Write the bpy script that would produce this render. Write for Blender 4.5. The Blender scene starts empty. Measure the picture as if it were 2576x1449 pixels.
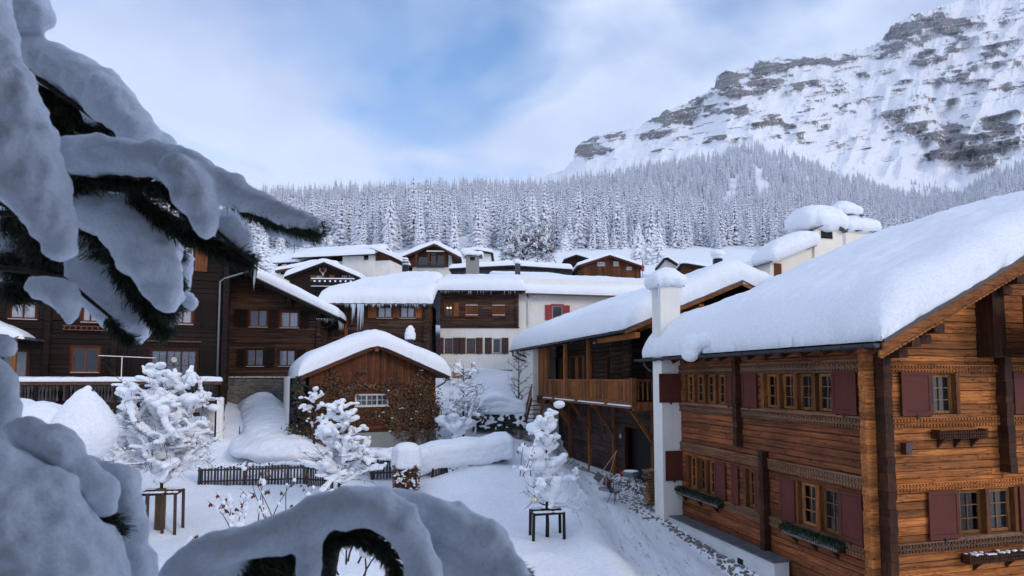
import bpy, math, random
import numpy as np
from mathutils import Vector, Matrix, noise as mnoise

S = bpy.context.scene
C = S.collection
random.seed(7)
PI = math.pi
R_ = math.radians

# ------------------------------------------------------------------ camera, sky, sun, exposure
F = 1500.0                      # focal length in pixels of a 2576 px wide picture
CZ = 6.0                        # camera height
PITCH = math.atan2(94.0, F)
cam = bpy.data.cameras.new('camera')
cam.lens = 36.0 * F / 2576.0
cam.sensor_width = 36.0
cam.shift_y = (858.0 - 724.5) / 2576.0
cam.clip_start = 0.05
cam.clip_end = 12000
cam.dof.use_dof = True
cam.dof.focus_distance = 19.0
cam.dof.aperture_fstop = 3.4
camo = bpy.data.objects.new('camera', cam)
C.objects.link(camo)
camo.location = (0, 0, CZ)
camo.rotation_euler = (PI / 2 + PITCH, 0, 0)
S.camera = camo

SUN_EL, SUN_AZ = R_(24), R_(128)      # azimuth clockwise from +Y (view direction): from behind right
sdir = Vector((math.sin(SUN_AZ) * math.cos(SUN_EL), math.cos(SUN_AZ) * math.cos(SUN_EL), math.sin(SUN_EL)))
sun = bpy.data.lights.new('sun', 'SUN')
sun.energy = 1.15
sun.angle = R_(18)
sun.color = (1.0, 0.87, 0.72)
suno = bpy.data.objects.new('sun', sun)
C.objects.link(suno)
suno.rotation_euler = sdir.to_track_quat('Z', 'Y').to_euler()

world = bpy.data.worlds.new('World')
S.world = world
world.use_nodes = True
nt = world.node_tree
nt.nodes.clear()
def wn(t, **k):
    n = nt.nodes.new(t)
    for a, b in k.items(): setattr(n, a, b)
    return n
wo = wn('ShaderNodeOutputWorld'); wb = wn('ShaderNodeBackground')
sky = wn('ShaderNodeTexSky', sky_type='NISHITA', sun_disc=False)
sky.sun_elevation = SUN_EL; sky.sun_rotation = SUN_AZ
sky.air_density = 1.0; sky.dust_density = 0.6; sky.ozone_density = 2.0
tc = wn('ShaderNodeTexCoord'); mp = wn('ShaderNodeMapping')
mp.inputs['Scale'].default_value = (1.0, 1.0, 2.0)
mp.inputs['Location'].default_value = (9.29, 8.09, 0.69)
n1 = wn('ShaderNodeTexNoise'); n1.inputs['Scale'].default_value = 1.9; n1.inputs['Detail'].default_value = 8
n1.inputs['Roughness'].default_value = 0.5; n1.inputs['Distortion'].default_value = 0.35
cr = wn('ShaderNodeValToRGB')
cr.color_ramp.elements[0].position = 0.36; cr.color_ramp.elements[0].color = (0, 0, 0, 1)
cr.color_ramp.elements[1].position = 0.50; cr.color_ramp.elements[1].color = (1, 1, 1, 1)
n2 = wn('ShaderNodeTexNoise'); n2.inputs['Scale'].default_value = 1.1; n2.inputs['Detail'].default_value = 6
n2.inputs['Roughness'].default_value = 0.5
cr2 = wn('ShaderNodeValToRGB')
cr2.color_ramp.elements[0].position = 0.38; cr2.color_ramp.elements[0].color = (4.1, 5.6, 9.2, 1)
cr2.color_ramp.elements[1].position = 0.60; cr2.color_ramp.elements[1].color = (10.4, 11.7, 14.6, 1)
mix = wn('ShaderNodeMix', data_type='RGBA')
sat = wn('ShaderNodeHueSaturation'); sat.inputs['Saturation'].default_value = 1.25; sat.inputs['Value'].default_value = 2.9
L = nt.links.new
L(tc.outputs['Generated'], mp.inputs['Vector'])
L(mp.outputs[0], n1.inputs['Vector']); L(mp.outputs[0], n2.inputs['Vector'])
L(n1.outputs['Fac'], cr.inputs[0]); am2 = wn('ShaderNodeMath', operation='MULTIPLY_ADD')
L(am2.outputs[0], cr2.inputs[0]); L(n2.outputs['Fac'], am2.inputs[2])
L(sky.outputs[0], sat.inputs['Color'])
sz = wn('ShaderNodeSeparateXYZ'); L(tc.outputs['Generated'], sz.inputs[0])
mr = wn('ShaderNodeMapRange'); mr.inputs['From Min'].default_value = 0.22; mr.inputs['From Max'].default_value = 0.46; mr.inputs['To Min'].default_value = 0.75; mr.inputs['To Max'].default_value = 0.0
L(sz.outputs[2], mr.inputs['Value'])
L(mr.outputs[0], am2.inputs[0]); am2.inputs[1].default_value = 0.16
am = wn('ShaderNodeMath', operation='ADD', use_clamp=True); L(cr.outputs[0], am.inputs[0]); L(mr.outputs[0], am.inputs[1])
L(am.outputs[0], mix.inputs['Factor']); L(sat.outputs[0], mix.inputs['A']); L(cr2.outputs[0], mix.inputs['B'])
L(mix.outputs['Result'], wb.inputs['Color']); L(wb.outputs[0], wo.inputs['Surface'])
wb.inputs['Strength'].default_value = 0.085

S.view_settings.view_transform = 'Standard'
S.view_settings.look = 'None'
S.view_settings.gamma = 1
S.view_settings.exposure = 0.05
S.view_settings.use_curve_mapping = False
S.render.engine = 'CYCLES'
S.cycles.max_bounces = 6
S.cycles.diffuse_bounces = 3
S.cycles.glossy_bounces = 2
S.cycles.transparent_max_bounces = 8
S.cycles.use_denoising = True

# ------------------------------------------------------------------ pixel rays (2576x1449 picture) for measuring the place
def ray(px, py):
    xc, yc = (px - 1288.0) / F, (858.0 - py) / F
    return (xc, math.cos(PITCH) - yc * math.sin(PITCH), math.sin(PITCH) + yc * math.cos(PITCH))
def at(px, py, depth):
    r = ray(px, py); k = depth / r[1]
    return Vector((r[0] * k, depth, CZ + r[2] * k))

# ------------------------------------------------------------------ numpy noise
def _h(ix, iy, iz, seed):
    n = (ix.astype(np.int64) * 374761393 + iy.astype(np.int64) * 668265263 + iz.astype(np.int64) * 2147483647 + seed * 974634777) & 0xffffffff
    n = ((n ^ (n >> 13)) * 1274126177) & 0xffffffff
    n = ((n ^ (n >> 16)) * 2246822519) & 0xffffffff
    return ((n ^ (n >> 15)) & 0xffff) / 65535.0
def vn(x, y, z=0.0, seed=0):
    x, y, z = np.broadcast_arrays(np.asarray(x, float), np.asarray(y, float), np.asarray(z, float))
    ix, iy, iz = np.floor(x), np.floor(y), np.floor(z)
    fx, fy, fz = x - ix, y - iy, z - iz
    fx = fx*fx*fx*(fx*(fx*6-15)+10); fy = fy*fy*fy*(fy*(fy*6-15)+10); fz = fz*fz*fz*(fz*(fz*6-15)+10)
    r = 0
    for dx in (0, 1):
        for dy in (0, 1):
            for dz in (0, 1):
                w = (fx if dx else 1-fx) * (fy if dy else 1-fy) * (fz if dz else 1-fz)
                r = r + w * _h(ix+dx, iy+dy, iz+dz, seed)
    return r * 2 - 1
def fbm(x, y, z=0.0, o=4, seed=0, g=0.5):
    a, f, r, t = 1.0, 1.0, 0, 0
    for i in range(o):
        r = r + a * vn(np.asarray(x)*f, np.asarray(y)*f, np.asarray(z)*f, seed + i*17); t += a; a *= g; f *= 2.03
    return r / t
def sm(x): x = np.clip(x, 0, 1); return x*x*(3-2*x)

# ------------------------------------------------------------------ objects
def tag(o, label=None, cat=None, group=None, kind=None):
    if label: o['label'] = label
    if cat: o['category'] = cat
    if group: o['group'] = group
    if kind: o['kind'] = kind
    return o
def empty(name, loc, rz=0.0, label=None, cat=None, group=None):
    o = bpy.data.objects.new(name, None); C.objects.link(o)
    o.location = loc; o.rotation_euler = (0, 0, rz); o.empty_display_size = 0.2
    return tag(o, label, cat, group)
def mesh_obj(name, verts, faces, mats, parent=None, mi=None, smooth=False, **kw):
    me = bpy.data.meshes.new(name)
    me.from_pydata(verts, [], faces)
    for m in (mats if isinstance(mats, (list, tuple)) else [mats]): me.materials.append(m)
    if mi is not None: me.polygons.foreach_set('material_index', mi)
    if smooth: me.polygons.foreach_set('use_smooth', [True] * len(me.polygons))
    me.update()
    o = bpy.data.objects.new(name, me); C.objects.link(o)
    if parent is not None: o.parent = parent
    return tag(o, **kw)
def grid_faces(nu, nv):
    i = np.arange(nu - 1)[:, None]; j = np.arange(nv - 1)[None, :]
    a = (i * nv + j).ravel()
    return np.stack([a, a + nv, a + nv + 1, a + 1], 1)
def fast_mesh(name, V, Fq, mats, parent=None, smooth=True, **kw):
    me = bpy.data.meshes.new(name)
    V = np.asarray(V, np.float32); Fq = np.asarray(Fq, np.int32)
    me.vertices.add(len(V)); me.vertices.foreach_set('co', V.ravel())
    k = Fq.shape[1]
    me.loops.add(Fq.size); me.loops.foreach_set('vertex_index', Fq.ravel())
    me.polygons.add(len(Fq)); me.polygons.foreach_set('loop_start', np.arange(0, Fq.size, k, dtype=np.int32))
    me.polygons.foreach_set('loop_total', np.full(len(Fq), k, np.int32))
    if smooth: me.polygons.foreach_set('use_smooth', np.ones(len(Fq), bool))
    for m in (mats if isinstance(mats, (list, tuple)) else [mats]): me.materials.append(m)
    me.update(calc_edges=True); me.validate()
    o = bpy.data.objects.new(name, me); C.objects.link(o)
    if parent is not None: o.parent = parent
    return tag(o, **kw)

class MB:
    """collects shapes, built as ONE mesh object"""
    def __init__(s): s.v = []; s.f = []; s.m = []; s.cur = 0
    def add(s, vs, fs, mi=None):
        n = len(s.v); s.v += [tuple(p) for p in vs]
        for f in fs: s.f.append(tuple(i + n for i in f)); s.m.append(s.cur if mi is None else mi)
    def box(s, x0, x1, y0, y1, z0, z1, mi=None):
        if x0 > x1: x0, x1 = x1, x0
        if y0 > y1: y0, y1 = y1, y0
        if z0 > z1: z0, z1 = z1, z0
        s.add([(x0,y0,z0),(x1,y0,z0),(x1,y1,z0),(x0,y1,z0),(x0,y0,z1),(x1,y0,z1),(x1,y1,z1),(x0,y1,z1)],
              [(0,3,2,1),(4,5,6,7),(0,1,5,4),(1,2,6,5),(2,3,7,6),(3,0,4,7)], mi)
    def prism(s, poly, off, mi=None):
        off = Vector(off); n = len(poly); a = [Vector(p) for p in poly]
        s.add(a + [p + off for p in a], [tuple(range(n - 1, -1, -1)), tuple(range(n, 2*n))] + [(i, (i+1) % n, n + (i+1) % n, n + i) for i in range(n)], mi)
    def bar(s, p, q, w, h=None, up=(0, 0, 1), mi=None):
        p, q = Vector(p), Vector(q); h = w if h is None else h
        d = (q - p).normalized(); u = Vector(up)
        if abs(d.dot(u)) > 0.98: u = Vector((1, 0, 0))
        sx = d.cross(u).normalized(); sy = sx.cross(d).normalized()
        vs = [b + sx * (i * w / 2) + sy * (j * h / 2) for b in (p, q) for i, j in ((-1,-1),(1,-1),(1,1),(-1,1))]
        s.add(vs, [(3,2,1,0),(4,5,6,7),(0,1,5,4),(1,2,6,5),(2,3,7,6),(3,0,4,7)], mi)
    def tube(s, pts, rad, n=6, mi=None, cap=True):
        pts = [Vector(p) for p in pts]
        if not hasattr(rad, '__len__'): rad = [rad] * len(pts)
        vs = []; prev = None
        for i, p in enumerate(pts):
            d = (pts[min(i+1, len(pts)-1)] - pts[max(i-1, 0)])
            d = d.normalized() if d.length > 1e-9 else Vector((0,0,1))
            u = prev if prev is not None else (Vector((0,0,1)) if abs(d.z) < 0.9 else Vector((1,0,0)))
            sx = d.cross(u)
            if sx.length < 1e-5: sx = d.cross(Vector((1, 0.3, 0)))
            sx.normalize(); sy = sx.cross(d).normalized(); prev = sy
            for k in range(n):
                a = 2 * PI * k / n
                vs.append(p + sx * (math.cos(a) * rad[i]) + sy * (math.sin(a) * rad[i]))
        fs = [(i*n + k, i*n + (k+1) % n, (i+1)*n + (k+1) % n, (i+1)*n + k) for i in range(len(pts)-1) for k in range(n)]
        if cap: fs += [tuple(range(n-1, -1, -1)), tuple(range((len(pts)-1)*n, len(pts)*n))]
        s.add(vs, fs, mi)
    def lathe(s, c, prof, n=16, mi=None):
        c = Vector(c); vs = []
        for r, z in prof:
            for k in range(n): vs.append(c + Vector((r*math.cos(2*PI*k/n), r*math.sin(2*PI*k/n), z)))
        m = len(prof)
        fs = [(i*n+k, i*n+(k+1) % n, (i+1)*n+(k+1) % n, (i+1)*n+k) for i in range(m-1) for k in range(n)]
        fs += [tuple(range(n-1, -1, -1)), tuple(range((m-1)*n, m*n))]
        s.add(vs, fs, mi)
    def build(s, name, mats, parent=None, smooth=False, **kw):
        return mesh_obj(name, s.v, s.f, mats, parent, s.m, smooth, **kw)

# blobs of snow: unit sphere copies joined, then voxel-remeshed to one soft skin
def _ico(sub=1):
    t = (1 + 5 ** 0.5) / 2
    v = [Vector(p).normalized() for p in ((-1,t,0),(1,t,0),(-1,-t,0),(1,-t,0),(0,-1,t),(0,1,t),(0,-1,-t),(0,1,-t),(t,0,-1),(t,0,1),(-t,0,-1),(-t,0,1))]
    f = [(0,11,5),(0,5,1),(0,1,7),(0,7,10),(0,10,11),(1,5,9),(5,11,4),(11,10,2),(10,7,6),(7,1,8),(3,9,4),(3,4,2),(3,2,6),(3,6,8),(3,8,9),(4,9,5),(2,4,11),(6,2,10),(8,6,7),(9,8,1)]
    for _ in range(sub):
        c = {}; g = []
        def mid(a, b):
            k = (min(a, b), max(a, b))
            if k not in c: v.append(((v[a]+v[b])/2).normalized()); c[k] = len(v)-1
            return c[k]
        for a, b, d in f:
            x, y, z = mid(a, b), mid(b, d), mid(d, a); g += [(a,x,z),(b,y,x),(d,z,y),(x,y,z)]
        f = g
    return np.array([tuple(p) for p in v]), np.array(f)
ICO = {k: _ico(k) for k in (0, 1, 2)}
def blobs(name, items, mat, parent=None, voxel=0.04, sub=1, smooth_it=4, disp=0.0, dscale=0.3, lump=0.0, **kw):
    """items: (x,y,z, rx,ry,rz)"""
    bv, bf = ICO[sub]
    it = np.array(items, float)
    if lump: it[:, 3:] *= 1 + lump * (np.random.RandomState(len(items)).rand(len(items), 1) - 0.5)
    V = (it[:, None, :3] + bv[None] * it[:, None, 3:]).reshape(-1, 3)
    Fq = (bf[None] + (np.arange(len(it)) * len(bv))[:, None, None]).reshape(-1, 3)
    o = fast_mesh(name, V, Fq, mat, parent, True, **kw)
    m = o.modifiers.new('remesh', 'REMESH'); m.mode = 'VOXEL'; m.voxel_size = voxel; m.use_smooth_shade = True
    if smooth_it:
        m = o.modifiers.new('smooth', 'SMOOTH'); m.iterations = smooth_it; m.factor = 0.5
    if disp:
        t = bpy.data.textures.new(name + '_tex', 'CLOUDS'); t.noise_scale = dscale; t.noise_depth = 2
        m = o.modifiers.new('disp', 'DISPLACE'); m.texture = t; m.strength = disp; m.mid_level = 0.5; m.texture_coords = 'GLOBAL'
        t2 = bpy.data.textures.new(name + '_fine', 'CLOUDS'); t2.noise_scale = voxel * 3.5; t2.noise_depth = 2
        m = o.modifiers.new('fine', 'DISPLACE'); m.texture = t2; m.strength = voxel * 0.8; m.mid_level = 0.5; m.texture_coords = 'GLOBAL'
    return o
def chain(pts, step=0.5, flat=1.0):
    """pts: (Vector, r) -> overlapping spheres"""
    out = []
    for (p, r), (q, s) in zip(pts, pts[1:]):
        d = (q - p).length; n = max(1, int(d / (step * min(r, s))))
        for i in range(n):
            t = i / n; c = p.lerp(q, t); w = r + (s - r) * t
            out.append((c.x, c.y, c.z, w, w, w * flat))
    p, r = pts[-1]; out.append((p.x, p.y, p.z, r, r, r * flat))
    return out

# ------------------------------------------------------------------ materials
MATS = {}
def mat(name, fn):
    if name in MATS: return MATS[name]
    m = bpy.data.materials.new(name); m.use_nodes = True
    t = m.node_tree; t.nodes.clear()
    out = t.nodes.new('ShaderNodeOutputMaterial'); b = t.nodes.new('ShaderNodeBsdfPrincipled')
    t.links.new(b.outputs[0], out.inputs[0])
    class N: pass
    n = N(); n.t = t; n.b = b; n.out = out
    def new(ty, **k):
        x = t.nodes.new(ty)
        for a, v in k.items():
            if a[0] == '_': x.inputs[a[1:].replace('_', ' ')].default_value = v
            else: setattr(x, a, v)
        return x
    n.new = new; n.link = t.links.new
    def noise(vec, scale, detail=4, rough=0.5, dist=0.0):
        x = new('ShaderNodeTexNoise', _Scale=scale, _Detail=detail, _Roughness=rough, _Distortion=dist)
        if vec is not None: n.link(vec, x.inputs['Vector'])
        return x.outputs['Fac']
    def ramp(fac, *st):
        x = new('ShaderNodeValToRGB'); e = x.color_ramp.elements
        while len(e) < len(st): e.new(0.5)
        for q, (p, c) in zip(e, st):
            q.position = p; q.color = (c, c, c, 1) if not hasattr(c, '__len__') else (*c, 1)
        n.link(fac, x.inputs[0]); return x.outputs[0]
    def mixc(f, a, c, blend='MIX'):
        x = new('ShaderNodeMix', data_type='RGBA', blend_type=blend)
        for s, v in (('Factor', f), ('A', a), ('B', c)):
            if hasattr(v, 'is_linked') or hasattr(v, 'links'): n.link(v, x.inputs[s])
            elif hasattr(v, '__len__'): x.inputs[s].default_value = (*v, 1)
            else: x.inputs[s].default_value = v
        return x.outputs['Result']
    def math_(op, a, c=0.0):
        x = new('ShaderNodeMath', operation=op)
        for i, v in enumerate((a, c)):
            if hasattr(v, 'links'): n.link(v, x.inputs[i])
            else: x.inputs[i].default_value = v
        return x.outputs[0]
    def coords(kind='Object', scale=(1,1,1)):
        tcx = new('ShaderNodeTexCoord'); mpx = new('ShaderNodeMapping', _Scale=scale)
        n.link(tcx.outputs[kind], mpx.inputs[0]); return mpx.outputs[0]
    def bump(h, strength, dist=0.02):
        x = new('ShaderNodeBump', _Strength=strength, _Distance=dist)
        n.link(h, x.inputs['Height']); n.link(x.outputs[0], b.inputs['Normal'])
    n.noise, n.ramp, n.mix, n.math, n.coords, n.bump = noise, ramp, mixc, math_, coords, bump
    fn(n)
    MATS[name] = m
    return m
def setc(n, c):
    if hasattr(c, 'links'): n.link(c, n.b.inputs['Base Color'])
    else: n.b.inputs['Base Color'].default_value = (*c, 1)

def wood(name, dark, light, axis='x', grain=1.0, weather=0.35, knots=True, rough=0.75, grey=None, wscale=0.7):
    def fn(n):
        a = {'x': (0.7, 12, 12), 'y': (12, 0.7, 12), 'z': (12, 12, 0.7)}[axis]
        oi = n.new('ShaderNodeObjectInfo')
        tcx = n.new('ShaderNodeTexCoord')
        add = n.new('ShaderNodeVectorMath', operation='ADD')
        sc = n.new('ShaderNodeVectorMath', operation='SCALE'); 
        cmb = n.new('ShaderNodeCombineXYZ')
        n.link(oi.outputs['Random'], cmb.inputs[0]); n.link(oi.outputs['Random'], cmb.inputs[1]); n.link(oi.outputs['Random'], cmb.inputs[2])
        n.link(cmb.outputs[0], sc.inputs[0]); sc.inputs['Scale'].default_value = 37.0
        n.link(tcx.outputs['Object'], add.inputs[0]); n.link(sc.outputs[0], add.inputs[1])
        mpx = n.new('ShaderNodeMapping', _Scale=tuple(q * grain for q in a)); n.link(add.outputs[0], mpx.inputs[0])
        g = n.noise(mpx.outputs[0], 1.0, 6, 0.62, 0.6)
        g2 = n.noise(mpx.outputs[0], 3.5, 4, 0.7, 0.2)
        gg = n.mix(0.35, g, g2)
        col = n.ramp(gg, (0.30, dark), (0.50, tuple((x + y) / 2 for x, y in zip(dark, light))), (0.68, light))
        if knots:
            kn = n.new('ShaderNodeMapping', _Scale=tuple(2.2 if q < 1 else 5.0 for q in a)); n.link(add.outputs[0], kn.inputs[0])
            v = n.new('ShaderNodeTexVoronoi', feature='F1', _Scale=1.0, _Randomness=1.0); n.link(kn.outputs[0], v.inputs['Vector'])
            k = n.ramp(v.outputs['Distance'], (0.07, 0.25), (0.16, 1.0))
            col = n.mix(1.0, col, k, 'MULTIPLY')
        crk = n.new('ShaderNodeMapping', _Scale=tuple(q * grain * (0.45 if q < 1 else 0.55) for q in a)); n.link(add.outputs[0], crk.inputs[0])
        ck = n.noise(crk.outputs[0], 1.3, 5, 0.6, 0.35)
        ckr = n.ramp(n.math('ABSOLUTE', n.math('SUBTRACT', ck, 0.5)), (0.004, 0.10), (0.018, 1.0))
        col = n.mix(0.85, col, ckr, 'MULTIPLY')
        w = n.noise(tcx.outputs['Object'], wscale, 5, 0.6)
        wr = n.ramp(w, (0.35, 1.0 - weather), (0.62, 1.0))
        col = n.mix(1.0, col, wr, 'MULTIPLY')
        if grey:
            gm = n.noise(mpx.outputs[0], 0.5, 4, 0.6)
            gr = n.ramp(gm, (0.45, 0.0), (0.7, 0.75))
            col = n.mix(gr, col, grey)
        rv = n.math('MULTIPLY_ADD', oi.outputs['Random'], 0.75)
        rv.node.inputs[2].default_value = 0.58
        hs = n.new('ShaderNodeHueSaturation'); n.link(col, hs.inputs['Color']); n.link(rv, hs.inputs['Value'])
        setc(n, hs.outputs[0])
        n.b.inputs['Roughness'].default_value = rough
        n.b.inputs['Specular IOR Level'].default_value = 0.25
        n.bump(gg, 0.5, 0.008)
    return mat(name, fn)

def plain(name, col, rough=0.6, metal=0.0, nscale=6.0, var=0.15, bump=0.0):
    def fn(n):
        f = n.noise(n.coords(), nscale, 4, 0.6)
        c = n.ramp(f, (0.3, tuple(x * (1 - var) for x in col)), (0.7, tuple(min(1, x * (1 + var)) for x in col)))
        setc(n, c); n.b.inputs['Roughness'].default_value = rough; n.b.inputs['Metallic'].default_value = metal
        if bump: n.bump(n.noise(n.coords(), nscale * 8, 3, 0.6), bump, 0.01)
    return mat(name, fn)

def snow_fn(b1=0.55, d1=0.05, s1=3.0, s2=16.0, col=(0.86, 0.88, 0.92)):
    def fn(n):
        geo = n.new('ShaderNodeNewGeometry')
        a = n.noise(geo.outputs['Position'], s1, 4, 0.55)
        c = n.noise(geo.outputs['Position'], s2, 3, 0.6)
        h = n.mix(0.3, a, c)
        f = n.noise(geo.outputs['Position'], 0.6, 3, 0.5)
        base_ = n.ramp(f, (0.3, tuple(x * 0.97 for x in col)), (0.7, col)); gr_ = n.ramp(c, (0.32, 0.88), (0.6, 1.0)); setc(n, n.mix(1.0, base_, gr_, 'MULTIPLY'))
        n.b.inputs['Roughness'].default_value = 0.75
        n.b.inputs['Specular IOR Level'].default_value = 0.2
        n.bump(h, b1, d1)
    return fn
SNOW = mat('snow', snow_fn())
SNOW_NEAR = mat('snow_near', snow_fn(0.7, 0.014, 11.0, 70.0, (0.80, 0.86, 0.95)))  # bluer copy of the snow: cool shade of the near boughs mixed into its colour
SNOW_GROUND = mat('snow_ground', snow_fn(0.5, 0.06, 1.3, 9.0))

def m_street(n):
    geo = n.new('ShaderNodeNewGeometry')
    mpx = n.new('ShaderNodeMapping', _Scale=(2.2, 0.35, 1), _Rotation=(0, 0, R_(-14))); n.link(geo.outputs['Position'], mpx.inputs[0])
    tr = n.noise(mpx.outputs[0], 3.0, 6, 0.7, 0.5)
    fine = n.noise(geo.outputs['Position'], 14, 5, 0.75)
    c = n.ramp(tr, (0.30, (0.62, 0.64, 0.69)), (0.5, (0.74, 0.76, 0.80)), (0.75, (0.82, 0.83, 0.87)))
    sp = n.ramp(n.math('MULTIPLY', fine, tr), (0.150, 1.0), (0.185, 0.0))
    setc(n, n.mix(sp, c, (0.17, 0.16, 0.16)))
    n.b.inputs['Roughness'].default_value = 0.7
    n.bump(n.mix(0.4, tr, fine), 0.6, 0.04)
STREET = mat('trampled_snow', m_street)

def m_plaster(col, stain):
    def fn(n):
        f = n.noise(n.coords(), 1.2, 5, 0.65); g = n.noise(n.coords(scale=(3, 3, 0.5)), 2, 4, 0.6)
        c = n.ramp(f, (0.3, tuple(x * 0.9 for x in col)), (0.65, col))
        s = n.ramp(g, (0.55, 0.0), (0.8, 0.5))
        setc(n, n.mix(s, c, stain)); n.b.inputs['Roughness'].default_value = 0.9
        n.bump(n.noise(n.coords(), 40, 4, 0.6), 0.35, 0.01)
    return fn
PLASTER = mat('white_plaster', m_plaster((0.80, 0.77, 0.71), (0.60, 0.56, 0.50)))
PLASTER_C = mat('cream_plaster', m_plaster((0.86, 0.79, 0.67), (0.75, 0.66, 0.54)))
PLASTER_G = mat('grey_render', m_plaster((0.62, 0.63, 0.64), (0.4, 0.4, 0.4)))
CONCRETE = mat('concrete', m_plaster((0.24, 0.24, 0.22), (0.12, 0.12, 0.11)))

WO_X = wood('orange_wood_x', (0.13, 0.033, 0.007), (0.72, 0.255, 0.062), 'x')  # chalet gable wood: the golden light on that wall is mixed into the colour
WO_Y = wood('orange_wood_y', (0.10, 0.026, 0.009), (0.42, 0.135, 0.046), 'y')  # same timber on the facade, darker: its shaded side is put into the colour
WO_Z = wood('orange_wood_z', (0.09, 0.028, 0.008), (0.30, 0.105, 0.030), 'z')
WD_X = wood('dark_end_wood', (0.020, 0.007, 0.003), (0.12, 0.038, 0.012), 'z', weather=0.6)
WT = wood('weathered_wood', (0.08, 0.035, 0.018), (0.32, 0.145, 0.07), 'y', grey=(0.17, 0.115, 0.085))
WL_X = wood('old_log_x', (0.022, 0.011, 0.007), (0.10, 0.055, 0.036), 'x', weather=0.5, knots=False)
WL_Y = wood('old_log_y', (0.022, 0.011, 0.007), (0.11, 0.06, 0.038), 'y', weather=0.5, knots=False)
WB_X = wood('brown_beam_x', (0.022, 0.008, 0.004), (0.115, 0.046, 0.022), 'x', weather=0.55, knots=False, grey=(0.11, 0.075, 0.055), wscale=0.45)
WB_Y = wood('brown_beam_y', (0.022, 0.008, 0.004), (0.115, 0.046, 0.022), 'y', weather=0.55, knots=False, grey=(0.11, 0.075, 0.055), wscale=0.45)
WK_X = wood('dark_beam_x', (0.005, 0.002, 0.0012), (0.030, 0.010, 0.005), 'x', weather=0.5, knots=False, wscale=0.5)
WK_Z = wood('dark_board_z', (0.006, 0.0025, 0.0015), (0.034, 0.011, 0.006), 'z', weather=0.4, knots=False)
WS_X = wood('shed_board_x', (0.045, 0.012, 0.004), (0.17, 0.05, 0.017), 'x', weather=0.5, knots=False)
WS_Z = wood('shed_board_z', (0.055, 0.016, 0.005), (0.20, 0.065, 0.02), 'z', weather=0.35, knots=False)
WP_Y = wood('balcony_wood', (0.13, 0.04, 0.010), (0.42, 0.150, 0.040), 'z', weather=0.3, knots=False)
WSH = wood('orange_shutter', (0.16, 0.05, 0.015), (0.36, 0.13, 0.045), 'z', weather=0.2, knots=False)
WG_Z = wood('grey_fence_wood', (0.03, 0.027, 0.027), (0.11, 0.10, 0.10), 'z', weather=0.4, knots=False)
BARK = wood('bark', (0.012, 0.009, 0.007), (0.065, 0.045, 0.034), 'z', grain=2, knots=False)
FRAMEW = wood('window_frame_wood', (0.20, 0.085, 0.020), (0.42, 0.20, 0.065), 'z', weather=0.15, knots=False)
FRAMED = wood('window_frame_brown', (0.09, 0.027, 0.010), (0.19, 0.064, 0.024), 'z', weather=0.15, knots=False)
FRAMEK = wood('casing_dark', (0.03, 0.008, 0.004), (0.10, 0.028, 0.012), 'z', weather=0.2, knots=False)
RED = plain('burgundy_paint', (0.092, 0.014, 0.007), 0.8, 0, 3, 0.22, 0.15)
RED2 = plain('bright_red_paint', (0.30, 0.02, 0.03), 0.55)
BROWN_S = plain('brown_shutter_paint', (0.05, 0.018, 0.012), 0.7)
METAL = plain('dark_gutter_metal', (0.055, 0.06, 0.07), 0.45, 0.6)
ZINC = plain('zinc_sheet', (0.20, 0.21, 0.22), 0.5, 0.5)
BLACK = plain('black_metal', (0.015, 0.015, 0.017), 0.5, 0.3)
WHITEP = plain('white_paint', (0.75, 0.75, 0.75), 0.5)
SLATE = plain('slate', (0.085, 0.09, 0.10), 0.7, 0, 2.5, 0.3, 0.4)
ROOFS = plain('dark_roof_sheet', (0.05, 0.05, 0.055), 0.8)
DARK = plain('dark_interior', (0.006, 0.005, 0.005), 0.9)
CURTAIN = plain('curtain_cloth', (0.50, 0.53, 0.60), 0.9, 0, 3, 0.15)
CURTAIN_D = plain('dim_curtain', (0.16, 0.17, 0.20), 0.9, 0, 3, 0.2)
GREYW = plain('pale_window_paint', (0.52, 0.50, 0.49), 0.6)
GOLD = plain('gold_ball', (0.75, 0.66, 0.45), 0.15, 1.0)
LEAFB = plain('withered_leaf', (0.13, 0.062, 0.028), 0.8, 0, 2.0, 0.5)
LEAFB2 = plain('rust_leaf', (0.16, 0.05, 0.02), 0.8, 0, 3.0, 0.4)
LEAFG = plain('dark_ivy', (0.030, 0.040, 0.016), 0.7, 0, 2.0, 0.4)
PINE = plain('box_greenery', (0.011, 0.030, 0.011), 0.7, 0, 5.0, 0.4)
NEEDLE = plain('spruce_needles', (0.048, 0.062, 0.036), 0.75, 0, 5.0, 0.5)
TWIGB = plain('brown_twig', (0.06, 0.03, 0.018), 0.8)
STONE = mat('rubble_stone', lambda n: (setc(n, n.ramp(n.math('ADD', n.noise(n.coords(), 5, 4, 0.6), n.math('MULTIPLY', n.new('ShaderNodeObjectInfo').outputs['Random'], 0.25)), (0.4, (0.07, 0.062, 0.055)), (0.62, (0.15, 0.135, 0.12)), (0.85, (0.25, 0.235, 0.21)))), n.bump(n.noise(n.coords(), 20, 5, 0.6), 0.6, 0.02)))
LOGEND = plain('split_wood', (0.30, 0.17, 0.09), 0.85, 0, 8, 0.35)

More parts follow.
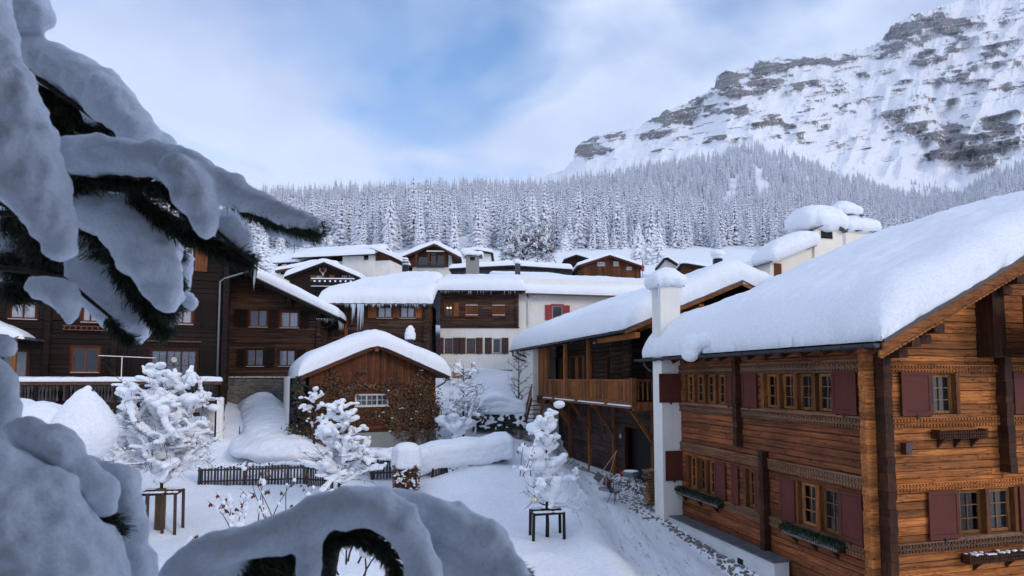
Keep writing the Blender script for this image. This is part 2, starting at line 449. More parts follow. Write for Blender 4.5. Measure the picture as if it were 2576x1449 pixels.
def m_glass(n):
    n.b.inputs['Base Color'].default_value = (0.012, 0.013, 0.016, 1)
    n.b.inputs['Roughness'].default_value = 0.06
    n.b.inputs['Specular IOR Level'].default_value = 0.8
    geo = n.new('ShaderNodeNewGeometry')
    n.bump(n.noise(geo.outputs['Position'], 3, 2, 0.5), 0.08, 0.02)
GLASS = mat('window_glass', m_glass)
def m_clear(n):
    tr = n.new('ShaderNodeBsdfTransparent'); gl = n.new('ShaderNodeBsdfGlossy', _Roughness=0.05)
    fr = n.new('ShaderNodeFresnel', _IOR=1.5); mx = n.new('ShaderNodeMixShader')
    n.link(fr.outputs[0], mx.inputs[0]); n.link(tr.outputs[0], mx.inputs[1]); n.link(gl.outputs[0], mx.inputs[2])
    n.link(mx.outputs[0], n.out.inputs[0])
CLEAR = mat('clear_glass', m_clear)
def m_ice(n):
    n.b.inputs['Base Color'].default_value = (0.8, 0.87, 0.95, 1); n.b.inputs['Roughness'].default_value = 0.1
    n.b.inputs['Transmission Weight'].default_value = 0.35; n.b.inputs['IOR'].default_value = 1.31
ICE = mat('ice', m_ice)
def m_lamp(n):
    n.b.inputs['Emission Color'].default_value = (1.0, 0.62, 0.2, 1); n.b.inputs['Emission Strength'].default_value = 6
LAMPLIT = mat('lit_bulb', m_lamp)
# ------------------------------------------------------------------ near ground
CP = [(1688,1303,23.2),(1579,1206,28.9),(1487,1178,33.5),(1440,1150,36.5),(1375,1352,21),
      (1200,1195,27),(1290,1130,33),(1240,1050,38),(1250,965,43),(1180,935,47),(1300,935,48),(1320,1080,38),
      (1000,1140,31),(830,1140,31),(1100,1120,34.5),(700,1150,31),(640,1150,31),(600,1035,39),(760,1000,42),
      (500,1228,27.5),(640,1224,27.3),(760,1222,27.3),(940,1215,27.5),(600,1180,29.3),(720,1180,29.3),
      (400,1338,22),(300,1250,25),(100,1180,27),(0,1120,29),(850,1270,25),(700,1330,22.5),(1000,1250,26),(1060,1225,27),
      (1150,1330,21.5),(500,1000,36)]
PTS = [tuple(at(*c)) for c in CP]
PTS += [(3.0,17,0.3),(4.4,17,0.1),(6.5,17,0.03),(5.0,20.5,0.35),(4.6,12,-.3),(8.5,12,-.4),(5,6,-.5),(0,12,0),(-6,12,.1),(-12,12,.6),(0,6,-.2),(-6,5,.1),(0,-8,-.5),(-12,-8,.3),(12,-8,-.8),(14,4,-.8),(14,12,-.6),(-20,5,1.5),
        (10,30,1.2),(12,24,.8),(20,20,.8),(25,35,3),(12,40,3.2),(5,44,3.4),(14,50,6.5),(30,5,0),(40,30,4),(-30,10,3),(-22,22,3),(-28,34,5),(-40,25,6),
        (-12,49,7.2),(-4,48,6.8),(3,52,7),(10,58,9),(-22,50,8.5),(-35,50,9),(30,55,9),(0,63,10.5),(-15,66,13),(-30,70,14),(20,70,13),(35,75,14),(50,60,10),(-50,60,12)]
EPT = [(-1400,.20),(0,.185),(640,.185),(900,.185),(1200,.185),(1500,.185),(1800,.182),(2300,.18),(3800,.18)]
def Ebase(px): return np.interp(px, [a for a, b in EPT], [b for a, b in EPT])
for px in range(-600, 3400, 400):
    for Y in (92.0, 110.0, 128.0):
        k = .150 if Y < 100 else (.185 if Y < 120 else .193)
        PTS.append(((px-1288)/F*Y, Y, CZ + k * Y * (0.97 if Y < 100 else 1)))
P = np.array(PTS); _c = 5.0
def _phi(d2): return np.sqrt(d2 + _c*_c)
_n = len(P); _A = np.zeros((_n+3, _n+3))
_A[:_n,:_n] = _phi(((P[:,None,:2]-P[None,:,:2])**2).sum(-1)) - np.eye(_n)*0.12
_A[:_n,_n] = 1; _A[:_n,_n+1:] = P[:,:2]; _A[_n,:_n] = 1; _A[_n+1:,:_n] = P[:,:2].T
_w = np.linalg.solve(_A, np.concatenate([P[:,2], [0,0,0]]))
def Gn(x, y):
    x = np.asarray(x, float); y = np.asarray(y, float); sh = x.shape
    q = np.stack([x.ravel(), y.ravel()], 1); out = np.zeros(len(q))
    for i in range(0, len(q), 20000):
        qq = q[i:i+20000]
        out[i:i+20000] = _phi(((qq[:,None]-P[None,:,:2])**2).sum(-1)) @ _w[:_n] + _w[_n] + qq @ _w[_n+1:]
    return out.reshape(sh)
# street strip: left and right edges along depth
SY = np.array([2, 6, 12, 14, 17, 21, 27, 33, 38, 42.])
SL = np.array([3.7, 3.9, 3.8, 3.7, 3.6, 3.1, 2.6, 2.5, 2.2, 2.0])
SR = np.array([9.5, 9.3, 8.7, 8.1, 7.5, 6.5, 5.6, 4.9, 3.6, 3.0])
def street_mask(x, y):
    l = np.interp(y, SY, SL); r = np.interp(y, SY, SR)
    l = l + 0.25 * fbm(y * 0.5, 3.3, 0, 2, 5)
    return sm((x - l) / 0.7 + 0.2) * sm((r - x) / 0.6 + 0.3) * sm((43 - y) / 3)
def G(x, y):
    x = np.asarray(x, float); y = np.asarray(y, float)
    z = Gn(x, y)
    m = street_mask(x, y)
    und = 0.22 * fbm(x * 0.22, y * 0.22, 0, 3, 11) + 0.075 * fbm(x * 0.9, y * 0.9, 0, 3, 12)
    # ploughed heap along the left edge of the street
    l = np.interp(y, SY, SL)
    heap = 0.28 * np.exp(-((x - l + 0.55) / 0.6) ** 2) * sm((30 - y) / 8)
    return z + (und + heap) * (1 - m) - 0.20 * m + m * (0.035 * fbm(x * 2.5, y * 1.2, 0, 3, 14) + 0.03 * np.sin((x - l) * 5.2 + .6 * fbm(y * .3, 1.0, 0, 2, 15)))
def g1(x, y): return float(G(np.array([x]), np.array([y]))[0])

xs = np.unique(np.concatenate([np.linspace(-75, -24, 30), np.linspace(-24, 12, 200), np.linspace(12, 90, 40)]))
ys = np.unique(np.concatenate([np.linspace(-30, 5, 16), np.linspace(5, 50, 240), np.linspace(50, 124, 50)]))
X, Y = np.meshgrid(xs, ys, indexing='ij')
Z = G(X, Y)
fast_mesh('snow_ground', np.stack([X, Y, Z], -1).reshape(-1, 3), grid_faces(len(xs), len(ys)), SNOW_GROUND, kind='structure')
# street sheet
ys2 = np.linspace(3, 41.5, 190); us = np.linspace(0, 1, 40)
U, Y = np.meshgrid(us, ys2, indexing='ij')
lft = np.interp(Y, SY, SL) + 0.1 + 0.3 * fbm(Y * 0.9, 3.3, 0, 3, 5); rgt = np.interp(Y, SY, SR) - 0.1 + 0.2 * fbm(Y * 0.8, 8.1, 0, 3, 6)
X = lft + (rgt - lft) * U
Z = G(X, Y) + 0.012 + 0.035 * np.clip(np.minimum(U, 1 - U) * 12, 0, 1) - 0.035
Z = np.where((U < 0.02) | (U > 0.98), Z - 0.06, Z + 0.02)
fast_mesh('street', np.stack([X, Y, Z], -1).reshape(-1, 3), grid_faces(len(us), len(ys2)), STREET, kind='structure')

# ------------------------------------------------------------------ far hillside and mountain, laid out by direction and distance
def ipx(px, tab): return np.interp(px, [a for a, b in tab], [b for a, b in tab])
def yE(tab): return [(a, (952.0 - b) / F) for a, b in tab]
# ground line of the upper forest edge (picture rows) and its distance
FT = yE([(-1400,500),(0,510),(620,512),(760,508),(900,500),(1000,495),(1200,485),(1350,482),(1450,462),(1550,440),(1650,418),(1750,402),(1810,392),(1840,372),(1880,368),(1940,372),(2000,386),(2060,415),(2120,450),(2180,452),(2240,478),(2340,505),(2440,490),(2500,445),(2576,415),(2800,380),(3800,360)])
FD = [(-1400,560),(900,560),(1300,620),(1500,760),(1800,900),(2576,950),(3800,950)]
SK = yE([(-1400,600),(900,600),(1200,575),(1270,480),(1300,447),(1345,438),(1400,425),(1445,408),(1446,385),(1452,358),(1473,343),(1500,330),(1538,318),(1608,307),(1663,273),(1700,255),(1738,240),(1788,216),(1813,196),(1818,168),(1848,151),(1913,146),(1919,130),(1980,122),(2038,118),(2138,108),(2203,96),(2238,81),(2268,47),(2275,35),(2318,12),(2345,0),(2420,-25),(2576,-60),(2900,-120),(3800,-100)])
SD = [(-1400,1300),(1200,1500),(1450,1900),(1900,2100),(2576,2300),(3800,2400)]

def hillE(px, t):       # t 0..1 between Y=118 and forest edge
    e0 = Ebase(px) + 0.006; e1 = ipx(px, FT)
    s = np.where(t < 0.28, t / 0.28 * 0.10, 0.10 + (t - 0.28) / 0.72 * 0.90)
    return e0 + (e1 - e0) * (0.25 * sm(t) + 0.75 * s)
def hillY(px, t): return 116.0 + (ipx(px, FD) - 116.0) * (0.35 * t + 0.65 * t * t)
def hill(px, t):
    Yv = hillY(px, t); E = hillE(px, t)
    Xv = (px - 1288) / F * Yv
    Zv = CZ + E * Yv + 0.022 * Yv * fbm(Xv * 0.006, Yv * 0.006, 0, 3, 31) * np.sin(PI * np.clip(t, 0, 1)) - 4.0 * (1 - sm(t * 8))
    return Xv, Yv, Zv
pxs = np.linspace(-1400, 3800, 420); ts = np.linspace(0, 1, 130)
PX, T = np.meshgrid(pxs, ts, indexing='ij')
X, Y, Z = hill(PX, T)
fast_mesh('hillside', np.stack([X, Y, Z], -1).reshape(-1, 3), grid_faces(len(pxs), len(ts)), SNOW_GROUND, kind='structure')

def m_mountain(n):
    geo = n.new('ShaderNodeNewGeometry')
    at_ = n.new('ShaderNodeAttribute', attribute_name='rock')
    mpx = n.new('ShaderNodeMapping', _Scale=(0.006, 0.006, 0.045), _Rotation=(0.0, R_(13), 0)); n.link(geo.outputs['Position'], mpx.inputs[0])
    a = n.noise(mpx.outputs[0], 1.0, 12, 0.68, 0.4)
    mp2 = n.new('ShaderNodeMapping', _Scale=(0.085, 0.05, 0.055), _Rotation=(0, R_(-30), 0)); n.link(geo.outputs['Position'], mp2.inputs[0])
    b = n.noise(mp2.outputs[0], 1.0, 10, 0.75, 0.3)
    f = n.math('ADD', n.math('MULTIPLY', at_.outputs['Fac'], 0.85), n.math('MULTIPLY', n.math('SUBTRACT', a, 0.5), 1.3))
    f = n.math('ADD', f, n.math('MULTIPLY', n.math('SUBTRACT', b, 0.5), 2.9))
    mask = n.ramp(f, (0.47, 0.0), (0.64, 1.0))
    rock = n.ramp(b, (0.35, (0.085, 0.085, 0.10)), (0.52, (0.19, 0.18, 0.175)), (0.68, (0.42, 0.41, 0.42)))
    setc(n, n.mix(mask, (0.88, 0.88, 0.91), rock))
    n.b.inputs['Roughness'].default_value = 0.85; n.b.inputs['Specular IOR Level'].default_value = 0.1
    n.bump(n.mix(0.4, a, b), 0.8, 5.0)
MOUNT = mat('mountain_rock_and_snow', m_mountain)
nu, nv = 900, 330
pxs = np.concatenate([np.linspace(-600, 1230, 40), np.linspace(1240, 2640, nu - 100), np.linspace(2660, 3800, 60)]); ts = np.linspace(-0.04, 1.06, nv)
PX, T = np.meshgrid(pxs, ts, indexing='ij')
EF, ES, DF, DS = ipx(PX, FT), ipx(PX, SK), ipx(PX, FD), ipx(PX, SD)
Tt = np.clip(T, 0, 1)
_k = np.ones(41) / 41.0
ESs = np.repeat(np.convolve(np.pad(ES[:, 0], 20, mode='edge'), _k, mode='valid')[:, None], ES.shape[1], 1)
Epl = EF + (ESs - EF) * Tt + (ES - ESs) * sm((Tt - .86) / .14)
PYp = 952 - Epl * F                                   # picture row of each point, for placing the rock faces
def fb(x, y, o, sd): return fbm(x, y, 0, o, sd)
wx = PX + 25 * fb(PX * .012, PYp * .02, 3, 61); wy = PYp + 12 * fb(PX * .015 + 9, PYp * .03, 3, 62)
ROCKS = [(1480,368,48,32,1.1),(1560,330,60,16,.9),(1650,328,70,20,.9),(1620,374,40,10,.6),(1560,388,40,8,.5),(1720,278,75,20,1.0),(1800,245,55,24,.9),(1850,178,45,26,1.1),(1960,142,60,15,1.4),(2060,130,85,13,1.3),(2180,117,75,14,1.1),
  (1870,215,50,22,.9),(1960,190,55,26,.9),(2010,212,60,20,.7),(1885,262,38,22,.8),(2080,185,85,11,.7),(2300,50,45,32,1.5),(2385,18,90,22,1.4),(2262,88,45,18,1.1),(2370,105,45,55,1.0),(2450,70,50,60,.9),(2460,165,70,30,.7),(2560,90,55,60,.9),
  (2250,178,85,12,.7),(2150,250,95,10,.6),(1980,292,85,13,.7),(2080,338,95,16,.7),(1830,340,60,9,.45),(2250,300,60,18,.6),(2330,300,70,34,1.0),(2430,335,60,55,1.1),(2530,305,60,45,1.1),(2490,385,45,35,1.1),(2560,205,55,20,.7),(2150,310,60,14,.5),(2380,230,60,12,.5)]
rw = np.zeros_like(PX)
for (a, b, c, d, w) in ROCKS: rw = np.maximum(rw, w * np.exp(-(((wx - a) / c) ** 2 + ((wy - b) / d) ** 2) * 0.9))
strata = fb(PX * .010 + PYp * .012, (PYp + PX * .16) * .085, 5, 63)
mid = fb(PX * .035, PYp * .06, 5, 64)
rock = sm((rw - 0.17 + 0.70 * strata + 0.80 * mid) * 1.3) * sm(rw * 4)
# thin ledges everywhere
ledge = sm((fb(PX * .012 + 3, (PYp + PX * .22) * .13, 4, 65) - .10) * 4) * sm((PX - 1480) / 250) * .75 * sm((Tt - .12) * 6)
rock = np.clip(np.maximum(rock, ledge * sm((mid + .3) * 2)), 0, 1)
jag = 0.0045 * fb(PX * 0.06, PX * 0 + 2.2, 5, 49) + 0.003 * fb(PX * 0.2, PX * 0 + 7.2, 3, 50)
E = Epl + jag * sm((Tt - .9) * 10) * (ES > 0.30) + 0.006 * strata * sm(Tt * 5) * sm((1 - Tt) * 8)
ridged = 1 - np.abs(fb(PX * .016 + PYp * .006, PYp * .012, 5, 66)) * 2.2
gully = 1 - np.abs(fb(PX * .035 + PYp * .012, PYp * .010 + 3, 4, 67)) * 2.2
Yv = DF + (DS - DF) * Tt - 90 * (1 - np.abs(fb(PX * .009 + PYp * .004, PYp * .007, 3, 66)) * 2.0) * sm(Tt * 5) - 22 * ridged * sm(Tt * 5) - 12 * gully * sm(Tt * 5) - 45 * rock * (0.5 + strata) + 6 * mid
over = np.clip(T - 1, 0, 1)
Yv = Yv + over * 5000; E = E - over * 0.4
under = np.clip(-T, 0, 1); Yv = Yv - under * 1500; E = E - under * 0.8
Xv = (PX - 1288) / F * Yv; Zv = CZ + E * Yv
rock = rock * sm((Tt - 0.02) * 25)
rock[T > 1.0] = 0
mo = fast_mesh('mountain', np.stack([Xv, Yv, Zv], -1).reshape(-1, 3), grid_faces(len(pxs), len(ts)), MOUNT, kind='structure')
a_ = mo.data.attributes.new('rock', 'FLOAT', 'POINT'); a_.data.foreach_set('value', rock.ravel().astype(np.float32))

# ------------------------------------------------------------------ frosted conifers
def m_frost(lo, hi, dens, nm):
    def fn(n):
        oi = n.new('ShaderNodeObjectInfo'); geo = n.new('ShaderNodeNewGeometry')
        sx = n.new('ShaderNodeSeparateXYZ'); n.link(geo.outputs['Normal'], sx.inputs[0])
        a = n.noise(geo.outputs['Position'], 0.55, 5, 0.75)
        f = n.math('ADD', n.math('MULTIPLY', n.math('ABSOLUTE', sx.outputs[2]), 0.45), n.math('MULTIPLY', a, 1.0))
        f = n.math('ADD', f, n.math('MULTIPLY', oi.outputs['Random'], 0.12))
        setc(n, n.ramp(f, (dens, lo), (dens + 0.16, hi)))
        n.b.inputs['Roughness'].default_value = 0.9; n.b.inputs['Specular IOR Level'].default_value = 0.05
    return mat(nm, fn)
FROST = m_frost((0.045, 0.042, 0.048), (0.76, 0.77, 0.82), 0.57, 'frosted_spruce_crown')
FROSTN = m_frost((0.04, 0.045, 0.045), (0.84, 0.85, 0.88), 0.62, 'snowy_spruce_crown')
def conifer_mesh(name, seed, H=16.0, W=2.5, rows=17, per=9, m=FROST, droop=0.55):
    rnd = random.Random(seed); V = []; Fc = []; mi = []
    mb = MB()
    mb.tube([(0,0,-1.5),(0.05,0,H*0.5),(0,0,H*0.97)], [0.22,0.13,0.02], 5, mi=1)
    for r in range(rows):
        q = r / (rows - 1); z = H * (0.07 + 0.90 * q ** 0.92)
        w = W * ((1 - q) ** 0.80) * rnd.uniform(0.82, 1.12) + 0.15
        k = max(4, int(per * (1 - q * 0.5)))
        a0 = rnd.random() * 6.28
        for i in range(k):
            a = a0 + 2 * PI * i / k + rnd.uniform(-.25, .25); l = w * rnd.uniform(0.65, 1.15)
            dz = -droop * l * rnd.uniform(0.7, 1.3); hw = l * rnd.uniform(0.20, 0.32) + 0.08; zz = z + rnd.uniform(-.25, .25)
            c, s = math.cos(a), math.sin(a)
            def pt(rr, sd, z_): return (c*rr - s*sd, s*rr + c*sd, z_)
            th = 0.10 + 0.05 * l
            mb.add([pt(0.05, 0, zz + 0.15), pt(l*0.55, hw, zz + dz*0.45 - 0.10), pt(l, 0, zz + dz), pt(l*0.55, -hw, zz + dz*0.45 - 0.10), pt(l*0.5, 0, zz + dz*0.30 + th*1.6), pt(l*0.45, 0, zz + dz*0.6 - th*2.0)],
                   [(0,1,4),(1,2,4),(2,3,4),(3,0,4),(0,5,1),(1,5,2),(2,5,3),(3,5,0)], 0)
    me = bpy.data.meshes.new(name); me.from_pydata(mb.v, [], mb.f)
    me.materials.append(m); me.materials.append(BARK); me.polygons.foreach_set('material_index', mb.m); me.update()
    return me
CON = [conifer_mesh('conifer_form', 100 + i, H=16 + (i % 3) * 1.5, W=(2.9, 2.4, 3.3, 2.1, 2.8)[i % 5]) for i in range(6)]
CONN = [conifer_mesh('conifer_near_form', 200 + i, H=13, W=2.9, rows=22, per=11, m=FROSTN, droop=0.5) for i in range(4)]
rs = np.random.RandomState(5)
cand = []
# candidates spread evenly over the picture area of the wood
N = 17000
px = rs.uniform(-250, 2800, N); t = rs.uniform(0.22, 1.0, N) ** 0.9
t0 = 0.27 + 0.05 * fbm(px * 0.01, 7.0, 0, 3, 51)
t0 = t0 + 0.09 * ((px > 600) & (px < 900))
X, Y, Z = hill(px, t)
clear = fbm(px * 0.012, t * 5, 0, 3, 52)
dens_ok = (clear < 0.36) | (t > 0.85)
keep = ((t > t0) | (rs.rand(N) < .05 * (fbm(px * .03, t * 20, 0, 2, 58) > .0))) & dens_ok
# thin out where trees grow larger in the picture
size_px = 16 * F / Y
keep &= rs.rand(N) < np.clip((46.0 / size_px) ** 1.0, 0.30, 1.0) * 0.92
fp = np.stack([X, Y, Z], -1)[keep]; fpx = px[keep]; ft = t[keep]
# scattered trees above the edge, on the scree
M2 = 900
px2 = rs.uniform(1900, 2700, M2); tt2 = rs.uniform(0.0, 0.30, M2) ** 1.3
e2 = ipx(px2, FT) + (ipx(px2, SK) - ipx(px2, FT)) * tt2; y2 = ipx(px2, FD) + (ipx(px2, SD) - ipx(px2, FD)) * tt2
k2 = (fbm(px2 * 0.02, tt2 * 9, 0, 3, 53) + (px2 - 2300) / 900 * 0.35 > 0.02)
p2 = np.stack([(px2 - 1288) / F * y2, y2, CZ + e2 * y2 + 3 - 1.0], -1)[k2]
sc1 = rs.uniform(0.55, 1.28, len(fp)); sc2 = rs.uniform(0.35, 0.8, len(p2))
# the biggest in the picture become single trees
vis = (fpx > 600) & (fpx < 2576)
order = np.argsort(np.where(vis, fp[:, 1], 1e9))[:235]
single = np.zeros(len(fp), bool); single[order] = True
LBL = 'frost-white spruce at the lower edge of the wood above the village'
for i, j in enumerate(order):
    o = bpy.data.objects.new('spruce_tree', CON[i % 6]); C.objects.link(o)
    o.location = fp[j] - np.array([0, 0, 0.4]); s = sc1[j]; o.scale = (s, s, s * rs.uniform(.92, 1.12)); o.rotation_euler = (0, 0, rs.uniform(0, 6.28))
    tag(o, LBL, 'tree', 'frost-white spruces along the lower edge of the wood')
allp = np.concatenate([fp[~single], p2]); alls = np.concatenate([sc1[~single], sc2])
me = bpy.data.meshes.new('forest'); me.vertices.add(len(allp)); me.vertices.foreach_set('co', allp.astype(np.float32).ravel())
a_ = me.attributes.new('size', 'FLOAT', 'POINT'); a_.data.foreach_set('value', alls.astype(np.float32))
a_ = me.attributes.new('turn', 'FLOAT_VECTOR', 'POINT'); tv = np.zeros((len(allp), 3), np.float32); tv[:, 2] = rs.uniform(0, 6.28, len(allp)); a_.data.foreach_set('vector', tv.ravel())
fo = bpy.data.objects.new('forest', me); C.objects.link(fo)
tag(fo, 'dense wood of frost-covered spruces climbing the slope under the rock face', 'forest', None, 'stuff')
vc = bpy.data.collections.new('conifer_forms')
for i, m_ in enumerate(CON): vc.objects.link(bpy.data.objects.new('conifer_form_%d' % i, m_))
ng = bpy.data.node_groups.new('scatter_forest', 'GeometryNodeTree')
ng.interface.new_socket('Geometry', in_out='INPUT', socket_type='NodeSocketGeometry'); ng.interface.new_socket('Geometry', in_out='OUTPUT', socket_type='NodeSocketGeometry')
gi = ng.nodes.new('NodeGroupInput'); go = ng.nodes.new('NodeGroupOutput'); ip = ng.nodes.new('GeometryNodeInstanceOnPoints')
ci = ng.nodes.new('GeometryNodeCollectionInfo'); ci.inputs['Collection'].default_value = vc; ci.inputs['Separate Children'].default_value = True; ci.inputs['Reset Children'].default_value = True
na = ng.nodes.new('GeometryNodeInputNamedAttribute'); na.data_type = 'FLOAT'; na.inputs['Name'].default_value = 'size'
nr = ng.nodes.new('GeometryNodeInputNamedAttribute'); nr.data_type = 'FLOAT_VECTOR'; nr.inputs['Name'].default_value = 'turn'
ip.inputs['Pick Instance'].default_value = True
ng.links.new(gi.outputs[0], ip.inputs['Points']); ng.links.new(ci.outputs[0], ip.inputs['Instance'])
ng.links.new(na.outputs[0], ip.inputs['Scale']); ng.links.new(nr.outputs[0], ip.inputs['Rotation']); ng.links.new(ip.outputs[0], go.inputs[0])
gm = fo.modifiers.new('scatter', 'NODES'); gm.node_group = ng
# ------------------------------------------------------------------ house frame: local x along the wall that faces the camera, y back, z up (z = 0 at camera height - CZ)
class Frame:
    def __init__(s, name, label, cat, origin=None, px=None, depth=None, deg=0.0, z0=0.0, group=None):
        s.a = R_(deg); s.c, s.s = math.cos(s.a), math.sin(s.a)
        if origin is None:
            r = ray(px, 800); r0 = ray(px, 952); k = depth / r0[1]; origin = (r0[0] * k, depth)
        s.o = origin; s.z0 = z0
        s.e = empty(name, (origin[0], origin[1], z0), s.a, label, cat, group)
    def w(s, x, y, z=0.0): return Vector((s.o[0] + s.c * x - s.s * y, s.o[1] + s.s * x + s.c * y, z + s.z0))
    def l(s, X, Y): dx, dy = X - s.o[0], Y - s.o[1]; return (s.c * dx + s.s * dy, -s.s * dx + s.c * dy)
    def _hit(s, px, py, axis, c):
        r = ray(px, py); lx = s.c * r[0] + s.s * r[1]; ly = -s.s * r[0] + s.c * r[1]
        ox, oy = s.l(0, 0)
        if axis == 'y': k = (c - oy) / ly; return (ox + k * lx, CZ + k * r[2] - s.z0)
        k = (c - ox) / lx; return (oy + k * ly, CZ + k * r[2] - s.z0)
    def Y(s, px, py, c=0.0): return s._hit(px, py, 'y', c)     # (x, z) on the plane y = c
    def X(s, px, py, c=0.0): return s._hit(px, py, 'x', c)     # (y, z) on the plane x = c
    def g(s, x, y): p = s.w(x, y); return g1(p.x, p.y) - s.z0

# a wall plane: 'y' faces -y, 'x' faces -x, 'X' faces +x ; a = along, d = out of the wall, z = up
def wp(pl, c, a, d, z):
    return (a, c - d, z) if pl == 'y' else ((c - d, a, z) if pl == 'x' else (c + d, a, z))
def wb_(mb, pl, c, a0, a1, d0, d1, z0, z1, mi=None):
    p, q = wp(pl, c, a0, d0, z0), wp(pl, c, a1, d1, z1)
    mb.box(p[0], q[0], p[1], q[1], p[2], q[2], mi)
def plank(name, parent, m, pl, c, a0, a1, d0, d1, z0, z1, ch=0.012, wob=0.0, rnd=random):
    """a board lying along the wall, chamfered edges, slightly uneven"""
    n = 3 if (a1 - a0) > 1.5 and wob else 2
    prof = [(d0, z0), (d1 - ch, z0), (d1, z0 + ch), (d1, z1 - ch), (d1 - ch, z1), (d0, z1)]
    V = []; Fc = []
    for i in range(n):
        a = a0 + (a1 - a0) * i / (n - 1); wz = rnd.uniform(-wob, wob)
        for j, (d, z) in enumerate(prof): V.append(wp(pl, c, a, d, z + (wz if 0 < j < 5 else 0)))
    for i in range(n - 1):
        for j in range(6): Fc.append((i*6 + j, i*6 + (j+1) % 6, (i+1)*6 + (j+1) % 6, (i+1)*6 + j))
    Fc += [(0,1,2,3,4,5), tuple((n-1)*6 + k for k in (5,4,3,2,1,0))]
    return mesh_obj(name, V, Fc, m, parent)
def subtract(rect, holes):
    out = [rect]
    for (h0, h1, g0, g1_) in holes:
        nx = []
        for (a0, a1, z0, z1) in out:
            if h1 <= a0 or h0 >= a1 or g1_ <= z0 or g0 >= z1: nx.append((a0, a1, z0, z1)); continue
            if h0 > a0: nx.append((a0, h0, z0, z1))
            if h1 < a1: nx.append((h1, a1, z0, z1))
            b0, b1 = max(a0, h0), min(a1, h1)
            if g0 > z0 + 0.03: nx.append((b0, b1, z0, g0))
            if g1_ < z1 - 0.03: nx.append((b0, b1, g1_, z1))
        out = nx
    return [r for r in out if r[1] - r[0] > 0.03 and r[3] - r[2] > 0.02]
def plank_wall(parent, m, pl, c, a0, a1, z0, z1, h=0.2, th=0.10, holes=(), lim=None, gap=0.007, jit=0.012, wob=0.006, name='plank', seed=1, ch=0.012, maxlen=99, back=True, backm=None, vary=0.2):
    rnd = random.Random(seed); z = z0
    while z < z1 - 0.03:
        hh = min(h * rnd.uniform(1 - vary, 1 + vary), z1 - z); 
        if z1 - z - hh < 0.06: hh = z1 - z
        b0, b1 = (a0, a1) if lim is None else lim(z + hh * 0.5)
        if b1 - b0 > 0.1:
            segs = [b0]
            while b1 - segs[-1] > maxlen * 1.4: segs.append(segs[-1] + maxlen * rnd.uniform(0.6, 1.2))
            segs.append(b1)
            for s0, s1 in zip(segs, segs[1:]):
                for (p0, p1, q0, q1) in subtract((s0 + gap*0.5, s1 - gap*0.5, z + gap, z + hh), holes):
                    plank(name, parent, m, pl, c, p0, p1, -th, rnd.uniform(-jit, jit), q0, q1, ch, wob, rnd)
        z += hh
def v_boards(parent, m, pl, c, a0, a1, zb, zt, w=0.14, th=0.03, holes=(), name='board', seed=2, jit=0.006):
    rnd = random.Random(seed); a = a0
    while a < a1 - 0.02:
        ww = min(w * rnd.uniform(0.85, 1.15), a1 - a)
        z0 = zb(a + ww/2) if callable(zb) else zb; z1a = zt(a) if callable(zt) else zt; z1b = zt(a + ww) if callable(zt) else zt
        if min(z1a, z1b) > z0 + 0.02:
            d1 = rnd.uniform(-jit, jit)
            for (p0, p1, q0, q1) in subtract((a + 0.004, a + ww - 0.004, z0, max(z1a, z1b)), holes):
                t0, t1 = (min(q1, z1a), min(q1, z1b))
                P_ = [wp(pl, c, p0, -th, q0), wp(pl, c, p1, -th, q0), wp(pl, c, p1, -th, t1), wp(pl, c, p0, -th, t0)]
                Q_ = [wp(pl, c, p0, d1, q0), wp(pl, c, p1, d1, q0), wp(pl, c, p1, d1, t1), wp(pl, c, p0, d1, t0)]
                mesh_obj(name, P_ + Q_, [(0,1,2,3),(7,6,5,4),(0,4,5,1),(1,5,6,2),(2,6,7,3),(3,7,4,0)], m, parent)
        a += ww

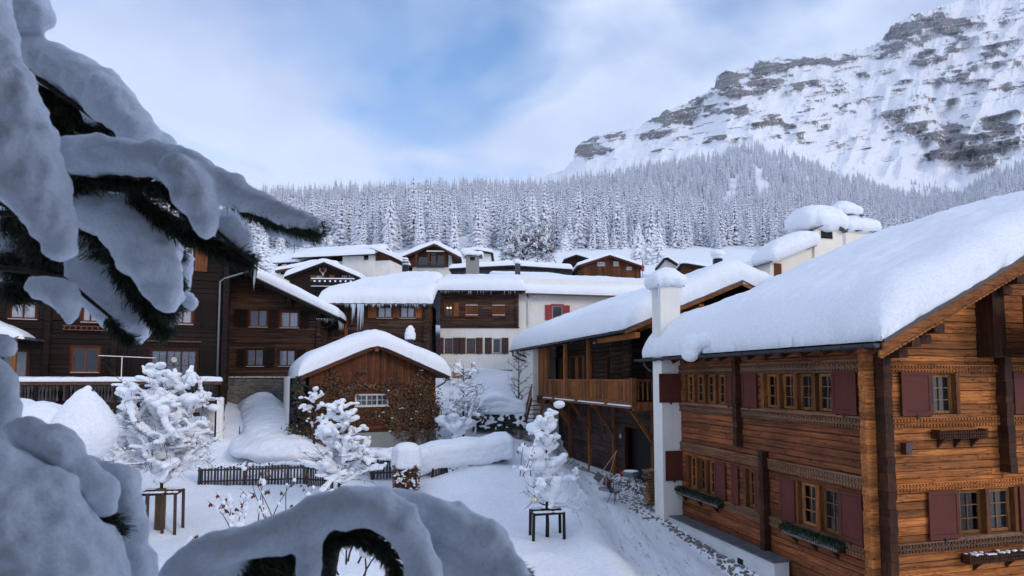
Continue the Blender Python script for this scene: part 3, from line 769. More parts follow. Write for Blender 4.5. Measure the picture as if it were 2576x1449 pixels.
def window(parent, pl, c, a0, a1, z0, z1, fm=None, cols=2, rows=3, sash=1, cur=None, fw=0.045, rec=0.06, sill=True, sillm=None, glass=None, casing=0.0, casem=None, bar=0.018, sashw=0.035, half=None, label=None):
    """opening a0..a1, z0..z1; outer frame, sashes with glazing bars, pane behind, optional curtain"""
    fm = fm or FRAMEW
    mb = MB()
    d = -rec
    for (x0, x1, y0, y1) in ((a0, a1, z0, z0+fw), (a0, a1, z1-fw, z1), (a0, a0+fw, z0+fw, z1-fw), (a1-fw, a1, z0+fw, z1-fw)):
        wb_(mb, pl, c, x0, x1, d - 0.05, d + 0.03, y0, y1)
    if casing:
        k = casing
        for (x0, x1, y0, y1) in ((a0-k, a1+k, z1, z1+k), (a0-k, a1+k, z0-k, z0), (a0-k, a0, z0, z1), (a1, a1+k, z0, z1)):
            wb_(mb, pl, c, x0, x1, -0.10, 0.035, y0, y1, 1)
    w = (a1 - a0 - 2*fw) / sash
    for s_ in range(sash):
        s0 = a0 + fw + s_ * w; s1 = s0 + w
        for (x0, x1, y0, y1) in ((s0, s1, z0+fw, z0+fw+sashw), (s0, s1, z1-fw-sashw, z1-fw), (s0, s0+sashw, z0+fw, z1-fw), (s1-sashw, s1, z0+fw, z1-fw)):
            wb_(mb, pl, c, x0, x1, d - 0.035, d + 0.018, y0, y1)
        for i in range(1, cols):
            x = s0 + w * i / cols; wb_(mb, pl, c, x - bar/2, x + bar/2, d - 0.03, d + 0.008, z0+fw+sashw, z1-fw-sashw)
        for j in range(1, rows):
            z = z0 + fw + (z1 - z0 - 2*fw) * j / rows; wb_(mb, pl, c, s0+sashw, s1-sashw, d - 0.03, d + 0.007, z - bar/2, z + bar/2)
    wo_ = mb.build('window', [fm, casem or FRAMEK], parent)
    if label: wo_['label'] = label
    mb = MB(); wb_(mb, pl, c, a0+fw*0.5, a1-fw*0.5, d - 0.026, d - 0.018, z0+fw*0.5, z1-fw*0.5)
    mb.build('pane', glass or (CLEAR if cur else GLASS), wo_)
    if cur:
        V = []; n = 24
        zc0 = z0 + fw if not half else z1 - (z1 - z0) * half
        for zz in (zc0, z1 - fw):
            for i in range(n + 1): V.append(wp(pl, c, a0 + fw + (a1 - a0 - 2*fw) * i / n, d - 0.045 + 0.010 * math.sin(i * 2.1), zz))
        mesh_obj('curtain', V, [(i, i+1, n+2+i, n+1+i) for i in range(n)], cur, wo_)
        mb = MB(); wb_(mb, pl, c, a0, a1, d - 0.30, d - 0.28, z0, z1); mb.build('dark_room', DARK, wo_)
    if sill:
        mb = MB(); wb_(mb, pl, c, a0 - 0.04, a1 + 0.04, -rec, 0.06, z0 - 0.035, z0); mb.build('sill', sillm or fm, wo_)
    return wo_
def shutter(parent, pl, c, a0, a1, z0, z1, m, d=0.05, th=0.035, style='panel', frame=0.09, label=None):
    mb = MB()
    if style == 'panel':
        for (x0, x1, y0, y1) in ((a0, a1, z0, z0+frame*1.3), (a0, a1, z1-frame, z1), (a0, a0+frame, z0+frame*1.3, z1-frame), (a1-frame, a1, z0+frame*1.3, z1-frame)):
            wb_(mb, pl, c, x0, x1, d, d + th, y0, y1)
        wb_(mb, pl, c, a0+frame+0.008, a1-frame-0.008, d, d + th - 0.010, z0+frame*1.3+0.008, z1-frame-0.008)
        wb_(mb, pl, c, a0+frame, a1-frame, d, d + th - 0.022, z0+frame*1.3, z1-frame)
    elif style == 'slat':
        f = frame * 0.7
        for (x0, x1, y0, y1) in ((a0, a1, z0, z0+f), (a0, a1, z1-f, z1), (a0, a0+f, z0+f, z1-f), (a1-f, a1, z0+f, z1-f)):
            wb_(mb, pl, c, x0, x1, d, d + th, y0, y1)
        wb_(mb, pl, c, a0+f, a1-f, d, d + 0.004, z0+f, z1-f)
        n = max(6, int((z1 - z0) / 0.07))
        for i in range(n):
            z = z0 + f + (z1 - z0 - 2*f) * (i + 0.5) / n
            wb_(mb, pl, c, a0+f, a1-f, d + 0.006, d + th - 0.008, z - 0.015, z + 0.014)
    else:
        n = max(2, round((a1 - a0) / 0.13))
        for i in range(n):
            wb_(mb, pl, c, a0 + (a1-a0)*i/n + 0.002, a0 + (a1-a0)*(i+1)/n - 0.002, d, d + th - 0.01, z0, z1)
        for z in (z0 + (z1-z0)*0.14, z1 - (z1-z0)*0.14): wb_(mb, pl, c, a0+0.02, a1-0.02, d + th - 0.009, d + th + 0.008, z - 0.03, z + 0.03)
    o = mb.build('shutter', m, parent)
    if label: o['label'] = label
    # iron holdback below
    mb = MB(); am = a0 + 0.03
    wb_(mb, pl, c, (a0 + a1)/2 - 0.015, (a0 + a1)/2 + 0.015, 0.0, d + th + 0.02, z0 - 0.05, z0 - 0.02); wb_(mb, pl, c, (a0+a1)/2 - 0.03, (a0+a1)/2 + 0.03, d + th + 0.005, d + th + 0.018, z0 - 0.07, z0 + 0.03)
    mb.build('holdback', BLACK, o)
    return o

def snow_cover(parent, base, u0, u1, v0, v1, T=0.6, R=0.5, nu=60, nv=60, m=None, amp=0.10, fr=0.5, seed=1, name='roof_snow', bulge=0.05, lump=0.03, sag=None, Tf=None, rough_edge=0.045, skirt=0.03):
    """snow lying on base(u,v)->(x,y,z); rounded rim, undulating top"""
    m = m or SNOW
    k = 7
    th = np.linspace(0, PI/2, k + 1)
    def coords_(a, b, n):
        e = R * (1 - np.cos(th)); h = np.sin(th) ** 0.85; o = -bulge * np.sin(2 * th)
        e2 = e + o
        inner = np.linspace(a + R, b - R, max(3, n))[1:-1]
        pos = np.concatenate([a + e2, inner, (b - e2)[::-1]])
        hh = np.concatenate([h, np.ones(len(inner)), h[::-1]])
        return pos, hh
    up, uh = coords_(u0, u1, nu); vp, vh = coords_(v0, v1, nv)
    U, V = np.meshgrid(up, vp, indexing='ij'); H = uh[:, None] * vh[None]
    B = base(np.clip(U, u0 - bulge, u1 + bulge), np.clip(V, v0 - bulge, v1 + bulge)); B = np.stack([np.asarray(b_) * np.ones_like(U) for b_ in B], -1)
    Tm = T * (1 + amp * 2 * fbm(U * fr * 0.5 + seed * 7.7, V * fr, 0, 3, seed)) if Tf is None else Tf(U, V) * (1 + amp * fbm(U * fr + seed * 7.7, V * fr, 0, 3, seed))
    hz = H * Tm + H * lump * fbm(U * 3.1, V * 3.1, seed, 3, seed + 3)
    B[..., 2] += hz - skirt * (H < 0.01) + 0.035 * H * fbm(U * 1.3, V * 1.3 + 4, seed, 3, seed + 21)
    # ragged rim
    edge = (1 - np.clip((H - 0.02) / 0.9, 0, 1))
    j = rough_edge * fbm(U * 6.0, V * 6.0, hz * 6, 3, seed + 9) * edge
    B[..., 0] += j; B[..., 1] += j; B[..., 2] += j * 0.6 * (H > 0.02)
    if sag is not None: B[..., 2] -= sag(U, V, H)
    return fast_mesh(name, B.reshape(-1, 3), grid_faces(len(up), len(vp)), m, parent)

def gable_fn(e0, e1, rd, ze, zr, axis='y', ze1=None, soft=0.35):
    """base surface; cross coordinate c from eave e0 over ridge rd to eave e1; axis = direction of the ridge"""
    ze1 = ze if ze1 is None else ze1
    def z(c):
        s0 = (zr - ze) / (rd - e0); s1 = (zr - ze1) / (e1 - rd)
        a = ze + (c - e0) * s0; b = ze1 + (e1 - c) * s1
        return np.minimum(a, b) - soft * 0.3 * np.exp(-((c - rd) / soft) ** 2)
    if axis == 'y': return lambda c, l: (c, l, z(c))
    return lambda c, l: (l, c, z(c))
def roof(parent, e0, e1, rd, ze, zr, l0, l1, axis='y', ze1=None, th=0.16, T=0.6, R=0.45, nu=50, nv=60, board=METAL, wood_=None, seed=1, gutter=None, snow=True, soff=None, bw=0.22, overs=0.04, **kw):
    ze1 = ze if ze1 is None else ze1
    def P3(c, l, z): return (c, l, z) if axis == 'y' else (l, c, z)
    for (a, za, b, zb) in ((e0, ze, rd, zr), (e1, ze1, rd, zr)):
        mb = MB()
        poly = [P3(a, l0, za - 0.02), P3(b, l0, zb - 0.02), P3(b, l0, zb - th), P3(a, l0, za - th)]
        mb.prism(poly, Vector(P3(0, l1 - l0, 0)))
        mb.build('roof_panel', soff or WK_Z, parent)
        for ll, sg in ((l0, -1), (l1, 1)):
            mb = MB()
            poly = [P3(a, ll, za + 0.0), P3(b, ll, zb + 0.0), P3(b, ll, zb - bw), P3(a, ll, za - bw)]
            mb.prism(poly, Vector(P3(0, sg * 0.05, 0))); mb.build('bargeboard', wood_ or WK_X, parent)
            mb = MB()
            poly = [P3(a, ll, za + 0.045), P3(b, ll, zb + 0.045), P3(b, ll, zb - 0.03), P3(a, ll, za - 0.03)]
            mb.prism(poly, Vector(P3(0, sg * 0.085, 0))); mb.build('verge_strip', board, parent)
    if snow:
        snow_cover(parent, gable_fn(e0 - 0.02, e1 + 0.02, rd, ze + 0.05, zr + 0.05, axis, ze1 + 0.05), e0 - overs, e1 + overs, l0 - overs, l1 + overs, T=T, R=R, nu=nu, nv=nv, seed=seed, **kw)
def gutter_run(parent, p, q, r=0.075, m=METAL, brackets=0.8, name='gutter'):
    p, q = Vector(p), Vector(q); mb = MB(); d = (q - p).normalized(); side = d.cross(Vector((0,0,1))).normalized()
    n = 8; V = []
    for b in (p, q):
        for rr in (r, r - 0.008):
            for i in range(n + 1):
                a = PI + PI * i / n; V.append(b + side * math.cos(a) * rr + Vector((0,0,1)) * math.sin(a) * rr)
    m1 = n + 1; Fc = []
    for i in range(n):
        Fc.append((i, i+1, 2*m1+i+1, 2*m1+i)); Fc.append((m1+i+1, m1+i, 3*m1+i, 3*m1+i+1))
    Fc.append((0, 2*m1, 3*m1, m1)); Fc.append((n, m1+n, 3*m1+n, 2*m1+n))
    Fc.append(tuple(range(0, m1))); Fc.append(tuple(range(2*m1, 3*m1))[::-1])
    mb.add(V, Fc)
    o = mb.build(name, m, parent)
    L_ = (q - p).length; k = max(2, int(L_ / brackets))
    for i in range(k):
        c = p.lerp(q, (i + 0.5) / k); mb = MB()
        for sg in (-0.016, 0.016): pass
        pts = [c + side * math.cos(PI + PI*j/8) * (r + 0.012) + Vector((0,0,1)) * math.sin(PI + PI*j/8) * (r + 0.012) for j in range(9)]
        mb.tube(pts, 0.012, 4); mb.build('bracket', m, o)
    return o
def icicles(parent, pts, m=ICE, name='icicles'):
    mb = MB()
    for (p, l, r) in pts:
        p = Vector(p); mb.tube([p, p + Vector((0.01, 0, -l * 0.5)), p + Vector((0, 0.01, -l))], [r, r * 0.6, 0.002], 5)
    return mb.build(name, m, parent, kind='stuff')
def snow_cap(parent, x0, x1, y0, y1, z, T=0.35, over=0.12, voxel=0.05, seed=3, name='snow_cap', flat=True):
    rnd = random.Random(seed); it = []
    w, d = x1 - x0 + 2*over, y1 - y0 + 2*over; cx, cy = (x0+x1)/2, (y0+y1)/2
    s = min(T * 0.42, w * 0.3)
    nx, ny = max(4, int(w / (s*0.45))), max(4, int(d / (s*0.45)))
    for i in range(nx):
        for j in range(ny):
            fx, fy = (i / (nx-1) - .5) * 2, (j / (ny-1) - .5) * 2
            e = (abs(fx) ** 3.2 + abs(fy) ** 3.2) ** (1 / 3.2)
            if e > 1.12: continue
            e = min(e, 1)
            x = cx + fx * (w/2 - s*0.85); y = cy + fy * (d/2 - s*0.85)
            h = T * (1 - 0.30 * e ** 2.5) * rnd.uniform(.96, 1.04) + 0.05 * T * math.sin(x * 5 + seed)
            for k in range(3): it.append((x, y, z + s*0.8 + (h - s*1.75) * k / 2, s * (1.0 if k < 2 else .95), s, s * (.85 if k == 0 else 1)))
    return blobs(name, it, SNOW, parent, voxel, 1, 5, 0.03, 0.25)

# ================================================================== RIGHT CHALET
RH = Frame('timber_chalet', 'large orange-brown timber chalet at the right with burgundy shutters and a thick snow roof', 'house', px=2200, depth=14.6, deg=14.52, z0=-2.0)
E = RH.e
Lf = 9.06                                        # facade length up to the chimney
def RX(px, py, c=0.0): return RH.X(px, py, c)
def RY(px, py, c=0.0): return RH.Y(px, py, c)
eave = RX(2222, 858, -0.8); zE = eave[1]
slope = 0.487; xr = 7.7; zR = zE + slope * (xr + 0.8)
zw_top = zE + slope * 0.8 - 0.12
# windows, facade (plane x = 0): (px_left, px_right) at mid height, rows measured top/bottom on the right edge
def fz(px, py): return RX(px, py)[1]
up_top, up_bot = fz(2097, 938), fz(2097, 1038)
lo_top, lo_bot = fz(2100, 1232), fz(2100, 1345)
def fa(px): return RX(px, 1000)[0]
holes_f = []; wins = []
def deepwin(zb, zt, edges, kinds, sets):
    # edges: px of the row's ends, posts between casements protrude
    pass
def rowf(px0, px1, zb, zt, kinds):
    a1, a0 = fa(px0), fa(px1)      # a grows to the back (left in the picture)
    holes_f.append((a0, a1, zb, zt))
    n = len(kinds); w = (a1 - a0) / n
    kinds = kinds[::-1]
    for i in range(n):
        s0 = a0 + w * i; s1 = s0 + w
        window(E, 'x', 0.0, s0 + 0.07, s1 - 0.07, zb + 0.02, zt - 0.02, FRAMEW, 2, 3, 1, CURTAIN_D if kinds[i] else None, rec=0.14, fw=0.04, sill=False, sashw=0.03, bar=0.022)
    for i in range(n + 1):
        s = a0 + w * i; mb = MB(); wb_(mb, 'x', 0.0, s - 0.07, s + 0.07, -0.2, 0.03, zb - 0.02, zt + 0.02); mb.build('window_post', WO_Z, E)
    mb = MB(); wb_(mb, 'x', 0.0, a0 - 0.1, a1 + 0.1, -0.2, 0.075, zb - 0.05, zb); mb.build('sill_board', WT, E)
rowf(1722, 1829, up_bot, up_top, (1, 0, 0, 0))
rowf(1920, 2099, up_bot, up_top, (1, 0, 0, 0))
lb, lt = lo_bot - 0.02, lo_top
rowf(1727, 1798, lb, lt, (1, 0, 0))
rowf(1869, 1896, lb, lt, (1,))
rowf(1998, 2108, lb, lt, (1, 0))
# gable wall (plane y = 0)
gtop_t, gtop_b = RY(2400, 940)[1], RY(2400, 1042)[1]
g_lo_t, g_lo_b = RY(2400, 1236)[1], RY(2400, 1350)[1]
holes_g = []
def rowg(px0, px1, zb, zt, kinds):
    a0, a1 = RY(px0, 1000)[0], RY(px1, 1000)[0]
    holes_g.append((a0, a1, zb, zt)); n = len(kinds); w = (a1 - a0) / n
    for i in range(n):
        s0 = a0 + w * i; s1 = s0 + w
        window(E, 'y', 0.0, s0 + 0.06, s1 - 0.06, zb + 0.02, zt - 0.02, FRAMEW, 2, 3, 1, CURTAIN_D if kinds[i] else None, rec=0.13, fw=0.04, sill=False, sashw=0.03, bar=0.022)
    for i in range(n + 1):
        s = a0 + w * i; mb = MB(); wb_(mb, 'y', 0.0, s - 0.06, s + 0.06, -0.2, 0.035, zb - 0.02, zt + 0.02); mb.build('window_post', WO_Z, E)
    mb = MB(); wb_(mb, 'y', 0.0, a0 - 0.1, a1 + 0.1, -0.2, 0.07, zb - 0.05, zb); mb.build('sill_board', WT, E)
rowg(2340, 2408, gtop_b, gtop_t, (0,))
rowg(2395, 2540, g_lo_b, g_lo_t, (1, 0))
rowg(2625, 2700, gtop_b, gtop_t, (0,))
rowg(2620, 2760, g_lo_b, g_lo_t, (0, 1))
# timber courses
zb0 = -5.2
fr1t, fr1b = fz(2167, 903), fz(2167, 936)           # carved bands on the facade
fr2t, fr2b = fz(2167, 1046), fz(2167, 1080)
fr3t, fr3b = fz(2177, 1200), fz(2177, 1232)
fr4t = lb - 0.05; fr4b = lb - 0.30
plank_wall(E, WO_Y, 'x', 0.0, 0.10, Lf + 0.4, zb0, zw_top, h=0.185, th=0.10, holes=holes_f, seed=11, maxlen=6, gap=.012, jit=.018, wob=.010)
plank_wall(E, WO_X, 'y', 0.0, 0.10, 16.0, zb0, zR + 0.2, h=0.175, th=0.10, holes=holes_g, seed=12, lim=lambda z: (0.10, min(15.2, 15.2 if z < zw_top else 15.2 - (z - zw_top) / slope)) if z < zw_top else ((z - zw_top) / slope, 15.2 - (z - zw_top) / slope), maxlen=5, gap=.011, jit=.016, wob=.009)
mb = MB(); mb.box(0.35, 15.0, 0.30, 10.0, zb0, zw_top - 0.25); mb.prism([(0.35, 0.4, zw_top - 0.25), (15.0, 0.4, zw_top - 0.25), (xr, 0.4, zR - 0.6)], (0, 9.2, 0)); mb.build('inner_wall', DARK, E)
# carved bands with two rows of small blocks
def band(pl, a0, a1, zt, zb, m, gapz=()):
    mb = MB(); wb_(mb, pl, 0.0, a0, a1, 0.0, 0.045, zb, zt)
    h = zt - zb; n = int((a1 - a0) / 0.10)
    wb_(mb, pl, 0.0, a0, a1, 0.045, 0.075, zt - h*0.16, zt)
    o = mb.build('carved_band', m, E)
    mb = MB()
    for i in range(n):
        a = a0 + (a1 - a0) * (i + 0.5) / n
        wb_(mb, pl, 0.0, a - 0.028, a + 0.028, 0.045, 0.072, zt - h*0.42, zt - h*0.18)
        wb_(mb, pl, 0.0, a - 0.030, a + 0.026, 0.045, 0.072, zb + h*0.02, zb + h*0.28)
    for i in range(int(n * 0.6)):                      # carved running leaves between the rows
        a = a0 + (a1 - a0) * (i + 0.5) / int(n * 0.6)
        p = [wp(pl, 0.0, a - 0.07, 0.055, zb + h*0.36), wp(pl, 0.0, a, 0.055, zb + h*0.56), wp(pl, 0.0, a + 0.06, 0.055, zb + h*0.42)]
        mb.tube(p, [0.006, 0.014, 0.006], 4)
    mb.build('carved_blocks', m, o, kind='stuff')
band('x', 0.12, Lf + 0.05, fr1t, fr1b, WT); band('x', 0.12, Lf + 0.05, up_bot - 0.05, up_bot - 0.36, WT)
band('x', 0.12, Lf + 0.05, fr3t, fr3b, WT); band('x', 0.12, Lf + 0.05, fr4t, fr4b, WT)
band('y', 0.16, 12, RY(2300, 917)[1], RY(2300, 936)[1], WO_X); band('y', 0.16, 12, gtop_b - 0.05, gtop_b - 0.30, WO_X)
band('y', 0.16, 12, RY(2300, 1214)[1], RY(2300, 1234)[1], WO_X); band('y', 0.16, 12, g_lo_b - 0.05, g_lo_b - 0.30, WT)
# log ends stacked at the corner and where inner walls meet the outside
def log_ends(pl, a, w, z0, z1, out, m, name='log_end', h=0.20, seed=4):
    rnd = random.Random(seed); z = z0
    while z < z1:
        hh = min(h * rnd.uniform(.85, 1.15), z1 - z + 0.02)
        mb = MB(); o1 = out * rnd.uniform(0.93, 1.06)
        wb_(mb, pl, 0.0, a - w/2 * rnd.uniform(.95, 1.05), a + w/2 * rnd.uniform(.95, 1.05), -0.05, o1, z + 0.004, z + hh)
        mb.build(name, m, E); z += hh
log_ends('x', 0.13, 0.20, zb0, zE - 0.1, 0.26, WO_X, seed=21)  # lighter wood here stands in for light on the fronts of these log ends
log_ends('y', 0.13, 0.24, zb0, zw_top + 0.05, 0.26, WD_X, seed=22)
aP = fa(1880); log_ends('x', fa(1862) , 0.20, fz(1862, 1122), zE - 0.1, 0.24, WD_X, seed=23)
log_ends('x', fa(1925), 0.20, zb0 + 0.4, fz(1925, 1136), 0.24, WD_X, seed=24)
a_ = RY(2515, 1000)[0]; log_ends('y', a_, 0.24, RY(2515, 1187)[1], RY(2515, 900)[1], 0.26, WD_X, seed=25)
# shutters, facade: (px0, px1, row)
for (p0, p1, zt, zb, lab) in ((1871, 1908, up_top, up_bot, 'burgundy shutter left of the four-light upper window'), (2098, 2160, up_top, up_bot, 'burgundy shutter beside the house corner, upper row'), (1830, 1846, up_top, up_bot, 'narrow looking burgundy shutter beside the upper log ends'),
        (1797, 1824, lt, lb, None), (1839, 1856, lt, lb, None), (1897, 1920, lt, lb, None), (1959, 1996, lt, lb, None), (2106, 2164, lt, lb, 'burgundy shutter beside the house corner, lower row')):
    shutter(E, 'x', 0.0, fa(p1), fa(p0), zb - 0.02, zt + 0.04, RED, 0.05, label=lab)
gx = lambda px: RY(px, 1000)[0]
shutter(E, 'y', 0.0, gx(2262), gx(2337), gtop_b - 0.02, gtop_t + 0.04, RED, 0.05, label='burgundy shutter left of the single gable window')
shutter(E, 'y', 0.0, gx(2545), gx(2622), gtop_b - 0.02, gtop_t + 0.04, RED, 0.05)
shutter(E, 'y', 0.0, gx(2318), gx(2393), g_lo_b - 0.02, g_lo_t + 0.04, RED, 0.05, label='worn burgundy shutter with snow on its edge, lower gable row')
shutter(E, 'y', 0.0, gx(2545), gx(2618), g_lo_b - 0.02, g_lo_t + 0.04, RED, 0.05)
# flower boxes with fence-like fronts
def flower_box(pl, a0, a1, z, green, m, wht=False, snow=False):
    mb = MB()
    wb_(mb, pl, 0.0, a0, a1, 0.04, 0.26, z - 0.03, z); wb_(mb, pl, 0.0, a0, a1, 0.04, 0.07, z, z + 0.16)
    for a in (a0, a1 - 0.05): wb_(mb, pl, 0.0, a, a + 0.05, 0.04, 0.27, z, z + 0.20)
    for a in (a0 + (a1-a0)*0.15, a0 + (a1-a0)*0.5, a0 + (a1-a0)*0.85):
        mb.prism([wp(pl, 0, a-.03, 0.0, z-.03), wp(pl, 0, a-.03, 0.24, z-.03), wp(pl, 0, a-.03, 0.10, z-.16), wp(pl, 0, a-.03, 0.0, z-.28)], Vector(wp(pl, 0, .06, 0, 0)) - Vector(wp(pl, 0, 0, 0, 0)))
    o = mb.build('flower_box', m, E)
    n = int((a1 - a0) / 0.075)
    mb = MB()
    for i in range(n):
        a = a0 + 0.05 + (a1 - a0 - 0.1) * (i + .5) / n
        wb_(mb, pl, 0.0, a - 0.017, a + 0.017, 0.262, 0.28, z - 0.01, z + 0.15); wb_(mb, pl, 0.0, a - 0.008, a + 0.008, 0.262, 0.28, z + 0.15, z + 0.19)
    for zz in (z + 0.03, z + 0.11): wb_(mb, pl, 0.0, a0 + 0.03, a1 - 0.03, 0.281, 0.292, zz, zz + 0.02)
    mb.build('picket_front', plain('pale_picket_paint', (0.20, 0.18, 0.17), 0.8) if wht else m, o)
    if green:
        rnd = random.Random(3); mb = MB()
        for i in range(int((a1 - a0) * 900)):
            a = rnd.uniform(a0 - .05, a1 + .05); d = rnd.uniform(0.04, 0.34); zz = z + 0.08 + rnd.uniform(0, 0.20) * (1 - abs(d - .18) * 2.0)
            v = Vector((rnd.gauss(0, 1), rnd.gauss(0, 1), rnd.gauss(0.5, .7))).normalized() * rnd.uniform(.05, .10); p = Vector(wp(pl, 0, a, d, zz)); s = v.cross(Vector((rnd.random(), .3, .5))).normalized() * 0.016
            mb.add([p - s, p + s, p + v + s * .4, p + v - s * .4], [(0,1,2,3)])
        mb.build('greenery', PINE, o, kind='stuff')
    if snow:
        it = []
        rnd = random.Random(8)
        for i in range(30): a = rnd.uniform(a0, a1); it.append(Vector(wp(pl, 0, a, rnd.uniform(.05, .28), z + 0.19))[:] + (.06, .06, .025))
        blobs('snow_patch', it, SNOW, o, 0.02, 1, 2)
    return o
zf = fz(1870, 1290)
flower_box('x', fa(1818), fa(1706) - 0.05, RX(1706, 1232)[1] - 0.05, True, WD_X, True)
flower_box('x', fa(2118), fa(1975), RX(1975, 1328)[1] - 0.06, True, WD_X, True)
flower_box('y', gx(2335), gx(2455), RY(2400, 1098)[1], False, WD_X)
flower_box('y', gx(2395), gx(2620), RY(2440, 1408)[1], False, WD_X, False, True)
mb = MB(); bx, bz = RY(2272, 1128); wb_(mb, 'y', 0, bx - 0.08, bx + 0.10, 0.02, 0.16, bz - 0.14, bz + 0.13); wb_(mb, 'y', 0, bx - 0.09, bx + 0.11, 0.02, 0.18, bz + 0.13, bz + 0.15); wb_(mb, 'y', 0, bx - 0.04, bx + 0.06, 0.161, 0.175, bz - 0.14, bz - 0.08); mb.build('letter_box', plain('brown_letterbox', (0.07, 0.03, 0.025), 0.5), E)
# roof
roof(E, -0.8, 16.2, xr, zE, zR, -1.0, 10.5, 'y', th=0.14, T=1.15, R=0.9, nu=90, nv=80, wood_=WO_X, seed=5, Tf=lambda U, V: (1.2 - 0.3 * np.clip((U + 0.8) / 8.5, 0, 1)) * (1 - .42 * sm((V - 6.0) / 4.0) * sm((U - .2) / 2.5)), amp=0.16, fr=0.28, bulge=0.14, lump=0.06, rough_edge=0.10, bw=0.20)
mb = MB(); mb.prism([(-0.8, -0.95, zE - 0.20), (xr, -0.95, zR - 0.20), (xr, -0.95, zR - 0.42), (-0.8, -0.95, zE - 0.36)], (0, 0.05, 0)); mb.build('inner_bargeboard', WO_X, E)
mb = MB()                                             # carved wave trim under the verge
for i in range(70):
    t0 = i / 70; x = -0.8 + (xr + 0.8) * t0; z = zE + slope * (x + 0.8)
    mb.tube([(x, -0.965, z - 0.37), (x + 0.06, -0.98, z - 0.345), (x + 0.13, -0.965, z - 0.33)], [0.012, 0.03, 0.012], 5)
mb.build('carved_trim', WO_X, E, kind='stuff')
for y in np.arange(-0.6, 10.3, 0.75):
    mb = MB(); mb.bar((-0.72, y, zE - 0.22), (0.25, y, zE - 0.22 + 0.97 * slope), 0.11, 0.13); mb.build('rafter', WD_X, E)
for (x, w) in ((0.25, 0.26), (0.95, 0.3), (3.6, 0.3)):
    z = zE + slope * (x + 0.8) - 0.40
    for k, ext in ((0, -0.95), (1, -0.6)):
        mb = MB(); mb.box(x - w/2, x + w/2, ext, 0.3, z - 0.24*(k+1) + 0.02, z - 0.24*k); mb.build('purlin', WD_X, E)
gutter_run(E, (-0.92, -1.0, zE - 0.05), (-0.92, 11.0, zE - 0.05), 0.10, METAL, 0.62)
mb = MB(); yb = 10.9
mb.tube([(-0.9, 10.3, zE - 0.1), (-0.9, 10.3, zE - 0.3), (-0.75, 10.2, zE - 0.5), (-0.55, 9.95, zE - 0.62)], 0.045, 8); mb.build('downpipe', METAL, E, True)
# the lump of snow hanging over the gutter
hp = RX(1742, 880, -0.98)
blobs('hanging_snow', [(-1.0, hp[0], hp[1] + 0.15, .34, .55, .42), (-1.06, hp[0], hp[1] - 0.12, .26, .44, .30), (-0.9, hp[0] + .3, hp[1] + .25, .3, .5, .3), (-0.8, hp[0] - .5, hp[1] + .3, .3, .5, .3)], SNOW, E, 0.04, 2, 6, 0.04, .3)
# upper balcony in the gable
bx0 = gx(2482)
mb = MB(); mb.box(bx0, bx0 + 5.5, -1.05, 0.0, RY(2500, 892, -1.0)[1], RY(2500, 872, -1.0)[1]); mb.build('balcony_floor', WD_X, E)
zf0, zf1 = RY(2500, 868, -1.0)[1], RY(2500, 745, -1.0)[1]
for i in range(18):
    x = bx0 + 0.12 + i * 0.29
    mb = MB(); mb.prism([(x, -1.02, zf0), (x + 0.27, -1.02, zf0), (x + 0.27, -1.02, zf1 - 0.05), (x + 0.2, -1.02, zf1 + 0.03), (x, -1.02, zf1)], (0, 0.03, 0)); mb.build('balcony_board', WO_Z, E)
for z, h in ((zf1 - 0.18, 0.11), (zf0 + 0.02, 0.13)):
    mb = MB(); mb.box(bx0 + 0.05, bx0 + 5.5, -1.08, -1.03, z, z + h); mb.build('balcony_rail', WD_X, E)
for x in (bx0 - 0.02, bx0 + 0.9, bx0 + 3.4):
    mb = MB(); mb.box(x, x + 0.14, -1.12, -0.98, zf0 - 0.05, zf1 + 0.05 if x < bx0 + .5 else zf1 + 2); mb.build('balcony_post', WO_Z, E)
mb = MB(); mb.box(bx0 - 0.25, bx0 + 0.15, -0.45, 0.0, RY(2490, 900)[1], zE + slope * (bx0 + 0.8) - 0.4); mb.build('balcony_side_wall', WD_X, E)
# white chimney stack at the far end of the facade
cx0, cx1, cy0, cy1 = -0.80, 0.05, Lf + 0.02, Lf + 0.72
zct = RX(1660, 712, cx0)[1] if False else (CZ + 2.0 - 0 + ray(1662, 712)[2] / ray(1662, 712)[1] * 23.3 - 0)
zct = RH.Y(1690, 712, cy0)[1]
mb = MB(); mb.box(cx0, cx1, cy0, cy1, -5.2, zct - 0.12); ch = mb.build('chimney', PLASTER, E)
mb = MB(); mb.box(cx0 - 0.03, cx0 + 0.02, cy0 + 0.05, cy1, -5.2, -4.9); 
xm = (cx0 + cx1) / 2
mb = MB()
for sx in (-1, 1): mb.prism([(xm, cy0 - 0.12, zct + 0.16), (xm + sx * 0.58, cy0 - 0.12, zct - 0.10), (xm + sx * 0.58, cy0 - 0.12, zct - 0.14), (xm, cy0 - 0.12, zct + 0.12)], (0, cy1 - cy0 + 0.24, 0))
mb.prism([(cx0 + .02, cy0, zct - 0.12), (cx1 - .02, cy0, zct - 0.12), (xm, cy0, zct + 0.1)], (0, cy1 - cy0, 0))
mb.build('chimney_slab', SLATE, ch)
snow_cap(ch, cx0, cx1, cy0, cy1, zct - 0.08, 0.70, 0.30, 0.05, 3)
icicles(ch, [((cx0 - 0.1 + random.random() * .1, cy0 + random.uniform(-.1, .8), zct - 0.1), random.uniform(.2, .9), .012) for i in range(14)] + [((cx1 + 0.08, cy0 + random.uniform(-.1, .6), zct - 0.1), random.uniform(.2, .7), .012) for i in range(7)])
shutter(E, 'y', cy0, RH.Y(1657, 980, cy0)[0], RH.Y(1713, 980, cy0)[0], RH.Y(1680, 1013, cy0)[1], RH.Y(1680, 940, cy0)[1], RED, 0.03, label='burgundy shutter folded back against the white chimney, upper')
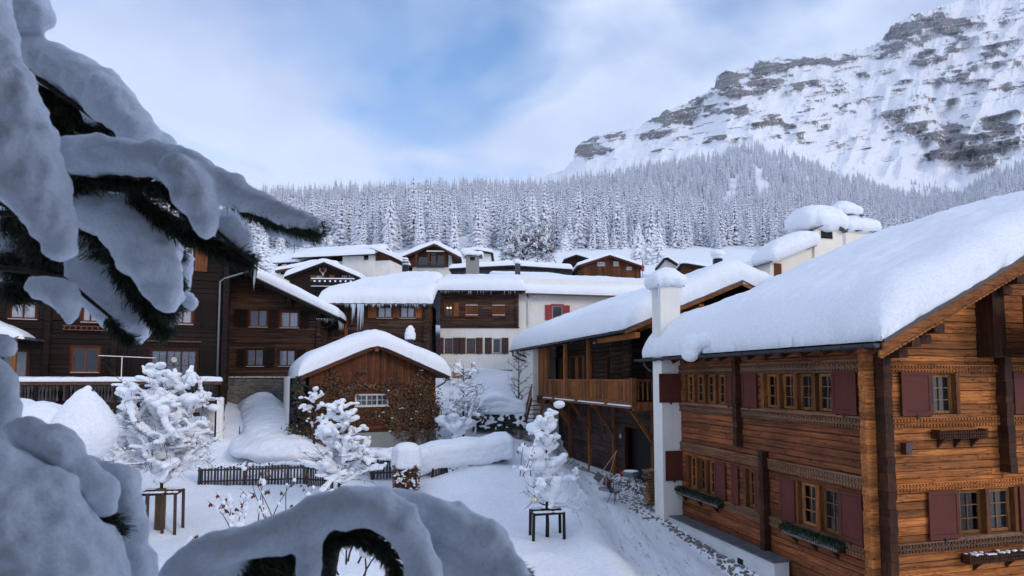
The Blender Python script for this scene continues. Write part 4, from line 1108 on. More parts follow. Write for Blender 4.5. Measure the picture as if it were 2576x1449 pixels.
shutter(E, 'y', cy0, RH.Y(1673, 1170, cy0)[0], RH.Y(1716, 1170, cy0)[0], RH.Y(1690, 1209, cy0)[1], RH.Y(1690, 1134, cy0)[1], RED, 0.03, label='burgundy shutter folded back against the white chimney, lower')

# big stepped chimney behind the roof edge
CH = Frame('stepped_chimney', 'big cream chimney of two steps with round snow caps behind the right roof', 'chimney', origin=(RH.w(0, 12.2).x, RH.w(0, 12.2).y), deg=14.52, z0=0.0)
E2 = CH.e
def CY(px, py, c=0): return CH.Y(px, py, c)
xa, xb = CY(2048, 600)[0], CY(2119, 600)[0]; zt = CY(2090, 570)[1]; zb = CY(2000, 760)[1] - 2
w2 = 1.5
mb = MB(); mb.box(xa, xb, 0, w2, zb, zt - 0.12); xm = (xa + xb)/2; mb.prism([(xa, 0, zt - .12), (xb, 0, zt - .12), (xm, 0, zt + .16)], (0, w2, 0)); mb.build('shaft', PLASTER_C, E2)
hx0, hx1 = CY(2064, 600)[0], CY(2094, 600)[0]; hz0, hz1 = CY(2080, 601)[1], CY(2080, 577)[1]
mb = MB(); mb.box(hx0, hx1, -0.004, 0.1, hz0, hz1); mb.build('smoke_opening', DARK, E2)
mb = MB()
for (a, b, c_, d) in ((hx0-.03, hx1+.03, hz1, hz1+.03), (hx0-.03, hx1+.03, hz0-.03, hz0), (hx0-.03, hx0, hz0, hz1), (hx1, hx1+.03, hz0, hz1)): mb.box(a, b, -.03, 0, c_, d)
mb.build('opening_rim', PLASTER_C, E2)
mb = MB()
for sx in (-1, 1): mb.prism([(xm, -.25, zt + .22), (xm + sx * .95, -.25, zt - .22), (xm + sx * .95, -.25, zt - .28), (xm, -.25, zt + .16)], (0, w2 + .6, 0))
mb.build('cap_slab', SLATE, E2)
snow_cap(E2, xa - .12, xb + .12, 0, w2, zt - 0.10, 1.35, 0.36, 0.07, 5)
# lower step to the left
xc, xd = CY(1941, 690)[0], xa; zt2a, zt2b = CY(1941, 662)[1], CY(2046, 620)[1]
mb = MB(); mb.prism([(xc, 0.1, zb - 2), (xd, 0.1, zb - 2), (xd, 0.1, zt2b), (xc, 0.1, zt2a)], (0, 1.1, 0)); mb.build('low_shaft', PLASTER_C, E2)
mb = MB(); mb.prism([(xc - .3, -.12, zt2a - .08), (xd + .05, -.12, zt2b + .02), (xd + .05, -.12, zt2b + .07), (xc - .3, -.12, zt2a - .02)], (0, 1.5, 0)); mb.build('low_slab', SLATE, E2)
lx0, lx1, lz0, lz1 = CY(1954, 690)[0], CY(1972, 690)[0], CY(1960, 698)[1], CY(1960, 662)[1]
mb = MB(); mb.box(xc + .22, xc + .62, 0.07, 0.1, lz0, lz1)
for i in range(8): mb.box(xc + .24, xc + .60, 0.03, 0.08, lz0 + (lz1-lz0)*(i+.3)/8, lz0 + (lz1-lz0)*(i+.75)/8)
mb.build('vent_grille', WSH, E2)
it = []
rnd = random.Random(4)
for i in range(15):
    for j in range(9):
        f = i / 14; g = j / 8; e = max(abs(f*2-1), abs(g*2-1)); h = 1.08 * (1 - .30 * e ** 3)
        x = (xc + .10) + (xd - xc - .2) * f; y = -0.05 + 1.2 * g; zz = zt2a + (zt2b - zt2a) * f
        it.append((x, y, zz + h * .5, .22, .22, h * .5)); it.append((x, y, zz + .32, .30, .30, .34)); it.append((x, y, zz + h - .35, .32, .32, .35))
blobs('snow_cap', it, SNOW, E2, 0.06, 1, 5, 0.03, .3)
# a second pair of caps further back to the right
C2 = Frame('rear_chimney', 'cream chimney with wide flat snow cap, right of the stepped chimney', 'chimney', origin=(RH.w(0, 16).x, RH.w(0, 16).y), deg=14.52, z0=0.0)
E2 = C2.e
def CY2(px, py, c=0): return C2.Y(px, py, c)
xa, xb = CY2(2128, 600)[0], CY2(2205, 600)[0]; zt = CY2(2160, 583)[1]
mb = MB(); mb.box(xa, xb, 0, 1.3, zt - 4, zt); mb.build('shaft', PLASTER_C, E2)
mb = MB(); mb.box(xa - .25, xb + .25, -.2, 1.5, zt, zt + .06); mb.build('cap_slab', SLATE, E2)
mb = MB(); mb.box(CY2(2176, 600)[0], CY2(2200, 600)[0], -.03, 0, CY2(2180, 606)[1], CY2(2180, 594)[1]); mb.build('vent_grille', WSH, E2)
snow_cap(E2, xa - .1, xb + .1, 0, 1.3, zt + .05, 0.95, 0.35, 0.07, 6)
zt3 = CY2(2160, 548, 2.6)[1]; xa3, xb3 = CY2(2118, 560, 2.6)[0], CY2(2160, 560, 2.6)[0]
mb = MB(); mb.box(xa3, xb3, 2.6, 3.6, zt3 - 3, zt3 + .1); mb.build('shaft', PLASTER_C, E2)
mb = MB(); mb.box(xa3 - .2, xb3 + .25, 2.4, 3.8, zt3 + .1, zt3 + .18); mb.build('cap_slab', SLATE, E2)
snow_cap(E2, xa3 - .1, xb3 + .1, 2.6, 3.6, zt3 + .15, 0.95, 0.3, 0.07, 8)

# low roughcast wall with slate top along the chalet
LW = Frame('low_wall', 'low grey roughcast wall with slate slabs on top, along the timber chalet', 'wall', origin=(RH.w(0, 0).x, RH.w(0, 0).y), deg=14.52, z0=-2.0)
ya = RX(1947, 1411, -0.62)[0]; zs = RX(1947, 1411, -0.62)[1]
mb = MB(); mb.box(-0.62, -0.12, ya, Lf - 0.1, -5.2, zs - 0.05); mb.build('roughcast', PLASTER_G, LW.e)
n = 6
for i in range(n):
    y0 = ya - 0.05 + (Lf - 0.1 - ya) * i / n; y1 = ya - 0.05 + (Lf - 0.1 - ya) * (i + 1) / n - 0.012
    mb = MB(); mb.box(-0.68, -0.10, y0, y1, zs - 0.05 + random.uniform(-.004, .004), zs + random.uniform(-.003, .003)); mb.build('slab', SLATE, LW.e)
yv, zv = RX(1862, 1420, -0.63)
mb = MB(); mb.box(-0.628, -0.5, yv - 0.14, yv + 0.14, zv - 0.2, zv + 0.18); mb.build('vent_hole', DARK, LW.e)
# ================================================================== MIDDLE LOG HOUSE WITH BALCONY
MH = Frame('log_house', 'dark log house with an orange timber balcony on struts, behind the white chimney', 'house', origin=(5.15, 25.5), deg=14.52, z0=1.0)
E = MH.e
def MX(px, py, c=0.0): return MH.X(px, py, c)
def MY(px, py, c=0.0): return MH.Y(px, py, c)
Wx = 1.3                                   # house wall behind the balcony
railz = MX(1479, 954)[1]; floorz = MX(1479, 1015)[1] + 0.14
zEm = MX(1560, 836, -0.4)[1]
Lm = MX(1372, 950)[0]
yg = 3.8                                   # near gable log wall
Lend = MX(1316, 950)[0]
mslope = 0.42; xrm = 5.2; zRm = zEm + mslope * (xrm + 0.4)
basez = MX(1487, 1176, Wx)[1]
# upper storey of round logs
holes_m = []
for (p0, p1) in ((1394, 1416), (1437, 1474), (1483, 1491), (1529, 1552)):
    b, a = MX(p0, 930, Wx)[0], MX(p1, 930, Wx)[0]
    holes_m.append((a, b, floorz + 0.25, railz + 1.35 if p0 != 1483 else railz + 1.35))
holes_m[3] = (holes_m[3][0], holes_m[3][1], railz - 0.2, MX(1540, 895, Wx)[1])
rnd = random.Random(31)
z = floorz; k = 0
def log_(p, q, r, m, n=10):
    mb = MB(); p, q = Vector(p), Vector(q); pts = [p.lerp(q, t / 4) + Vector((rnd.uniform(-.015, .015), rnd.uniform(-.015, .015), rnd.uniform(-.015, .015))) for t in range(5)]
    mb.tube(pts, [r * rnd.uniform(.93, 1.07) for _ in range(5)], n); mb.build('log', m, E, True)
while z < zEm + 0.55:
    r = 0.135; zc = z + r
    segs = [(yg - 0.55, Lend - 1.0)]
    for (a, b, g0, g1_) in holes_m:
        if g0 < zc < g1_:
            segs = [x for s0, s1 in segs for x in ((s0, min(s1, a)), (max(s0, b), s1)) if x[1] - x[0] > 0.15]
    for s0, s1 in segs: log_((Wx + 0.13, s0, zc), (Wx + 0.13, s1, zc), r, WL_Y)
    z += 0.235; k += 1
z = floorz - 0.1
while z < zRm - 0.2:
    r = 0.135; zc = z + r
    x1 = 8.0 if zc < zEm else 2*xrm - (Wx)
    log_((Wx - 0.55 if zc < zEm + .3 else (zc - zEm) / mslope, yg + 0.13, zc), (9.0, yg + 0.13, zc), r, WL_X)
    z += 0.235
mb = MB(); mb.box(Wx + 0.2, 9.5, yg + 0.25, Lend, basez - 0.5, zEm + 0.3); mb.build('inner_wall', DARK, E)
for i, (a, b, g0, g1_) in enumerate(holes_m):
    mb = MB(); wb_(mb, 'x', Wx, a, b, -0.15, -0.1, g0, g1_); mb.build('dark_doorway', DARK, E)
    mb = MB()
    for (p0, p1, q0, q1) in ((a - .03, a + .05, g0, g1_ + .06), (b - .05, b + .03, g0, g1_ + .06), (a + .05, b - .05, g1_ - .02, g1_ + .06)): wb_(mb, 'x', Wx, p0, p1, -0.1, 0.10, q0, q1)
    mb.build('door_frame', FRAMED, E)
    if i < 2:
        n = 4 if i else 2
        for j in range(n):
            mb = MB(); wb_(mb, 'x', Wx, a + .06 + (b - a - .12) * j / n + .01, a + .06 + (b - a - .12) * (j + 1) / n - .01, -0.06, 0.0, g0, g1_ - .04); mb.build('door_board', WSH if (j % 2 == 0) else WK_Z, E)
    if i == 3:
        mb = MB(); wb_(mb, 'x', Wx, a + .06, b - .06, -0.08, -0.06, g0, g1_ - .05); mb.build('pane', GLASS, E)
# lower storey: planks
holes_l = [(0.2, MX(1573, 1100, Wx)[0], basez + 0.1, MX(1600, 1078, Wx)[1]), (MX(1527, 1080, Wx)[0], MX(1515, 1080, Wx)[0], MX(1520, 1096, Wx)[1], MX(1520, 1068, Wx)[1])]
yl0 = 0.2
plank_wall(E, wood('purple_brown_plank', (0.030, 0.016, 0.014), (0.10, 0.058, 0.050), 'y', weather=0.5, knots=False), 'x', Wx, yl0, Lm + 0.5, basez, floorz - 0.15, h=0.27, th=0.10, holes=holes_l, seed=33, maxlen=3.0, jit=0.02)
a, b, g0, g1_ = holes_l[0]
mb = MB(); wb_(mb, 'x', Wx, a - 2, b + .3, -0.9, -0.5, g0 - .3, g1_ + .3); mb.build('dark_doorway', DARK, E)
mb = MB(); wb_(mb, 'x', Wx, b - .02, b + .12, -.1, .04, g0, g1_ + .12); wb_(mb, 'x', Wx, a, b, -.1, .05, g1_, g1_ + .14); mb.build('door_frame', FRAMEK, E)
a, b, g0, g1_ = holes_l[1]
window(E, 'x', Wx, a, b, g0, g1_, FRAMED, 1, 1, 1, rec=0.03, fw=0.06)
mb = MB(); mb.box(Wx - 0.12, Wx + 0.5, 0.0, Lm + 1.2, basez - 1.2, basez + 0.12); mb.build('plinth', PLASTER_G, E)
# balcony
D_ = 0.0
mb = MB(); mb.box(D_ - 0.02, Wx + .2, 0.0, Lm + 0.2, floorz - 0.12, floorz); mb.build('balcony_floor', WP_Y, E)
mb = MB(); mb.box(D_ - 0.05, D_ + 0.09, 0.0, Lm + 0.2, floorz - 0.02, floorz + 0.16); mb.build('balcony_beam', WP_Y, E)
mb = MB(); mb.box(D_ - 0.14, D_ + 0.02, -0.1, Lm + 0.2, floorz - 0.16, floorz - 0.06); mb.build('balcony_edge', WT, E)
mb = MB(); mb.box(D_ - 0.03, D_ + 0.07, 0.0, Lm + 0.2, railz - 0.09, railz); mb.build('hand_rail', WP_Y, E)
n = int(Lm / 0.145)
for i in range(n):
    y = 0.15 + (Lm - 0.2) * (i + 0.5) / n
    mb = MB(); mb.box(D_ - 0.015, D_ + 0.02, y - 0.048, y + 0.048, floorz + 0.16, railz - 0.09); mb.build('baluster', WP_Y, E)
for i in range(7):
    x = 0.25 + i * 0.22
    mb = MB(); mb.box(x - .03, x + .03, -0.02, 0.02, floorz + 0.2, railz - 0.09); mb.build('baluster', WP_Y, E)
mb = MB(); mb.box(0.0, 3.2, -0.05, 0.05, railz - 0.09, railz); mb.build('hand_rail', WP_Y, E)
mb = MB(); mb.box(0.0, 3.2, -0.05, 0.08, floorz - 0.25, floorz + 0.12); mb.build('balcony_beam', WP_Y, E)
mb = MB(); mb.box(0.0, 3.2, 0.05, 3.8, floorz - 0.12, floorz); mb.build('balcony_floor', WP_Y, E)
posts = [MX(p, 900)[0] for p in (1479.6, 1421, 1376)]
for y in posts:
    mb = MB(); mb.box(D_ - 0.06, D_ + 0.12, y - 0.1, y + 0.1, floorz, zEm + 0.02); mb.build('balcony_post', WP_Y, E)
mb = MB(); mb.box(D_ - 0.08, D_ + 0.14, -0.08, 0.22, floorz - 0.05, railz + 0.06); mb.build('balcony_post', WP_Y, E)
mb = MB(); mb.box(D_ - 0.03, D_ + 0.12, 0, Lm + .3, zEm - 0.06, zEm + 0.1); mb.build('wall_plate', WD_X, E)
# struts and lower posts
lp = [MX(p, 1100, Wx)[0] for p in (1437, 1487, 1549)]
for y in lp + [0.55]:
    mb = MB(); mb.box(Wx - 0.16, Wx + 0.0, y - 0.1, y + 0.1, basez - 0.1, floorz - 0.12); mb.build('lower_post', WP_Y, E)
    mb = MB(); mb.bar((Wx - 0.12, y, floorz - 1.65), (D_ + 0.12, y + 0.02, floorz - 0.16), 0.13, 0.15, (0, 1, 0)); mb.build('strut', WP_Y, E)
    mb = MB(); mb.box(D_, Wx, y - 0.07, y + 0.07, floorz - 0.28, floorz - 0.12); mb.build('joist', WP_Y, E)
for p in (1412, 1395):
    y = MX(p, 1060, 0.5)[0]
    mb = MB(); mb.bar((Wx - 0.12, y, floorz - 1.5), (D_ + 0.12, y, floorz - 0.16), 0.11, 0.12, (0, 1, 0)); mb.build('strut', WP_Y, E)
# snow line on the balcony edge
blobs('edge_snow', [(D_ - 0.08, y, floorz - 0.05, .09, .25, .045) for y in np.arange(0.2, Lm, 0.16) if (int(y * 1.3) % 5 != 3)], SNOW, E, 0.03, 1, 2)
# white far end and boarded stair bay
xw = D_ - 0.25
ya_, yb_ = MX(1341, 950, xw)[0], MX(1312, 950, xw)[0]
mb = MB(); mb.box(xw, 6, ya_, yb_ + 2.5, basez - 1.0, zEm + .2); mb.build('white_wall', PLASTER, E)
wa, wbb = MX(1328, 950, xw)[0], MX(1320, 950, xw)[0]
window(E, 'x', xw, wa, wbb, MX(1324, 920, xw)[1], MX(1324, 880, xw)[1], FRAMED, 1, 2, 1, rec=0.1)
y0 = MX(1373, 950, 0.1)[0]
v_boards(E, WP_Y, 'x', 0.1, y0, ya_ + 0.0, floorz + 0.0, zEm + .1, w=0.16, th=0.05, name='bay_board', seed=3)
mb = MB(); mb.box(0.0, 0.3, y0, ya_, floorz - 0.45, floorz + .02); mb.build('bay_beam', WD_X, E)
# stair going down to the left
for sx in (-0.05, -0.9):
    mb = MB(); mb.bar((sx, y0 - 0.3, floorz - .1), (sx, ya_ + 1.2, basez + .3), 0.06, 0.22); mb.build('stair_string', WP_Y, E)
mb = MB(); mb.bar((-0.9, y0 - 0.3, floorz + .75), (-0.9, ya_ + 1.2, basez + 1.15), 0.06, 0.08); mb.build('stair_rail', WP_Y, E)
for i in range(12):
    t = (i + .5) / 12; y = y0 - .3 + (ya_ + 1.5 - y0) * t; z = floorz - .1 + (basez + .4 - floorz) * t
    mb = MB(); mb.box(-0.92, -0.88, y - .03, y + .03, z, z + .82); mb.build('stair_baluster', WP_Y, E)
    mb = MB(); mb.box(-0.9, 0.0, y - .13, y + .13, z - .05, z); mb.build('stair_tread', WP_Y, E)
# roof
roof(E, -0.5, 2*xrm + 0.5, xrm, zEm + 0.06, zRm, -0.35, Lend + 1.4, 'y', th=0.12, T=1.05, R=0.85, nu=60, nv=70, wood_=WO_X, seed=8, amp=0.14, fr=0.3, bulge=0.12, lump=0.06, rough_edge=0.09, bw=0.18, Tf=lambda U, V: 1.08 + 0.0 * U)
for x in (0.1, 1.5, 3.2):
    z = zEm + mslope * (x + 0.4) - 0.28
    mb = MB(); mb.box(x - .12, x + .12, -0.3, yg, z - .2, z + .04); mb.build('purlin', WO_X, E)
for y in np.arange(-0.1, Lend, 0.8):
    mb = MB(); mb.bar((-0.45, y, zEm - 0.08), (1.2, y, zEm - 0.08 + 1.65 * mslope), 0.1, 0.12); mb.build('rafter', WD_X, E)
gutter_run(E, (-0.6, -0.4, zEm + 0.02), (-0.6, Lend + 1.4, zEm + 0.02), 0.085, METAL, 0.75)
mb = MB(); yy = Lend + 0.6; mb.tube([(-0.6, yy, zEm - .05), (-0.6, yy, zEm - .35), (-0.35, yy - 1.6, zEm - .75), (0.0, yy - 3.0, zEm - 0.9)], 0.06, 8); mb.build('downpipe', BLACK, E, True)
mb = MB(); yy = Lend - 0.6; mb.tube([(-0.6, yy, zEm - .05), (-0.58, yy, zEm - .25), (-0.3, yy - 1.0, zEm - .5), (0.0, yy - 1.6, zEm - 0.62)], 0.06, 8); mb.build('downpipe', BLACK, E, True)
# small tin lean-to roof and pipe by the chimney
# flood lamp on the balcony wall
LF = empty('outdoor_lamp', MH.w(D_ + 0.1, MX(1492, 860)[0], MX(1496, 861)[1]), 0, 'small round metal lamp hanging under the balcony roof', 'lamp')
mb = MB(); mb.lathe((0, 0, 0), [(0.02, 0.10), (0.05, 0.08), (0.13, 0.0), (0.125, -0.01)], 12); o = mb.build('lamp_shade', ZINC, LF, True); o.rotation_euler = (0.5, -0.5, 0)
mb = MB(); mb.tube([(0, 0, .08), (.1, 0, .2), (.3, 0, .22)], .012, 5); mb.build('arm', BLACK, LF)
# number plate
pz = MX(1562, 1097, Wx)
mb = MB(); mb.box(Wx - 0.03, Wx - 0.02, pz[0] - 0.1, pz[0] + 0.1, pz[1] - 0.11, pz[1] + 0.11); npl = mb.build('number_plate', plain('plate_blue_grey', (0.22, 0.24, 0.27), 0.5), E)
def text(s, parent, loc, rot, size, m, name='lettering'):
    cu = bpy.data.curves.new(name, 'FONT'); cu.body = s; cu.size = size; cu.extrude = 0.002; cu.align_x = 'CENTER'; cu.align_y = 'CENTER'
    tmp = bpy.data.objects.new(name, cu); me = bpy.data.meshes.new_from_object(tmp); o = bpy.data.objects.new(name, me); C.objects.link(o); o.parent = parent; o.location = loc; o.rotation_euler = rot; me.materials.clear(); me.materials.append(m); return o
text('87', npl, (Wx - 0.033, pz[0], pz[1]), (PI/2, 0, -PI/2), 0.17, WHITEP)

# roof of the next house between log house and timber chalet
NH = Frame('snowy_roof_house', 'house behind, only its broad snow roof shows between the white chimney and the stepped chimney', 'house', origin=(RH.w(0, 14).x, RH.w(0, 14).y), deg=14.52, z0=0.0)
E = NH.e
def NYp(px, py, c=0): return NH.Y(px, py, c)
p1 = NYp(1713, 778); p2 = NYp(1752, 762)
s_ = (p2[1] - p1[1]) / (p2[0] - p1[0]); s_ = 0.42
e0 = p1[0] - 2.2; ze = p1[1] - 2.2 * s_
xrn = e0 + 7.4
roof(E, e0, 2*xrn - e0, xrn, ze, ze + s_ * (xrn - e0), 0.0, 16.0, 'y', T=0.8, R=0.6, nu=50, nv=60, wood_=WO_X, seed=14, amp=0.2, fr=0.25, lump=0.04)
mb = MB(); mb.prism([(e0 + .8, .5, -6), (2*xrn - e0 - .8, .5, -6), (2*xrn - e0 - .8, .5, ze), (xrn, .5, ze + s_ * (xrn - e0) - .5), (e0 + .8, .5, ze)], (0, 14.5, 0)); mb.build('wall', WL_X, E)

# ================================================================== CENTRE HOUSE: brown timber above white wall
WH = Frame('half_timber_house', 'centre house with brown timber storey above white plaster and a white wing to the right', 'house', px=1108, depth=48.0, deg=2.0, z0=CZ)
E = WH.e
def WY(px, py, c=0.0): return WH.Y(px, py, c)
xw0, xw1 = 0.0, WY(1303, 780)[0]
zt_, zm_ = WY(1200, 728)[1], WY(1200, 822)[1]
zg_ = WY(1200, 930)[1]; zz0 = zg_ - 3.0
hs = []
up = []
for (p0, p1) in ((1120, 1140), (1171, 1203), (1238, 1271)):
    a, b = WY(p0, 780)[0], WY(p1, 780)[0]; up.append((a, b, WY(1200, 796)[1], WY(1200, 764)[1]))
plank_wall(E, WB_X, 'y', 0.0, xw0 + .06, xw1 - .15, zm_, zt_ + .1, h=0.23, th=0.12, holes=up, seed=41, maxlen=4, jit=0.02)
log_z = zm_
for side in (xw0 - 0.02, xw1 - 0.16):
    z = zm_; r_ = random.Random(5)
    while z < zt_:
        mb = MB(); mb.box(side - r_.uniform(0, .05), side + .22, -0.16 * r_.uniform(.8, 1.2), 0.1, z + .005, z + .23); mb.build('log_end', WB_X, E); z += 0.235
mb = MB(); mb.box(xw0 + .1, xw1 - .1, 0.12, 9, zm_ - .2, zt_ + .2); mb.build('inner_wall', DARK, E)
a, b, g0, g1_ = up[0]
window(E, 'y', 0, a, b, g0, g1_, FRAMED, 1, 1, 2, rec=0.05, casing=0.07, casem=WSH)
shutter(E, 'y', 0, b + .05, b + .45, g0 - .02, g1_ + .05, WSH, style='board', label='open board shutter beside the window with two lit bulbs')
for q in (0.3, 0.68):
    mb = MB(); mb.lathe((a + (b - a) * q, -0.062, g0 + (g1_ - g0) * 0.66), [(0.01, -.05), (.05, -.03), (.055, .0), (.03, .04), (.005, .06)], 8); mb.build('lit_bulb', LAMPLIT, E, True)
for (a, b, g0, g1_) in up[1:]:
    window(E, 'y', 0, a, b, g0, g1_, FRAMED, 1, 1, 2, rec=0.10)
    for h0, h1 in ((a, (a+b)/2 - .01), ((a+b)/2 + .01, b)):
        shutter(E, 'y', 0, h0, h1, g0, g1_, WSH, d=0.0, style='slat')
    mb = MB()
    for zz in (g0 + .12, g1_ - .12): mb.box(a + .03, b - .03, -.075, -.055, zz - .02, zz + .02)
    mb.build('white_bar', WHITEP, E)
# white storey
lowz0, lowz1 = WY(1200, 889)[1], WY(1200, 851)[1]
hl = [(WY(p, 870)[0], WY(q, 870)[0]) for p, q in ((1118, 1138), (1173, 1195), (1239, 1260))]
mb = MB()
xs_ = [xw0 - .05] + [v for h in hl for v in h] + [WY(1335, 870)[0]]
y0w = 0.06
for i in range(0, len(xs_), 2): mb.box(xs_[i], xs_[i+1], y0w, y0w + .4, zg_, zm_ - .02)
for (a, b) in hl: mb.box(a, b, y0w, y0w + .4, zg_, lowz0); mb.box(a, b, y0w, y0w + .4, lowz1, zm_ - .02)
mb.build('white_wall', PLASTER, E)
mb = MB(); mb.box(xw0 - .1, WY(1335, 900)[0], y0w - .02, y0w + .4, zz0, zg_ - .01); mb.build('grey_base', CONCRETE, E)
mb = MB(); mb.box(xw0 - .05, xw1 + .1, -.03, .3, zm_ - .10, zm_ - .01); mb.build('beam', WB_X, E)
for i, (a, b) in enumerate(hl):
    window(E, 'y', y0w, a, b, lowz0, lowz1, FRAMED if i < 2 else GREYW, 1, 1, 2 if i < 2 else 1, rec=0.12, sillm=CONCRETE)
    shutter(E, 'y', y0w, a - .62, a - .05, lowz0 - .03, lowz1 + .05, BROWN_S, style='board'); shutter(E, 'y', y0w, b + .05, b + .62, lowz0 - .03, lowz1 + .05, BROWN_S, style='board')
# right white wing
W2 = Frame('w2', None, None, origin=(WH.w(xw1 + .02, 0.3).x, WH.w(xw1 + .02, 0.3).y), deg=12.0, z0=CZ)
bpy.data.objects.remove(W2.e); 
mb = MB()
def q(x, y, z):
    p = W2.w(x, y, z); l_ = WH.l(p.x, p.y); return (l_[0], l_[1], z)
xe = 17.0; zt2 = W2.Y(1400, 730)[1] + 0.9
a, b = W2.Y(1389, 785)[0], W2.Y(1415, 785)[0]; g0, g1_ = W2.Y(1400, 806)[1], W2.Y(1400, 769)[1]
def wbox(mb, x0, x1, y0, y1, z0, z1):
    vs = [q(x, y, z) for z in (z0, z1) for x, y in ((x0, y0), (x1, y0), (x1, y1), (x0, y1))]
    mb.add(vs, [(0,3,2,1),(4,5,6,7),(0,1,5,4),(1,2,6,5),(2,3,7,6),(3,0,4,7)])
wbox(mb, 0, a, 0, .4, zg_ , zt2); wbox(mb, b, xe, 0, .4, zg_, zt2); wbox(mb, a, b, 0, .4, zg_, g0); wbox(mb, a, b, 0, .4, g1_, zt2)
wbox(mb, -.1, .0, 0, .4, zm_ , zt2)
mb.build('white_wing', PLASTER, E)
mb = MB(); wbox(mb, 0, xe, -.03, .4, zz0, zg_ - .01); mb.build('grey_base', CONCRETE, E)
mb = MB(); wbox(mb, a, b, .12, .14, g0, g1_); mb.build('pane', GLASS, E)
mb = MB()
for (x0, x1, z0, z1) in ((a, b, g1_ - .06, g1_), (a, b, g0, g0 + .06), (a, a + .06, g0, g1_), (b - .06, b, g0, g1_)): wbox(mb, x0, x1, .05, .11, z0, z1)
mb.build('window', GREYW, E)
mb = MB()
for (x0, x1, z0, z1) in ((a - .12, b + .12, g1_, g1_ + .14), (a - .12, a, g0, g1_), (b, b + .12, g0, g1_)): wbox(mb, x0, x1, -.04, .02, z0, z1)
mb.build('red_casing', RED2, E)
for (x0, x1) in ((a - .62, a - .13), (b + .13, b + .62)):
    mb = MB(); wbox(mb, x0, x1, -.06, -.03, g0, g1_ + .05)
    for i in range(6): wbox(mb, x0 + .06, x1 - .06, -.075, -.061, g1_ - .5 + i * .075, g1_ - .46 + i * .075)
    mb.build('shutter', RED2, E)
mb = MB(); xp = W2.Y(1328, 760)[0]
mb.tube([q(xp + 1.0, -.55, zt2 - 1.0), q(xp + .7, -.4, zt2 - 1.35), q(xp, -.12, zt2 - 1.9), q(xp, -.12, zg_)], .055, 8); mb.build('downpipe', WHITEP, E, True)
mb = MB(); mb.tube([q(-.6, -.4, zt2 - 1.05), q(xp - .2, -.25, zt2 - 1.15), q(xp, -.15, zt2 - 1.6)], .06, 6); mb.build('pipe_elbow', BLACK, E, True)
# roofs: one broad slope rising to the back; eave line steps
zEw = WY(1215, 731, -0.7)[1]; zRw = WY(1300, 685, 8)[1] - 1.05
roof(E, -0.75, 17.5, 8.2, zEw, zRw, xw0 - 0.4, xw1 + 0.5, 'x', T=0.85, R=0.6, nu=70, nv=60, seed=17, amp=0.18, fr=0.3, bulge=0.08, lump=0.04, rough_edge=0.05, ze1=zEw - 1.0, Tf=lambda U, V: 0.85 + 0.0*U)
icicles(E, [((xw0 + random.uniform(0, xw1), -0.8, zEw - .05), random.uniform(.05, .35), .015) for i in range(30)])
# wing roof in its own frame
WR = empty('wing', (0, 0, 0)); bpy.data.objects.remove(WR)
def swap(fn_):
    def g_(u, v):
        x, y, z = fn_(u, v)
        X = W2.o[0] + W2.c * x - W2.s * y; Y = W2.o[1] + W2.s * x + W2.c * y
        dx, dy = X - WH.o[0], Y - WH.o[1]
        return (WH.c * dx + WH.s * dy, -WH.s * dx + WH.c * dy, z)
    return g_
zE2 = W2.Y(1440, 740, -0.7)[1] - 0.02
def wing_base(l, c): return (l, c, zE2 + np.minimum((c + .8) * (zRw - zE2) / 9.0, (18 - c) * .3 + 3))
snow_cover(E, swap(wing_base), 0.2, xe + .3, -0.8, 16.0, T=0.8, R=0.55, nu=60, nv=60, seed=19, amp=0.18, fr=0.3, lump=0.04, rough_edge=0.06)
mb = MB()
vs = [q(x, y, z) for (x, y, z) in ((-.2, -.75, zE2 - .12), (xe, -.75, zE2 - .12), (xe, 8.2, zRw - .3), (-.2, 8.2, zRw - .3), (-.2, -.75, zE2), (xe, -.75, zE2), (xe, 8.2, zRw - .1), (-.2, 8.2, zRw - .1))]
mb.add(vs, [(0,3,2,1),(4,5,6,7),(0,1,5,4),(1,2,6,5),(2,3,7,6),(3,0,4,7)]); mb.build('roof_panel', WSH, E)
p_, r_ = q(0.1, -.85, zE2 - .02), q(xe, -.85, zE2 - .02)
gutter_run(E, p_, r_, .075, ZINC, 1.2)
mb = MB(); wbox(mb, .5, 4.8, -.72, -.3, zE2 + .02, zE2 + .30); mb.build('bare_roof_edge', ROOFS, E)

